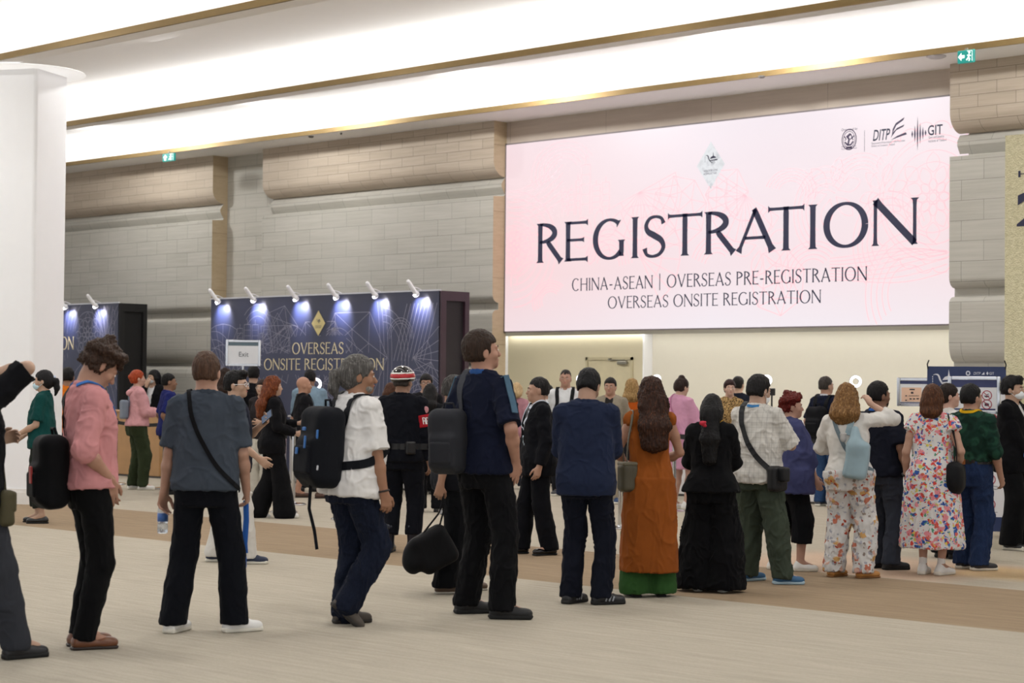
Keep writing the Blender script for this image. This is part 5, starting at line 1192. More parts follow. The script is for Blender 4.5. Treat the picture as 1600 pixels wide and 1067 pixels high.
    # -- points on the clothed torso ---------------------------------------------
    def surf(s, z, ang, off=.02):
        """z above the hip, ang 0 = front, 90 = right, 180 = back; returns point and outward normal"""
        b = s.torso_sec(0.0); zs = [q[0] for q in b]; k = s.k; zz = z*k; a = np.interp(zz, zs, [q[1] for q in b]) + off; d = np.interp(zz, zs, [q[2] for q in b]) + off; y = np.interp(zz, zs, [q[3] for q in b])
        t = ang*D2R; ca, sa = math.cos(t), math.sin(t); n = 2.5; rr = (abs(sa/a)**n + abs(ca/d)**n) ** (-1/n)
        return s.T(rr*sa, y + rr*ca, zz), s.R @ unit(V(sa/a, ca/d, 0))
    def strap(s, path, mat, w=.035, off=.026, name='strap', parent=None, shoulder=True):
        """path of (z, ang) or explicit 3-vectors, smoothed"""
        P, N = [], []
        for q in path:
            if len(q) == 2: p, n = s.surf(q[0], q[1], off)
            else: p, n = s.T(*(V(q[0], q[1], q[2] + .028*(q[2] > .44))*s.k)), s.R @ unit(V(*q[3:]))
            P.append(p); N.append(n)
        P, N = np.array(P), np.array(N); t = np.arange(len(P)); tt = np.linspace(0, len(P)-1, (len(P)-1)*6 + 1)
        def cr(A):
            o = []
            for u in tt:
                i = min(int(u), len(A)-2); f = u - i; p0, p1, p2, p3 = A[max(i-1, 0)], A[i], A[i+1], A[min(i+2, len(A)-1)]
                o.append(.5*((2*p1)+(-p0+p2)*f+(2*p0-5*p1+4*p2-p3)*f*f+(-p0+3*p1-3*p2+p3)*f**3))
            return np.array(o)
        P, N = cr(P), np.array([unit(n) for n in cr(N)])
        if off > 0:
            Q = s.snap(P, N, .007 if off < .04 else .012); d = np.einsum('ij,ij->i', Q - P, N); d = np.convolve(np.pad(d, 2, mode='edge'), [.1, .2, .4, .2, .1], 'valid'); P = P + N*np.maximum(d, np.einsum('ij,ij->i', Q - P, N))[:, None]
        b = MB(); b.ribbon(P, N, w, .006); return s.put(b, name, mat, parent)
    def put(s, b, name, mat, parent=None, smooth=False):
        """a mesh given in person space, under the person or under a bag's own empty"""
        if parent is not None and 'off' in parent: o = V(*parent['off']); b.v = [tuple(V(*p) - o) for p in b.v]
        return b.build(name, mat, parent or s.root, smooth)
    def carried(s, name, at, label, cat, group=None):
        """empty of a thing the person carries: same orientation, its own origin (at = person space)"""
        wp = rotz(s.rz) @ V(*at) + s.g; e = empty(name, tuple(wp), s.rz, label, cat, group); e['off'] = tuple(float(x) for x in at); return e
    def blob(s, F, name, mat, parent, vox=.009, wr=.004, fr=(9, 9, 9), seed=7):
        v, f = F.mesh(vox); v = relax(v, f, 1)
        if wr: v = v + vnormals(v, f) * (wr * vnoise(v*np.array(fr), seed))[:, None]
        if parent is not None and 'off' in parent: v = v - V(*parent['off'])
        return mesh_obj(name, v, f, mat, parent or s.root, True)
def drop_off():
    for o in bpy.data.objects:
        if 'off' in o: del o['off']
# ------------------------------------------------------------------ things people carry
def backpack(p, label, col, size=(.15, .085, .23), at=(0, -.215, .27), accents=(), R=None, strapc=None, straps=True, shape=1.0, two=True):
    k = p.k; R = p.R if R is None else p.R @ R; c = p.T(*(V(*at)*k)); e = p.carried('backpack', c - R @ V(0, 0, size[2]*k), label, 'backpack')
    h = V(*size)*k; F = Field(); F.rbox(c, h, R, min(h)*.75, .02); F.rbox(c + R @ V(0, -h[1]*.55, -h[2]*.28), (h[0]*.82, h[1]*.75, h[2]*.55), R, min(h)*.45, .02)
    m = M_cloth(col, None, .75); b = p.blob(F, 'bag_body', m, e, .009, .006, (10, 10, 10))
    G = Field(); G.rbox(c + R @ V(0, -h[1]*1.15, -h[2]*.32), (h[0]*.62, h[1]*.30, h[2]*.34), R, .015, .01); q = p.blob(G, 'front_pocket', m, e, .008, .003)
    H_ = MB(); H_.tube([c + R @ V(-.04*k, h[1]*.3, h[2]*.97), c + R @ V(-.03*k, h[1]*.2, h[2]*1.16), c + R @ V(.03*k, h[1]*.2, h[2]*1.16), c + R @ V(.04*k, h[1]*.3, h[2]*.97)], .008, 8); p.put(H_, 'top_handle', m, e)
    for i, (x, y, z, sx, sz, cc) in enumerate(accents):
        A = MB(); Mx = Matrix([[*R[0], 0], [*R[1], 0], [*R[2], 0], [0, 0, 0, 1]]); o = c + R @ V(x*h[0], y*h[1], z*h[2]); A.rbox((-sx, -.006, -sz), (sx, .006, sz), .004); A.v = [tuple(o + R @ V(*w_)) for w_ in A.v]; p.put(A, 'accent_patch', M_plain(cc, .5), e)
    if straps:
        for sg in ((1, -1) if two else (-1,)):
            p.strap([(.30, sg*158), (.40, sg*150), (.455*1, sg*128) if False else (.08*sg*1.15, -.10, .47, 0, -1, .6), (.088*sg*1.15, -.03, .535, 0, -.3, 1), (.10*sg*1.1, .06, .49, 0, .5, 1), (.38, sg*38), (.26, sg*58), (.16, sg*95), (.12, sg*140)], M_cloth(strapc or col, None, .7), .055, .024, 'shoulder_strap', e)
    return e
def shoulder_bag(p, label, col, c, h, R=None, rr=.7, rough=.6, pat=None, cat='bag', name='shoulder_bag', grp=None, seed=4, wr=.006, extra=None):
    k = p.k; R = p.R if R is None else p.R @ R; c = p.T(*(V(*c)*k)); h = V(*h)*k; e = p.carried(name, c - R @ V(0, 0, h[2]), label, cat, grp)
    F = Field(); F.rbox(c, h, R, min(h)*rr, .02)
    if extra: extra(F, c, h, R)
    m = M_cloth(col, pat, rough); p.blob(F, 'bag_body', m, e, .008, wr, (12, 12, 8), seed); return e, c, h, R, m
def flap(p, e, c, h, R, m):
    G = Field(); G.rbox(c + R @ V(0, h[1]*.55, h[2]*.35), (h[0]*.98, h[1]*.55, h[2]*.60), R, min(h)*.4, .01); p.blob(G, 'flap', m, e, .008, .003)
def phone(p, side, label, grp='phones held in the queue'):
    arm = p.arms[0 if side > 0 else 1]; wr, d, pn = arm[3], arm[4], unit(arm[5] - arm[4]*(arm[5] @ arm[4])); k = p.k
    o = wr + d*.115*k + pn*.034*k; sd = np.cross(d, pn); R = np.stack([sd, pn, d], 1); e = p.carried('phone', o, label, 'phone', grp)
    b = MB(); b.rbox((-.036, -.004, -.075), (.036, .004, .075), .004); b.v = [tuple(R @ V(*q) + o) for q in b.v]; c = p.put(b, 'phone_case', M_plain('#17171a', .4), e)
    b = MB(); b.box((-.033, .0042, -.070), (.033, .0052, .070)); b.v = [tuple(R @ V(*q) + o) for q in b.v]; p.put(b, 'phone_screen', M_plain('#1d2430', .15, emit='#8a98b0', estr=.4), e)
def lanyard(p, col, badge=None, z=.20):
    m = M_cloth(col, None, .6); st = p.strap([(-.055, -.075, .55, 0, -1, .3), (-.078, -.02, .555, -.5, 0, 1), (-.065, .06, .50, 0, .6, 1), (.40, -20), (z + .12, -7)], m, .020, .022, 'lanyard')
    p.strap([(-.055, -.075, .55, 0, -1, .3), (0, -.088, .55, 0, -1, .3), (.055, -.075, .55, 0, -1, .3), (.078, -.02, .555, .5, 0, 1), (.065, .06, .50, 0, .6, 1), (.40, 20), (z + .12, 7)], m, .020, .022, 'lanyard')
    if badge:
        q, n = p.surf(z, 0, .032); b = MB(); s_ = unit(np.cross(n, V(0, 0, 1))); u = np.cross(s_, n); u = u if u[2] > 0 else -u
        b.rbox((-.042, -.003, -.062), (.042, .003, .062), .003); R = np.stack([s_, n, u], 1); b.v = [tuple(R @ V(*w_) + q) for w_ in b.v]; p.put(b, 'name_badge', M_plain(badge, .4))
HANG = lambda sg, x=.245, y=.03, z=-.035: dict(hand=(sg*x, y, z), pole=(sg*.3, -1, 0))
FRONT = lambda sg, x=.08, y=.27, z=.17: dict(hand=(sg*x, y, z), pole=(sg*.8, -.6, -.6), palm=(-sg*.5, -.3, .8), curl=35)
BLACK, INKBLUE = '#0d0d11', '#141a2e'
SK1, SK2, SK3, SK4 = '#b08468', '#c29a7e', '#a5785a', '#94694d'
LTH_BLK = M_plain('#0c0c0e', .35); RUB_BLK = M_plain('#0a0a0b', .7); WHITE_SH = M_plain('#e2e1de', .6); WHITE_SO = M_plain('#dcd8cc', .6); BROWN_L = M_plain('#6a3f26', .35)

# ------------------------------------------------------------------ the queue, from the left edge to the right
p = Person('person in a black T-shirt at the left edge with one forearm raised to the head', (-46, 1032), 536, 62, wide=1.0,
    armR=dict(hand=(.10, -.02, .66), pole=(.75, 1, .15), dir=(-.9, -.4, .1), palm=(0, -1, 0), curl=40), armL=dict(hand=(-.10, .20, .30), pole=(-.6, -.6, -.6), curl=40), feet=[(.10, .22, 5), (-.12, -.12, -5)], skin=SK2, hyaw=-10)
p.body(); p.top('t_shirt', M_cloth(BLACK), sleeve=.95, hem=-.06, sr=.014, loose=.02); p.trousers(M_cloth('#33353b'), hemr=.085, g=.018); p.shoes(M_plain('#15151a', .5), RUB_BLK, sock=M_cloth('#d8d8d8')); p.hair('short', M_hair('#14100e')); p.face()
e, c, h, R, m = shoulder_bag(p, 'small olive bag on the hip of the person at the left edge', '#4a4532', (.17, .10, -.06), (.06, .045, .10)); flap(p, e, c, h, R, m)
p.strap([(.0, 60), (.2, 20), (.40, -18), (-.07, .06, .50, 0, .6, 1), (-.085, -.03, .54, 0, -.3, 1), (-.07, -.10, .46, 0, -1, .6), (.2, 170), (.0, 110)], m, .03, .03, 'shoulder_strap', e)

p = Person('person in a teal green polo and face mask standing beside the white column', (64, 817), 577, -78, sex='f', wide=1.12, armL=dict(hand=(-.16, .25, .10), pole=(-.4, -1, -.3)), armR=dict(hand=(.16, .25, .08), pole=(.4, -1, -.3)), feet=[(.09, .05, 5), (-.09, -.03, -5)], skin=SK2)
p.body(); p.top('polo_shirt', M_cloth('#0f3f3d'), sleeve=.85, hem=-.06, loose=.02, sr=.012, collar=M_cloth('#0f3f3d'), box=.5); p.trousers(M_cloth('#20241f'), length=.88, hemr=.085, g=.018); p.shoes(LTH_BLK, RUB_BLK, 'slip'); p.hair('pony', M_hair('#121013'), .16); p.face(); p.mask('#bcd6e2')
F = Field(); F.ell(p.h(.01, -.128, .125), (.022, .018, .045), p.Rh); p.cloth('hair_clip', F, M_plain('#c8d2e6', .3), .007, 0)

p = Person('person with curly brown hair in a pink shirt looking down, hand in pocket', (126, 1012), 540, 74, H=1.79, wide=1.04, lean=-2, hipy=.05, hpitch=40, armR=dict(hand=(.168, .06, .05), pole=(.5, -1, 0), curl=10, dir=(-.22, .10, -1)), armL=dict(hand=(-.19, .10, .0), pole=(-.3, -1, 0)), feet=[(.08, .0, 5), (-.08, .02, -8)], skin='#b8866a')
p.body(); p.top('shirt', M_cloth('#c48788'), sleeve=1.12, sr=.010, hem=.0, loose=.012, collar=M_cloth('#c48788'), box=.5, wr=.009); p.trousers(M_cloth('#0a0a0c'), hemr=.066, g=.010); p.shoes(BROWN_L, M_plain('#24160f', .5), 'slip'); p.hair('curly', M_hair('#3a281d'), vol=.012); p.face('#3a281d')
backpack(p, 'black backpack with a red tag on the man in the pink shirt', '#0c0c0f', (.125, .085, .21), (-.02, -.225, .10), accents=[(.3, -1.45, -.05, .022, .05, '#a8332f')], two=False)
p.strap([(-.055, -.075, .55, 0, -1, .3), (-.078, -.02, .555, -.5, 0, 1), (-.055, .07, .50, 0, .6, 1), (.36, -8)], M_cloth('#3a6fb4'), .022, .022, 'lanyard')
p.strap([(.055, -.075, .55, 0, -1, .3), (.078, -.02, .555, .5, 0, 1), (.055, .07, .50, 0, .6, 1), (.36, 8)], M_cloth('#3a6fb4'), .022, .022, 'lanyard')

p = Person('person in an orange T-shirt half hidden by the white column edge', (104, 771), 574, 15, skin=SK3)
p.body(); p.top('t_shirt', M_cloth('#d4721a'), hem=-.06, sleeve=.8, loose=.015, sr=.01); p.trousers(M_cloth('#1c1d22')); p.shoes(LTH_BLK, RUB_BLK); p.hair('short', M_hair('#15110f'))
p = Person('person in an olive shirt with a strap over the shoulder, behind the curly haired man', (141, 779), 569, 40, wide=1.05, skin=SK2)
p.body(); p.top('shirt', M_cloth('#47493a'), hem=-.06, sleeve=.9, loose=.015); p.trousers(M_cloth('#22242a')); p.shoes(LTH_BLK, RUB_BLK); p.hair('short', M_hair('#1c1512'))
p.strap([(.1, 110), (.28, 160), (-.07, -.09, .47, 0, -1, .6), (-.09, -.02, .53, 0, 0, 1), (-.08, .07, .48, 0, .6, 1), (.25, 10), (.08, 80)], M_cloth('#1b1c18'), .04, .028, 'strap')

p = Person('person with ginger hair in a pink hoodie and green cargo trousers holding a phone', (214, 765), 577, 78, sex='f', wide=1.08, armR=dict(hand=(.10, .30, .22), pole=(.5, -.8, -.6), palm=(-.3, -.4, .8), curl=40), armL=dict(hand=(-.08, .30, .24), pole=(-.5, -.8, -.6), palm=(.3, -.4, .8)), feet=[(.10, .06, 8), (-.09, -.05, -5)], skin='#cfa08a', hpitch=-4)
p.body(); p.top('hoodie', M_cloth('#cf9a9e'), hem=.02, sleeve=1.9, loose=.024, g=.02, box=.7, sr=.012); p.trousers(M_cloth('#333c28'), hemr=.075, g=.03, kneer=.095, wr=.012); p.shoes(WHITE_SH, WHITE_SO, 'sneaker'); p.hair('bun', M_hair('#a2421f'), (0, -.10, .13)); p.face('#7a3a1c')
phone(p, 1, 'phone held by the woman in the pink hoodie')
e, c, h, R, m = shoulder_bag(p, 'faded denim bag on the back of the pink hoodie', '#7d8796', (-.02, -.20, .26), (.11, .05, .14)); p.strap([(.30, 165), (-.06, -.10, .47, 0, -1, .6), (-.08, -.03, .53, 0, 0, 1), (-.07, .08, .47, 0, .6, 1), (.22, -60), (.2, -140)], m, .035, .032, 'shoulder_strap', e)
F = Field(); F.chain([p.T(-.06*p.k, -.09*p.k, .53*p.k), p.T(0, -.125*p.k, .50*p.k), p.T(.06*p.k, -.09*p.k, .53*p.k)], [.03, .045, .03], .03); p.cloth('hood', F, M_cloth('#cf9a9e'), wr=.004)

p = Person('person in a black suit and mask behind the tan counter, hand raised to the face', (238, 737), 578, 215, armR=dict(hand=(.03, .16, .56), pole=(.8, -.1, -.8), dir=(-.3, 0, 1), palm=(0, -1, 0)), skin=SK2, hyaw=20)
p.body(); p.top('suit_jacket', M_cloth(BLACK), hem=-.1, sleeve=1.92, g=.02, open_front=(.07, .2)); p.top('shirt', M_cloth('#d8dade'), hem=.0, sleeve=0, g=.006, over=.0); p.trousers(M_cloth(BLACK)); p.shoes(LTH_BLK, RUB_BLK, 'slip'); p.hair('bob', M_hair('#100e10'), .10); p.face(); p.mask('#dfe6ea')

p = Person('person in a blue polo with cropped black hair, behind the grey polo man', (262, 772), 583, 82, wide=1.1, skin=SK4)
p.body(); p.top('polo_shirt', M_cloth('#1f2560'), sleeve=.9, hem=-.06, loose=.015, collar=M_cloth('#1f2560')); p.trousers(M_cloth('#1a1b20')); p.shoes(LTH_BLK, RUB_BLK); p.hair('crop', M_hair('#0f0d0d')); p.face()

p = Person('person in a grey polo and black trousers seen from behind, holding a water bottle', (318, 988), 549, 6, wide=1.03, hyaw=10, armL=dict(hand=(-.262, .05, -.04), pole=(-.3, -1, 0), curl=50, palm=(.6, -.6, 0)), armR=dict(hand=(.245, .10, -.02), pole=(.25, -1, 0), curl=55), feet=[(.185, .02, 62), (-.185, -.01, 20)], skin='#b98a70')
p.body(); p.top('polo_shirt', M_cloth('#3d444e'), sleeve=.88, sr=.008, hem=-.02, loose=.014, collar=M_cloth('#3a414b'), box=.6, wr=.008); p.trousers(M_cloth('#0b0d14'), hemr=.085, g=.014); p.shoes(WHITE_SH, WHITE_SO, 'sneaker', M_cloth('#16161a')); p.hair('crop', M_hair('#4a3426'), vol=.002); p.face('#4a3426')
p.strap([(-.085, .05, .50, 0, .5, 1), (-.10, -.02, .535, -.2, 0, 1), (-.095, -.085, .50, 0, -.8, .8), (.40, 205), (.26, 178), (.14, 150), (.04, 122), (-.02, 95)], M_cloth('#101013'), .026, .026, 'crossbody_strap')
wr, d = p.arms[1][3], p.arms[1][4]; k = p.k; e = p.carried('water_bottle', wr + V(-.012, -.0, -.26), 'clear plastic water bottle in the left hand of the grey polo man', 'water bottle')
o = wr + V(-.012, .045, -.26)
b = MB(); b.lathe([(.030, 0), (.033, .01), (.033, .05), (.030, .06), (.033, .07), (.033, .14), (.026, .165), (.014, .185), (.014, .20)], o, 18); nt = NT('clear_plastic'); nt.b.inputs['Transmission Weight'].default_value = .8; nt.b.inputs['Alpha'].default_value = 1.0; bt = p.put(b, 'bottle_body', nt.set((.85, .9, .95), .08), e, True)
b = MB(); b.lathe([(.0338, .075), (.0338, .125)], o, 18); p.put(b, 'bottle_label', M_plain('#3c68ae', .4), e, True); b = MB(); b.lathe([(.0155, .192), (.0155, .21)], o, 14); p.put(b, 'bottle_cap', M_plain('#c8d4e6', .4), e)
wr = p.arms[0][3]; e = p.carried('lanyard', wr + V(.0, .05, -.45), 'bright blue lanyard hanging from the right hand of the grey polo man', 'lanyard')
b = MB(); o = wr + V(-.01, .03, -.07); b.ribbon([o, o + V(.004, 0, -.12), o + V(-.004, .0, -.24), o + V(.004, 0, -.36)], [(0, -1, 0)]*4, .022); b.ribbon([o + V(.012, .01, 0), o + V(.016, .01, -.13), o + V(.008, .01, -.27), o + V(.012, .01, -.33)], [(0.3, -1, 0)]*4, .022); p.put(b, 'lanyard_ribbon', M_cloth('#2c5ca8'), e)
b = MB(); b.rbox((o[0]-.012, o[1]-.004, o[2]-.42), (o[0]+.016, o[1]+.004, o[2]-.355), .003); p.put(b, 'lanyard_clip', M_plain('#2c5ca8', .5), e)

p = Person('person with white framed glasses in a navy shirt walking past behind the grey polo man', (366, 879), 579, 95, hyaw=12, wide=1.0, armR=dict(hand=(.14, .22, .05), pole=(.3, -1, -.2)), armL=dict(hand=(-.06, .24, .36), pole=(-.6, -.4, -.8), palm=(.3, -1, 0), curl=50), feet=[(.10, .12, 5), (-.09, -.18, 0)], skin=SK2)
p.body(); p.top('shirt', M_cloth('#15192a'), sleeve=.9, hem=-.08, loose=.02, collar=M_cloth('#15192a')); p.trousers(M_cloth('#cfccc6'), hemr=.085, g=.016); p.shoes(M_plain('#1b2740', .6), WHITE_SO); p.hair('quiff', M_hair('#0f0d0e')); p.face(); p.glasses('#e6e6ea'); phone(p, -1, 'phone held up by the man with white glasses')
p = Person('person with long dark brown hair just behind the grey polo shoulder', (350, 766), 574, 10, sex='f', skin=SK2)
p.body(); p.top('jacket', M_cloth('#1a1718'), hem=-.08, sleeve=1.9); p.trousers(M_cloth(BLACK), hemr=.09); p.shoes(LTH_BLK, RUB_BLK); p.hair('wavy', M_hair('#2b1a12'), .32)
p = Person('person with long dark hair and clear glasses carrying a white tote bag', (407, 774), 592, 205, sex='f', skin='#c9a084', armL=dict(hand=(-.10, .25, .20), pole=(-.6, -.6, -.6)))
p.body(); p.top('blouse', M_cloth('#2a2628'), hem=-.06, sleeve=1.8); p.trousers(M_cloth('#c9c4b8'), hemr=.10, g=.02); p.shoes(WHITE_SH, WHITE_SO); p.hair('long', M_hair('#2a1912'), .34); p.face(); p.glasses('#c9b9a8')
e, c, h, R, m = shoulder_bag(p, 'white canvas tote on the arm of the woman with clear glasses', '#d2cec4', (-.24, .05, .12), (.05, .13, .16)); p.strap([(-.235, .12, .26, -1, 0, 0), (-.20, .06, .46, -.6, .3, 1), (-.15, 0, .535, -.5, 0, 1), (-.19, -.06, .46, -.6, -.3, 1), (-.235, -.04, .26, -1, 0, 0)], m, .03, .0, 'shoulder_strap', e)
p = Person('person with black hair standing behind the woman with clear glasses', (394, 757), 571, 0, skin=SK2)
p.body(); p.top('shirt', M_cloth('#131418'), hem=-.06, sleeve=1.9); p.trousers(M_cloth(BLACK)); p.shoes(LTH_BLK, RUB_BLK); p.hair('short', M_hair('#0e0c0d'))

p = Person('person with long orange brown hair in a black suit walking with an iced coffee', (425, 809), 587, 82, sex='f', wide=1.05, armR=dict(hand=(.13, .26, .14), pole=(.5, -.9, -.4), curl=45, palm=(-1, 0, .2)), armL=dict(hand=(-.10, .34, .26), pole=(-.5, -.8, -.6), curl=50, palm=(1, 0, .2)), feet=[(.08, .13, 4), (-.08, -.17, 0, .02, -14)], skin='#c79d82')
p.body(); p.top('blazer', M_cloth('#0e0e12'), hem=-.12, sleeve=1.92, g=.022, loose=.012, open_front=(.06, .2), over=.02); p.top('inner_top', M_cloth('#d8d6d4'), hem=0, sleeve=0, g=.006, over=0); p.trousers(M_cloth('#0d0d10'), hemr=.13, g=.02, kneer=.10); p.shoes(WHITE_SH, WHITE_SO); p.hair('wavy', M_hair('#6a3418', '#b0622e'), .34, vol=.006); p.face('#4a2a18')
F = Field(); F.ell(p.h(0, -.115, .10), (.045, .018, .022), p.Rh); p.cloth('hair_bow', F, M_cloth('#a8242c'), .007, 0)
lanyard(p, '#1b1c24', '#c9cfda', .15)
wr, d = p.arms[1][3], p.arms[1][4]; o = wr + d*.10 + V(.035, .0, -.05); e = p.carried('iced_coffee_cup', o, 'clear cup of milky iced coffee held by the woman in the black suit', 'cup')
b = MB(); b.lathe([(.030, 0), (.043, .12)], o, 18); p.put(b, 'cup_body', M_plain('#b99f84', .2), e, True); b = MB(); b.lathe([(.046, .12), (.046, .128), (.036, .15), (.012, .158)], o, 18); p.put(b, 'cup_lid', M_plain('#e6e4e2', .2), e, True); b = MB(); b.tube([o + V(0, 0, .14), o + V(.012, .02, .22)], .004, 6); p.put(b, 'straw', M_plain('#c4383a', .4), e)

p = Person('person with a shaved head in black shorts and brown sandals behind the black suit', (473, 778), 588, 82, wide=1.08, feet=[(.10, .22, 5), (-.10, -.06, 0)], armR=dict(hand=(.16, .24, .14), pole=(.4, -1, -.3)), skin='#bb8769', vox=.009)
p.body(); p.top('t_shirt', M_cloth('#121216'), hem=-.08, sleeve=.9, loose=.02); p.trousers(M_cloth('#111114'), length=.46, hemr=.10, g=.02); p.shoes(M_plain('#4a3024', .6), M_plain('#2a1c15', .6), 'slip'); p.face(); lanyard(p, '#1b1c24', '#d8c9c2', .05)

p = Person('person in a light blue shirt with back turned at the OVERSEAS booth counter', (482, 768), 577, 12, wide=1.12, armL=FRONT(-1), armR=FRONT(1), skin=SK4, hpitch=10)
p.body(); p.top('shirt', M_cloth('#8199ac'), hem=-.02, sleeve=1.3, loose=.015, collar=M_cloth('#8199ac'), box=.4); p.trousers(M_cloth('#16181f')); p.shoes(LTH_BLK, RUB_BLK, 'slip'); p.hair('crop', M_hair('#161314'))

p = Person('person with a grey ponytail in a white T-shirt and jeans walking right', (543, 976), 556, 60, wide=1.12, lean=4, hyaw=24, armR=dict(hand=(.25, .10, -.04), pole=(.4, -1, 0), curl=45), armL=dict(hand=(-.22, .16, .0), pole=(-.4, -1, 0)), feet=[(.06, -.10, 18, .09, -42), (-.08, .02, 12)], hipy=.02, skin='#a47352')
p.body(); p.top('t_shirt', M_cloth('#dcdad8'), sleeve=.92, sr=.022, hem=-.07, loose=.03, box=.7, wr=.011, g=.018); p.trousers(M_cloth('#101626', 'denim'), hemr=.085, g=.016, wr=.012, kneer=.088); p.shoes(M_plain('#4a423a', .7), M_plain('#2c2723', .7), 'sneaker'); p.hair('pony', M_hair('#55524f', '#8d8a86'), .14, vol=.004); p.face('#5a5550', beard='#8b8680')
backpack(p, 'large black backpack with blue accents on the man in the white T-shirt', '#101218', (.165, .105, .265), (-.0, -.245, .235), accents=[(.72, -1.0, .30, .009, .03, '#2c66a8'), (-.2, -1.55, -.12, .014, .022, '#2c66a8'), (.35, -1.5, .1, .009, .04, '#2c66a8'), (.78, -.9, -.5, .012, .016, '#c9ccd2'), (.1, -1.4, .42, .02, .012, '#2c66a8')])
e = [o for o in bpy.data.objects if o.name.startswith('backpack') and o.parent is None][-1]; b = MB(); q = p.T(.0, -.30, .0); b.ribbon([q, q + V(.0, -.01, -.16), q + V(.0, .03, -.30), q + V(0, .05, -.42)], [(1, 0, 0)]*4, .022); p.put(b, 'dangling_strap', M_cloth('#101218', None, .7), e)
b = MB(); a = p.arms[0]; u = unit(a[3]-a[2]); b.tube([a[3] - u*.012 + R_ for R_ in [unit(np.cross(u, V(math.cos(t), math.sin(t), 0.01)))*.033 for t in [j*math.pi/6 for j in range(13)]]], .007, 6, False); p.put(b, 'wristband', M_plain('#2a2220', .5))

p = Person('person with brown hair in profile, mostly hidden left of the helmeted guard', (611, 772), 598, 92, sex='f', H=1.56, skin='#c49a80')
p.body(); p.top('blouse', M_cloth('#cfcdd0'), hem=-.06, sleeve=1.5); p.trousers(M_cloth('#1b1c22')); p.shoes(LTH_BLK, RUB_BLK); p.hair('bob', M_hair('#4a2c1c'), .08); p.face()

p = Person('person in a black guard uniform with a striped helmet and red armband', (627, 863), 574, 18, wide=1.08, hyaw=10, armL=dict(hand=(-.22, .15, .02), pole=(-.6, -1, 0)), armR=dict(hand=(.245, .06, -.04), pole=(.5, -1, 0), curl=35), feet=[(.10, .02, 30), (-.11, -.02, -10)], skin='#9a7259')
p.body(); p.top('uniform_jacket', M_cloth('#0c0e16'), hem=-.05, sleeve=1.95, g=.018, collar=M_cloth('#0c0e16'), loose=.006); p.trousers(M_cloth('#0c0e16'), hemr=.078, g=.016, length=.9); p.shoes(M_plain('#101524', .22), RUB_BLK, 'boot'); p.hair('crop', M_hair('#3a3431')); p.face()
k = p.k; F = Field(); F.ell(p.h(0, -.010, .138), (.112*k, .134*k, .108*k), p.Rh, .01); F.cut(p.h(0, 0, .098), p.Rh @ V(0, .06, -1), .004); hm = p.cloth('helmet', F, M_plain('#101014', .12, coat=.6), .007, 0)
def band(z0, z1, mat, nm):
    G = Field(); G.ell(p.h(0, -.010, .138), (.1145*k, .1365*k, .1105*k), p.Rh, .01); G.cut(p.h(0, 0, z0), p.Rh @ V(0, .06, -1), .001); G.cut(p.h(0, 0, z1), p.Rh @ V(0, -.06, 1), .001); p.cloth(nm, G, mat, .005, 0, parent=hm)
band(.120, .134, M_plain('#e8e6e2', .25), 'white_stripe'); band(.134, .172, M_plain('#b0222a', .25), 'red_stripe'); band(.172, .184, M_plain('#e8e6e2', .25), 'white_stripe')
b = MB(); P = [p.surf(.10, a, .038) for a in range(0, 361, 12)]; b.ribbon(p.snap([q[0] for q in P], [q[1] for q in P], .006), [q[1] for q in P], .055, .008); bl = p.put(b, 'duty_belt', M_plain('#0b0b0d', .35))
for a_ in (140, 215, 250):
    q, n = p.surf(.09, a_, .065); F = Field(); R_ = np.stack([unit(np.cross(V(0, 0, 1), n)), n, V(0, 0, 1)], 1); F.rbox(q, (.045, .028, .06), R_, .012); p.cloth('belt_pouch', F, M_plain('#0d0d10', .4), .008, 0, parent=bl)
sh, el = p.arms[0][1], p.arms[0][2]; u = unit(el - sh); F = Field(); F.cone(sh + u*.10, sh + u*.215, .078, .076, .001, cap=True); F.cut(sh + u*.10, -u, .001); ab = p.cloth('armband', F, M_cloth('#a01e28'), .007, 0)
rt = unit(rotz(-p.rz) @ np.array([RT[0], RT[1], 0])); vw = unit(rotz(-p.rz) @ (CAM - p.g) * V(1, 1, 0)); Ma = plane_M(sh + u*.158 + unit(vw*.8 + rt*.3)*.0805, unit(np.cross(V(0,0,1), unit(vw*.8 + rt*.3))), -u)
b = MB(); 
for x_ in (-.028, .004): 
    b.stroke([(x_, -.03), (x_, .03)], .009, Ma); b.stroke([(x_, .03), (x_ + .02, .03), (x_ + .022, -.03)], .009, Ma); b.stroke([(x_, .0), (x_ + .02, .0)], .007, Ma)
p.put(b, 'armband_lettering', M_plain('#ecebe8', .5), ab)
q = sh + u*.055 + unit(vw*.6 + rt*.5)*.066; F = Field(); F.ell(q, (.030, .012, .036), None); p.cloth('shoulder_badge', F, M_plain('#c0848a', .5), .006, 0)

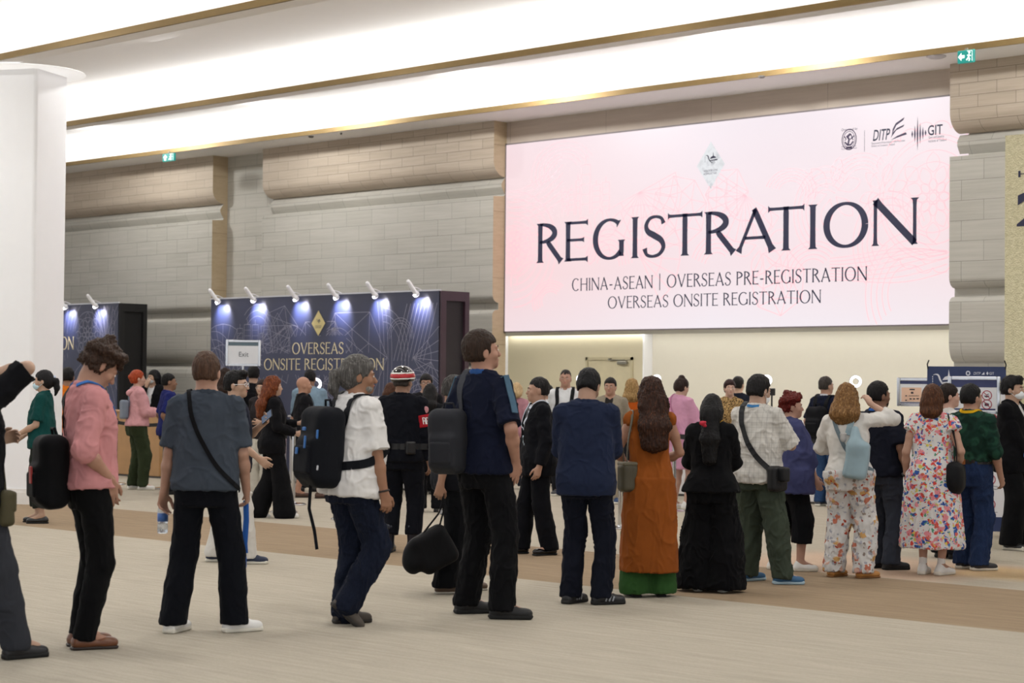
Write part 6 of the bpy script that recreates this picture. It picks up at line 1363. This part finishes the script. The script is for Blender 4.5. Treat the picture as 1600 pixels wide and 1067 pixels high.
p = Person('person with black glasses facing the camera, right of the helmeted guard', (664, 772), 585, 182, skin='#bd8f74', wide=1.05)
p.body(); p.top('shirt', M_cloth('#16161a'), hem=-.06, sleeve=1.9, collar=M_cloth('#16161a')); p.trousers(M_cloth(BLACK)); p.shoes(LTH_BLK, RUB_BLK); p.hair('short', M_hair('#0f0d0e'), vol=.008); p.face(); p.glasses()
p = Person('person with tied black hair in front of the glasses wearer, seen from behind', (670, 800), 602, 0, sex='f', skin=SK2, H=1.55)
p.body(); p.top('shirt', M_cloth('#141519'), hem=-.06, sleeve=1.9); p.trousers(M_cloth(BLACK)); p.shoes(LTH_BLK, RUB_BLK); p.hair('long', M_hair('#0d0b0d'), .22)
p = Person('person with short grey hair in dark clothes carrying a black bag low in one hand', (706, 925), 586, 78, wide=1.05, armR=dict(hand=(.23, -.15, -.03), pole=(.4, -1, 0), curl=70), armL=HANG(-1), feet=[(.10, -.08, 5), (-.10, .12, 5)], skin='#a87a5c', hpitch=8)
p.body(); p.top('t_shirt', M_cloth('#15161c'), hem=-.08, sleeve=.9, loose=.02); p.trousers(M_cloth('#0b0c10'), hemr=.09, g=.016); p.shoes(M_plain('#54402f', .5), M_plain('#b9b2a6', .6), 'slip'); p.hair('crop', M_hair('#3a3735', '#6a6663')); p.face('#2a2624')
wr = p.arms[0][3]; o = wr + V(.02, -.10, -.50); e = p.carried('holdall_bag', o + V(0, 0, -.12), 'black soft holdall carried low above the carpet', 'bag')
F = Field(); F.rbox(o + V(0, .05, .03), (.075, .15, .15), rotx(.5), .06, .03); F.ell(o + V(0, -.10, -.03), (.075, .085, .12), None, .04); p.blob(F, 'bag_body', M_cloth('#0c0c0f', None, .6), e, .009, .008); b = MB(); q = wr + V(0, .02, -.08)
b.tube([o + V(-.03, -.06, .10), q + V(-.01, -.02, -.12), q, q + V(.01, .0, -.12), o + V(.02, .08, .17)], .007, 8); b.tube([o + V(.03, -.08, .09), q + V(.02, -.03, -.12), q + V(.012, 0, 0)], .006, 8); p.put(b, 'carry_handle', M_cloth('#0c0c0f', None, .6), e); b = MB(); b.rbox(tuple(q + V(-.02, -.03, -.14)), tuple(q + V(.012, 0, -.10)), .006); p.put(b, 'handle_buckle', M_STEEL, e)

p = Person('tall person in a navy polo with light stripes along the sleeves, hand in pocket', (756, 962), 516, 46, wide=1.04, lean=-2, hyaw=22, hpitch=-6, armR=dict(hand=(.215, .05, .045), pole=(.9, -.8, 0), curl=10, dir=(-.25, .1, -1)), armL=dict(hand=(-.24, .10, .02), pole=(-.4, -1, 0)), feet=[(.20, -.03, 50), (-.17, .0, 30)], skin='#b9866c')
p.body(); p.top('polo_shirt', M_cloth('#101528'), sleeve=.9, sr=.014, hem=-.03, collar=M_cloth('#2c4f86'), loose=.015, box=.6, wr=.009); p.trousers(M_cloth('#0a0a0d'), hemr=.088, g=.016, wr=.010); p.shoes(M_plain('#0d0d0f', .6), RUB_BLK, 'sneaker'); p.hair('short', M_hair('#2e1f15'), vol=.004); p.face('#2e1f15')
for sg, i in ((1, 0), (-1, 1)):
    sh, el = p.arms[i][1], p.arms[i][2]; u = unit(el - sh); out = unit(p.R @ V(sg, -.25, .1)); out = unit(out - u*(out @ u)); b = MB(); b.ribbon([p.T(sg*.09*p.k, -.03*p.k, .555*p.k), p.T(sg*.14*p.k, -.03*p.k, .535*p.k), sh + out*.050*p.k + V(0, 0, .045), sh + u*.08 + out*.071*p.k, sh + u*.16 + out*.078*p.k, sh + u*.245 + out*.078*p.k], [unit(V(0, -.2, 1)), unit(V(0, -.2, 1)), unit(out + V(0, 0, .8)), out, out, out], .042, .008); p.put(b, 'sleeve_stripe', M_cloth('#4a6478'))
backpack(p, 'dark grey backpack slung on the left shoulder of the tall navy polo man', '#2b2c31', (.115, .085, .20), (-.10, -.215, .17), R=rotz(.35), strapc='#3a3c42', two=False)
p = Person('person with blond hair behind the tall navy polo man', (806, 764), 597, 10, sex='f', H=1.58, skin='#d0a58c')
p.body(); p.top('blouse', M_cloth('#b0808a'), hem=-.06, sleeve=1.6); p.trousers(M_cloth('#2a2c34')); p.shoes(WHITE_SH, WHITE_SO); p.hair('bob', M_hair('#c2a67c', '#dcc49c'), .08)

p = Person('person in a black suit and tie in profile with a lanyard badge, facing left', (838, 866), 589, -104, hyaw=10, wide=1.06, armR=HANG(1), armL=dict(hand=(-.25, .04, -.03), pole=(-.4, -1, 0), curl=35), feet=[(.10, .12, 5), (-.09, -.10, -20)], skin='#bb8e74')
p.body(); p.top('suit_jacket', M_cloth('#0c0d13'), hem=-.13, sleeve=1.93, g=.020, loose=.012, open_front=(.065, .16), over=.03, collar=M_cloth('#0c0d13')); p.top('shirt', M_cloth('#cfd4e0'), hem=.02, sleeve=0, g=.006, over=0, collar=M_cloth('#d8dce6')); p.trousers(M_cloth('#0b0c12'), hemr=.085, g=.012); p.shoes(M_plain('#0c0c0e', .15), RUB_BLK, 'slip'); p.hair('crop', M_hair('#171415', '#3a3636')); p.face('#171415')
p.strap([(0, .085, .505, 0, 1, .3), (.40, 0), (.30, 0), (.2, 0)], M_cloth('#0e0f16', None, .5), .06, .016, 'necktie'); lanyard(p, '#c4cad6', '#bcd0dc', .20)
p = Person('person with short black hair, small and far off, left of the white polo', (856, 760), 605, 0, H=1.54, skin=SK2)
p.body(); p.top('shirt', M_cloth('#d5d6d8'), hem=-.06, sleeve=.9); p.trousers(M_cloth('#15161b')); p.shoes(LTH_BLK, RUB_BLK); p.hair('short', M_hair('#0e0c0d'))
p = Person('person in a white polo with black backpack straps looking at the camera', (882, 774), 577, 186, wide=1.0, skin='#bf8f76')
p.body(); p.top('polo_shirt', M_cloth('#d6d8da'), hem=-.06, sleeve=.85, loose=.01, collar=M_cloth('#d6d8da')); p.trousers(M_cloth('#1a1b20')); p.shoes(M_plain('#3a3b40', .6), WHITE_SO); p.hair('crop', M_hair('#1d1816'), vol=-.004); p.face('#1d1816'); backpack(p, 'black backpack worn by the man in the white polo', '#131418', (.14, .08, .21))

p = Person('person in a navy blue blazer seen from behind with head bowed', (914, 944), 572, 4, H=1.675, wide=1.04, hyaw=12, hpitch=28, armL=FRONT(-1, .07, .30, .14), armR=FRONT(1, .07, .30, .14), feet=[(.115, .0, 62), (-.105, .03, 30)], skin='#b58a70')
p.body(); p.top('blazer', M_cloth('#1f273e'), hem=-.10, sleeve=1.92, g=.020, loose=.008, over=.022, collar=M_cloth('#1f273e'), box=.45, wr=.007); p.trousers(M_cloth('#10131f'), hemr=.074, g=.010, wr=.010); p.shoes(M_plain('#101116', .5), RUB_BLK, 'sneaker', M_cloth('#6d6f73')); p.hair('short', M_hair('#0e0d10')); phone(p, 1, 'phone held low by the man in the blue blazer'); p.face()
k = p.k
for i, (hj, kn, an, Rf, q_) in enumerate(p.legs):
    for j in range(3):
        for sg in (1, -1):
            b = MB(); c = lambda x, y, z: q_ + Rf @ (V(x, y, z)*k); b.ribbon([c(sg*.047, .015+.028*j, .028), c(sg*.041, .030+.028*j, .062)], [Rf @ V(sg, 0, .3)]*2, .010, .006); p.put(b, 'shoe_stripe', M_plain('#8d9096', .6))
p = Person('person in a grey beige jacket facing the camera behind the blue blazer', (952, 786), 590, 192, skin='#bd8d72', wide=1.05)
p.body(); p.top('jacket', M_cloth('#8d8575'), hem=-.08, sleeve=1.9, g=.02, open_front=(.06, .2), collar=M_cloth('#8d8575'), over=.025); p.top('t_shirt', M_cloth('#2a2726'), hem=0, sleeve=0, g=.006, over=0); p.trousers(M_cloth('#a59a86')); p.shoes(M_plain('#2e4870', .6), WHITE_SO); p.hair('short', M_hair('#17120f')); p.face()
p = Person('person with curly blond hair in an orange jacket, back turned', (986, 775), 592, 0, sex='f', wide=1.1, skin=SK2)
p.body(); p.top('jacket', M_cloth('#b5561c'), hem=-.06, sleeve=1.9, loose=.015); p.trousers(M_cloth('#23242a')); p.shoes(LTH_BLK, RUB_BLK); p.hair('wavy', M_hair('#9a7a4c', '#d2b480'), .16, vol=.012); 
F = Field(); F.ell(p.h(0, -.01, .215), (.05, .06, .02), p.Rh); p.cloth('sunglasses', F, M_plain('#15110f', .2), .009, 0)

p = Person('person in a long rust orange dress over green trousers with long brown hair', (1013, 932), 588, -14, sex='f', wide=1.08, hyaw=-6, hroll=2, armL=dict(hand=(-.13, .26, .15), pole=(-.9, -.8, -.4), curl=40, palm=(.5, -.2, .8)), armR=dict(hand=(.15, .26, .14), pole=(.9, -.8, -.4), palm=(-.5, -.2, .8)), feet=[(.10, .02, 8), (-.10, .0, -8)], skin='#b9876a')
p.body(); p.top('dress', M_cloth('#8a4a1a'), hem=.0, sleeve=.10, g=.012, neck=.50, wr=.010, over=.010, box=.55, skirt=(.185, .215, .85), fr=(9, 9, 4)); p.trousers(M_cloth('#2f5228'), hemr=.118, kneer=.095, g=.002, length=1.03); p.shoes(M_plain('#3a2a20', .5), RUB_BLK, 'slip'); p.hair('wavy', M_hair('#331c11', '#6b3d22'), .40, vol=.006)
e, c, h, R, m = shoulder_bag(p, 'olive grey leather handbag hanging beside the rust orange dress', '#4c4636', (-.20, -.09, .045), (.075, .06, .115), rotz(.3), rough=.42, name='handbag', wr=.004); F = Field(); F.rbox(c + R @ V(0, 0, h[2]*.93), (h[0]*.9, h[1]*.95, .016), R, .012); p.blob(F, 'bag_rim', M_plain('#5d5642', .4), e, .007, 0)
p.strap([(-.215, -.03, .14, -1, 0, 0), (-.205, .04, .34, -1, .2, 0), (-.165, .05, .50, -.6, .4, 1), (-.15, -.02, .545, -.3, 0, 1), (-.165, -.08, .47, -.6, -.5, .6), (-.205, -.12, .32, -1, -.2, 0), (-.215, -.13, .14, -1, 0, 0)], m, .018, 0, 'shoulder_strap', e)

p = Person('person with a dark bun in a pink shirt dress standing at the white counter', (1062, 795), 589, 48, sex='f', wide=1.22, hpitch=14, armR=FRONT(1, .10, .30, .20), armL=FRONT(-1, .06, .30, .22), feet=[(.08, .04, 30), (-.08, -.02, 0)], skin='#cba089')
p.body(); p.top('dress', M_cloth('#c893ae'), hem=.0, sleeve=1.35, g=.022, loose=.02, sr=.025, collar=M_cloth('#c893ae'), box=.9, skirt=(.50, .225, .85)); p.shoes(WHITE_SH, WHITE_SO); p.hair('bun', M_hair('#2a1a15'), (0, -.035, .225)); p.face(); phone(p, 1, 'black phone held by the woman in the pink dress')
p.strap([(-.02, 100), (.16, 140), (-.05, -.11, .45, 0, -1, .6), (-.085, -.04, .54, 0, 0, 1), (-.07, .07, .49, 0, .6, 1), (.2, 40)], M_cloth('#b57898'), .018, .04, 'bag_strap')

p = Person('person in a black blazer and wide black trousers with long straight black hair', (1110, 924), 606, 6, H=1.495, sex='f', wide=1.12, hpitch=16, armL=FRONT(-1, .06, .28, .16), armR=FRONT(1, .07, .30, .15), feet=[(.10, .0, 15), (-.10, .02, -12)], skin=SK2)
p.body(); p.top('blazer', M_cloth('#0b0b0e'), hem=-.03, sleeve=1.92, g=.020, flare=.018, loose=.004, over=.022); p.trousers(M_cloth('#09090c'), hemr=.165, kneer=.14, g=.022, length=1.05, wr=.012); p.shoes(M_plain('#d6d4d0', .5), WHITE_SO, 'slip'); p.hair('long', M_hair('#09080a', '#141113'), .43)
F = Field(); F.chain([p.T(-.035, -.155, .48), p.T(-.055, -.172, .50), p.T(-.03, -.178, .505)], [.013, .016, .012], .01); p.cloth('hair_scrunchie', F, M_plain('#c2243c', .6), .006, .003, (60, 60, 60))
lanyard(p, '#b98a22', '#d2a52c', .14)
p = Person('person in a leopard print top with tied dark red hair, glancing toward the camera', (1139, 783), 592, 165, sex='f', skin='#d3a892', hyaw=5)
p.body(); p.top('blouse', M_cloth('#b39463', 'leopard'), hem=-.08, sleeve=1.8, neck=.555, collar=M_cloth('#b39463', 'leopard')); p.trousers(M_cloth(BLACK)); p.shoes(LTH_BLK, RUB_BLK); p.hair('bun', M_hair('#2c1210'), (0, -.10, .12)); p.face('#2c1210', LIPC)
p = Person('person with dark hair and dark top half hidden behind the leopard print top', (1153, 765), 588, 30, skin=SK2)
p.body(); p.top('shirt', M_cloth('#171a26'), hem=-.06, sleeve=.9); p.trousers(M_cloth('#22242c')); p.shoes(LTH_BLK, RUB_BLK); p.hair('short', M_hair('#17110f'))

p = Person('person in a white plaid shirt and green trousers, masked, tapping a phone', (1182, 910), 586, 26, wide=1.0, hyaw=16, hpitch=10, armR=dict(hand=(.10, .30, .30), pole=(.9, -.6, -.7), palm=(-.6, -.6, .3), curl=30, dir=(-.25, .5, .8)), armL=FRONT(-1, .02, .32, .22), feet=[(.22, .0, 58), (-.11, .06, 22)], skin='#c0987e')
p.body(); p.top('shirt', M_cloth('#cbc8c2', 'plaid'), sleeve=1.0, sr=.024, hem=-.07, loose=.014, g=.018, collar=M_cloth('#cbc8c2', 'plaid'), box=.8, wr=.012, over=.02); p.trousers(M_cloth('#3c4439'), hemr=.085, g=.026, kneer=.098, wr=.013); p.shoes(M_plain('#2c5a80', .6), M_plain('#a9c0cc', .6), 'sneaker'); p.hair('short', M_hair('#141112'), vol=.004); p.face(); p.mask(); phone(p, -1, 'phone in the hands of the man in the plaid shirt')
e, c, h, R, m = shoulder_bag(p, 'black messenger bag on the hip of the man in the plaid shirt', '#121316', (.225, -.08, -.02), (.045, .10, .105), rotz(-.25), rough=.55); flap(p, e, c, h, R @ rotz(-1.57), m)
p.strap([(-.075, .06, .50, 0, .5, 1), (-.09, -.02, .55, 0, 0, 1), (-.095, -.095, .49, 0, -.8, .8), (.38, 202), (.25, 178), (.15, 152), (.06, 125)], m, .042, .045, 'shoulder_strap', e)
p.strap([(.055, -.075, .555, 0, -1, .3), (0, -.09, .55, 0, -1, .3), (-.055, -.075, .555, 0, -1, .3)], M_cloth('#3a78b0'), .02, .032, 'lanyard')

p = Person('person with short red hair in a purple blouse and black cropped trousers, in profile', (1236, 891), 614, 72, sex='f', wide=1.32, hyaw=12, armR=dict(hand=(.17, .20, -.02), pole=(.4, -1, -.1), curl=35), armL=dict(hand=(-.12, .26, .0), pole=(-.4, -1, -.2)), feet=[(.09, .05, 10), (-.09, -.12, 5)], skin='#bf9078')
p.body(); p.top('blouse', M_cloth('#40446a'), sleeve=1.45, sr=.018, hem=-.14, loose=.03, flare=.012, g=.018, collar=M_cloth('#40446a'), wr=.011, over=.024, box=.6); p.trousers(M_cloth('#0d0e12'), length=.77, hemr=.092, g=.016, kneer=.09); p.shoes(WHITE_SH, WHITE_SO, 'chunky'); p.hair('curly', M_hair('#5e1710', '#8a2a18'), vol=.004); p.face('#7a3a28'); p.strap([(.05, -.08, .545, 0, -1, .3), (0, -.095, .54, 0, -1, .3), (-.05, -.08, .545, 0, -1, .3)], M_cloth('#3a78b0'), .02, .03, 'lanyard')
p = Person('seated person with black hair low behind the counter, left of the red haired woman', (1219, 768), 638, 178, H=1.62, hipz=-.42, feet=[(.12, .40, 5), (-.12, .40, -5)], armR=FRONT(1), armL=FRONT(-1), skin=SK2, hpitch=25)
p.body(); p.top('shirt', M_cloth('#2c4a78'), hem=0, sleeve=.9); p.trousers(M_cloth(BLACK)); p.shoes(LTH_BLK, RUB_BLK); p.hair('short', M_hair('#0d0b0c'))
e = empty('office_stool', tuple(p.g), p.rz, 'stool under the seated staff member behind the white counter', 'stool'); b = MB(); b.lathe([(.18, p.hip[2]-.20), (.20, p.hip[2]-.18), (.20, p.hip[2]-.14), (.18, p.hip[2]-.125)], (0, 0, 0), 20); b.build('seat', M_BLACK, e); b = MB(); b.lathe([(.2, 0), (.2, .02), (.025, .05), (.025, p.hip[2]-.19)], (0, 0, 0), 16); b.build('pedestal', M_STEEL, e)
p = Person('person in a navy polo with a white collar stripe and black backpack, in jeans', (1290, 791), 588, 38, wide=1.1, skin='#b88a70', hyaw=10)
p.body(); p.top('polo_shirt', M_cloth('#12172a'), hem=-.05, sleeve=.9, loose=.015, collar=M_cloth('#c9ccd4')); p.trousers(M_cloth('#2c4468', 'denim')); p.shoes(M_plain('#3a3c42', .6), WHITE_SO); p.hair('crop', M_hair('#3a3430')); p.face(); backpack(p, 'black backpack on the man in the navy polo and jeans', '#111216', (.15, .09, .22), (0, -.21, .22))

p = Person('person with wavy blond hair in a white top and flower print trousers, arm raised', (1326, 902), 604, 8, H=1.585, sex='f', wide=1.18, side=-2.5, hpitch=8, armR=dict(hand=(.20, .10, .655), pole=(1, .1, -1.3), dir=(-.5, .3, .8), palm=(-.6, .6, 0), curl=50), armL=dict(hand=(-.08, .30, .26), pole=(-1, -.6, -.3), palm=(.5, -.2, .8), curl=40), feet=[(.12, -.02, 45), (-.12, .0, 28)], skin='#cfa58c')
p.body(); p.top('jersey_top', M_cloth('#d2cfca'), sleeve=1.5, sr=.004, hem=.0, loose=.004, wr=.008, neck=.53, over=.012); p.trousers(M_cloth('#cdcbc9', 'flowers'), hemr=.088, g=.026, kneer=.098, top=.06, wr=.012); p.shoes(M_plain('#b07a3c', .5), M_plain('#8a5e30', .6), 'slip'); p.hair('wavy', M_hair('#7d5a34', '#b8925e'), .19, vol=.005)
e, c, h, R, m = shoulder_bag(p, 'pale blue nylon sling bag across the back of the blonde woman', '#8fa6b0', (.10, -.20, .155), (.105, .065, .17), roty(.18), rough=.5, name='sling_bag', wr=.010, extra=lambda F, c, h, R: F.cone(c + R @ V(-.02, 0, h[2]*.7), c + R @ V(-.05, .02, h[2]*1.55), .07, .028, .05))
p.strap([(-.085, .05, .50, 0, .5, 1), (-.10, -.03, .545, 0, 0, 1), (-.10, -.10, .48, 0, -.8, .8), (.37, 200), (.25, 180), (.12, 140), (.05, 100)], M_cloth('#6c7a82', None, .6), .032, .03, 'shoulder_strap', e)
p.strap([(.02, -.13, .38, 0, -1, .3), (.06, -.11, .49, 0, -1, .8), (.075, -.03, .545, 0, 0, 1), (.085, .05, .50, 0, .5, 1)], m, .05, .02, 'upper_strap', e)
q = p.T(-.01*p.k, -.215*p.k, .35*p.k); F = Field(); F.ell(q, (.026, .018, .032)); F.ell(q + V(-.016, 0, .036), (.012,)*3); F.ell(q + V(.016, 0, .036), (.012,)*3); p.blob(F, 'plush_charm', M_cloth('#a8a6a4'), e, .006, 0)

p = Person('person in a dark T-shirt and grey trousers holding hands with the flower dress', (1377, 889), 596, 32, side=-3, wide=1.08, hyaw=22, armR=dict(hand=(.295, -.02, -.03), pole=(.2, -1, 0), curl=45), armL=HANG(-1), feet=[(.09, .0, 35), (-.09, .06, 25)], skin='#8a6047')
p.body(); p.top('t_shirt', M_cloth('#171a26'), sleeve=.88, sr=.012, hem=-.05, loose=.014, box=.4); p.trousers(M_cloth('#363b46'), hemr=.078, g=.016, wr=.011); p.shoes(M_plain('#101013', .6), RUB_BLK, 'sneaker'); p.hair('crop', M_hair('#0f0d0e'), vol=.006); p.face(beard='#17110f'); p.strap([(.055, -.075, .555, 0, -1, .3), (0, -.09, .55, 0, -1, .3), (-.055, -.075, .555, 0, -1, .3)], M_cloth('#2c5ca8'), .02, .03, 'lanyard')

p = Person('person in a bright flower print dress with shoulder length brown hair', (1456, 898), 600, 4, sex='f', wide=1.12, hyaw=8, armL=dict(hand=(-.245, .08, .0), pole=(-.3, -1, 0), curl=35), armR=dict(hand=(.22, .10, .05), pole=(.5, -1, 0), curl=40), feet=[(.075, .0, 35), (-.075, .02, 10)], skin='#c2947a')
p.body(); p.top('dress', M_cloth('#d5d3d2', 'print'), hem=.0, sleeve=.30, sr=.022, g=.020, loose=.006, collar=M_cloth('#d5d3d2', 'print'), over=.01, box=.8, neck=.56, skirt=(.225, .275, .8), fr=(10, 10, 3.5), wr=.010); p.shoes(WHITE_SH, WHITE_SO, 'chunky', M_cloth('#e4e3e0')); p.hair('bob', M_hair('#4a2a16', '#7d4c28'), .15, vol=.006); p.face('#4a2a16')
e, c, h, R, m = shoulder_bag(p, 'black slouchy shoulder bag on the arm of the flower print dress', '#131417', (.215, -.07, .0), (.06, .135, .13), rotz(-.3), rough=.6, wr=.012, rr=.95, extra=lambda F, c, h, R: F.ell(c + R @ V(0, 0, -.02), (h[0]*1.1, h[1]*1.12, h[2]*1.15), R, .03)); p.strap([(.225, .0, .06, 1, 0, 0), (.215, .04, .32, 1, .2, 0), (.165, .04, .505, .6, .4, 1), (.15, -.02, .54, .3, 0, 1), (.165, -.08, .48, .6, -.5, .6), (.215, -.10, .30, 1, -.2, 0), (.225, -.10, .06, 1, 0, 0)], m, .03, .0, 'shoulder_strap', e)
a = p.arms[1]; u = unit(a[3]-a[2]); b = MB(); b.tube([a[3] - u*.01 + unit(np.cross(u, V(math.cos(t), math.sin(t), 0.01)))*.029 for t in [j*math.pi/6 for j in range(13)]], .008, 6, False); p.put(b, 'wristwatch', M_plain('#141416', .3))
p = Person('person with dark tied hair in a white top, face in profile behind the flower dress', (1482, 872), 601, 66, sex='f', H=1.60, skin='#cf9f88', hyaw=12, feet=[(.08, .03, 5), (-.08, -.03, -5)])
p.body(); p.top('blouse', M_cloth('#d6d3cf'), hem=-.06, sleeve=1.4); p.trousers(M_cloth('#15161b'), hemr=.10, g=.016); p.shoes(LTH_BLK, RUB_BLK); p.hair('bun', M_hair('#21150f'), (0, -.10, .10)); p.face('#21150f')
p = Person('person in a dark green patterned shirt and jeans with a yellow lanyard', (1517, 890), 600, 26, wide=1.10, hyaw=18, armR=dict(hand=(.25, .10, -.02), pole=(.4, -1, 0), curl=40), armL=HANG(-1), feet=[(.08, -.02, 38), (-.10, .06, 20)], skin='#b98b70')
p.body(); p.top('shirt', M_cloth('#18332a', 'camo'), sleeve=1.15, sr=.006, hem=.11, loose=.010, g=.014, collar=M_cloth('#18332a', 'camo'), wr=.010, over=.012, box=.4); p.trousers(M_cloth('#1e2e4e', 'denim'), hemr=.085, g=.016, wr=.012, top=.13); p.shoes(M_plain('#2a2a2e', .6), WHITE_SO, 'sneaker'); p.hair('short', M_hair('#100e0e')); p.face()
b = MB(); P = [p.surf(.115, a, .024) for a in range(0, 361, 12)]; b.ribbon([q[0] for q in P], [q[1] for q in P], .036, .006); bl = p.put(b, 'belt', M_plain('#16130f', .4)); b = MB(); P = [p.surf(.115, a, .030) for a in (176, 184, 192, 200)]; b.ribbon([q[0] for q in P], [q[1] for q in P], .045, .004); p.put(b, 'belt_patch', M_plain('#8a5222', .5), bl)
p.strap([(.078, .02, .55, .5, 0, 1), (.06, -.075, .555, 0, -1, .3), (0, -.092, .55, 0, -1, .3), (-.06, -.075, .555, 0, -1, .3), (-.078, .02, .55, -.5, 0, 1)], M_cloth('#d0a41c'), .024, .034, 'lanyard')
p = Person('person in a black suit and white mask standing before the gold board', (1582, 858), 588, 112, hyaw=-4, wide=1.04, armR=dict(hand=(.05, .22, .03), pole=(.8, -.8, -.2), dir=(-.6, .4, -.6), palm=(-.3, -1, 0)), armL=dict(hand=(-.05, .24, .05), pole=(-.8, -.8, -.2), dir=(.6, .4, -.6), palm=(.3, -1, 0)), feet=[(.10, .02, 15), (-.10, .06, -12)], skin='#c49a7e')
p.body(); p.top('suit_jacket', M_cloth('#0b0b0f'), hem=-.13, sleeve=1.90, g=.022, loose=.014, open_front=(.07, .10), over=.03); p.top('shirt', M_cloth('#d8d8da'), hem=.0, sleeve=0, g=.008, over=0, collar=M_cloth('#d8d8da'), neck=.55); p.trousers(M_cloth('#0a0a0d'), hemr=.11, g=.022, kneer=.10, length=1.0); p.shoes(M_plain('#1c1c1e', .5), M_plain('#d8d3c6', .6), 'chunky'); p.hair('quiff', M_hair('#0e0c0e'), vol=.008); p.face(); p.mask(); lanyard(p, '#17181d', '#dcdde0', .16)
p = Person('person in a blue shirt and orange trousers cut off by the right picture edge', (1664, 905), 610, -10, wide=1.05, armL=dict(hand=(-.16, .24, .10), pole=(-1, -.5, -.3)), skin=SK2)
p.body(); p.top('shirt', M_cloth('#3f6ab0'), hem=-.06, sleeve=1.2, loose=.02, sr=.012); p.trousers(M_cloth('#c0661c'), hemr=.09, g=.02); p.shoes(WHITE_SH, WHITE_SO); p.hair('short', M_hair('#1a1412'))
drop_off()
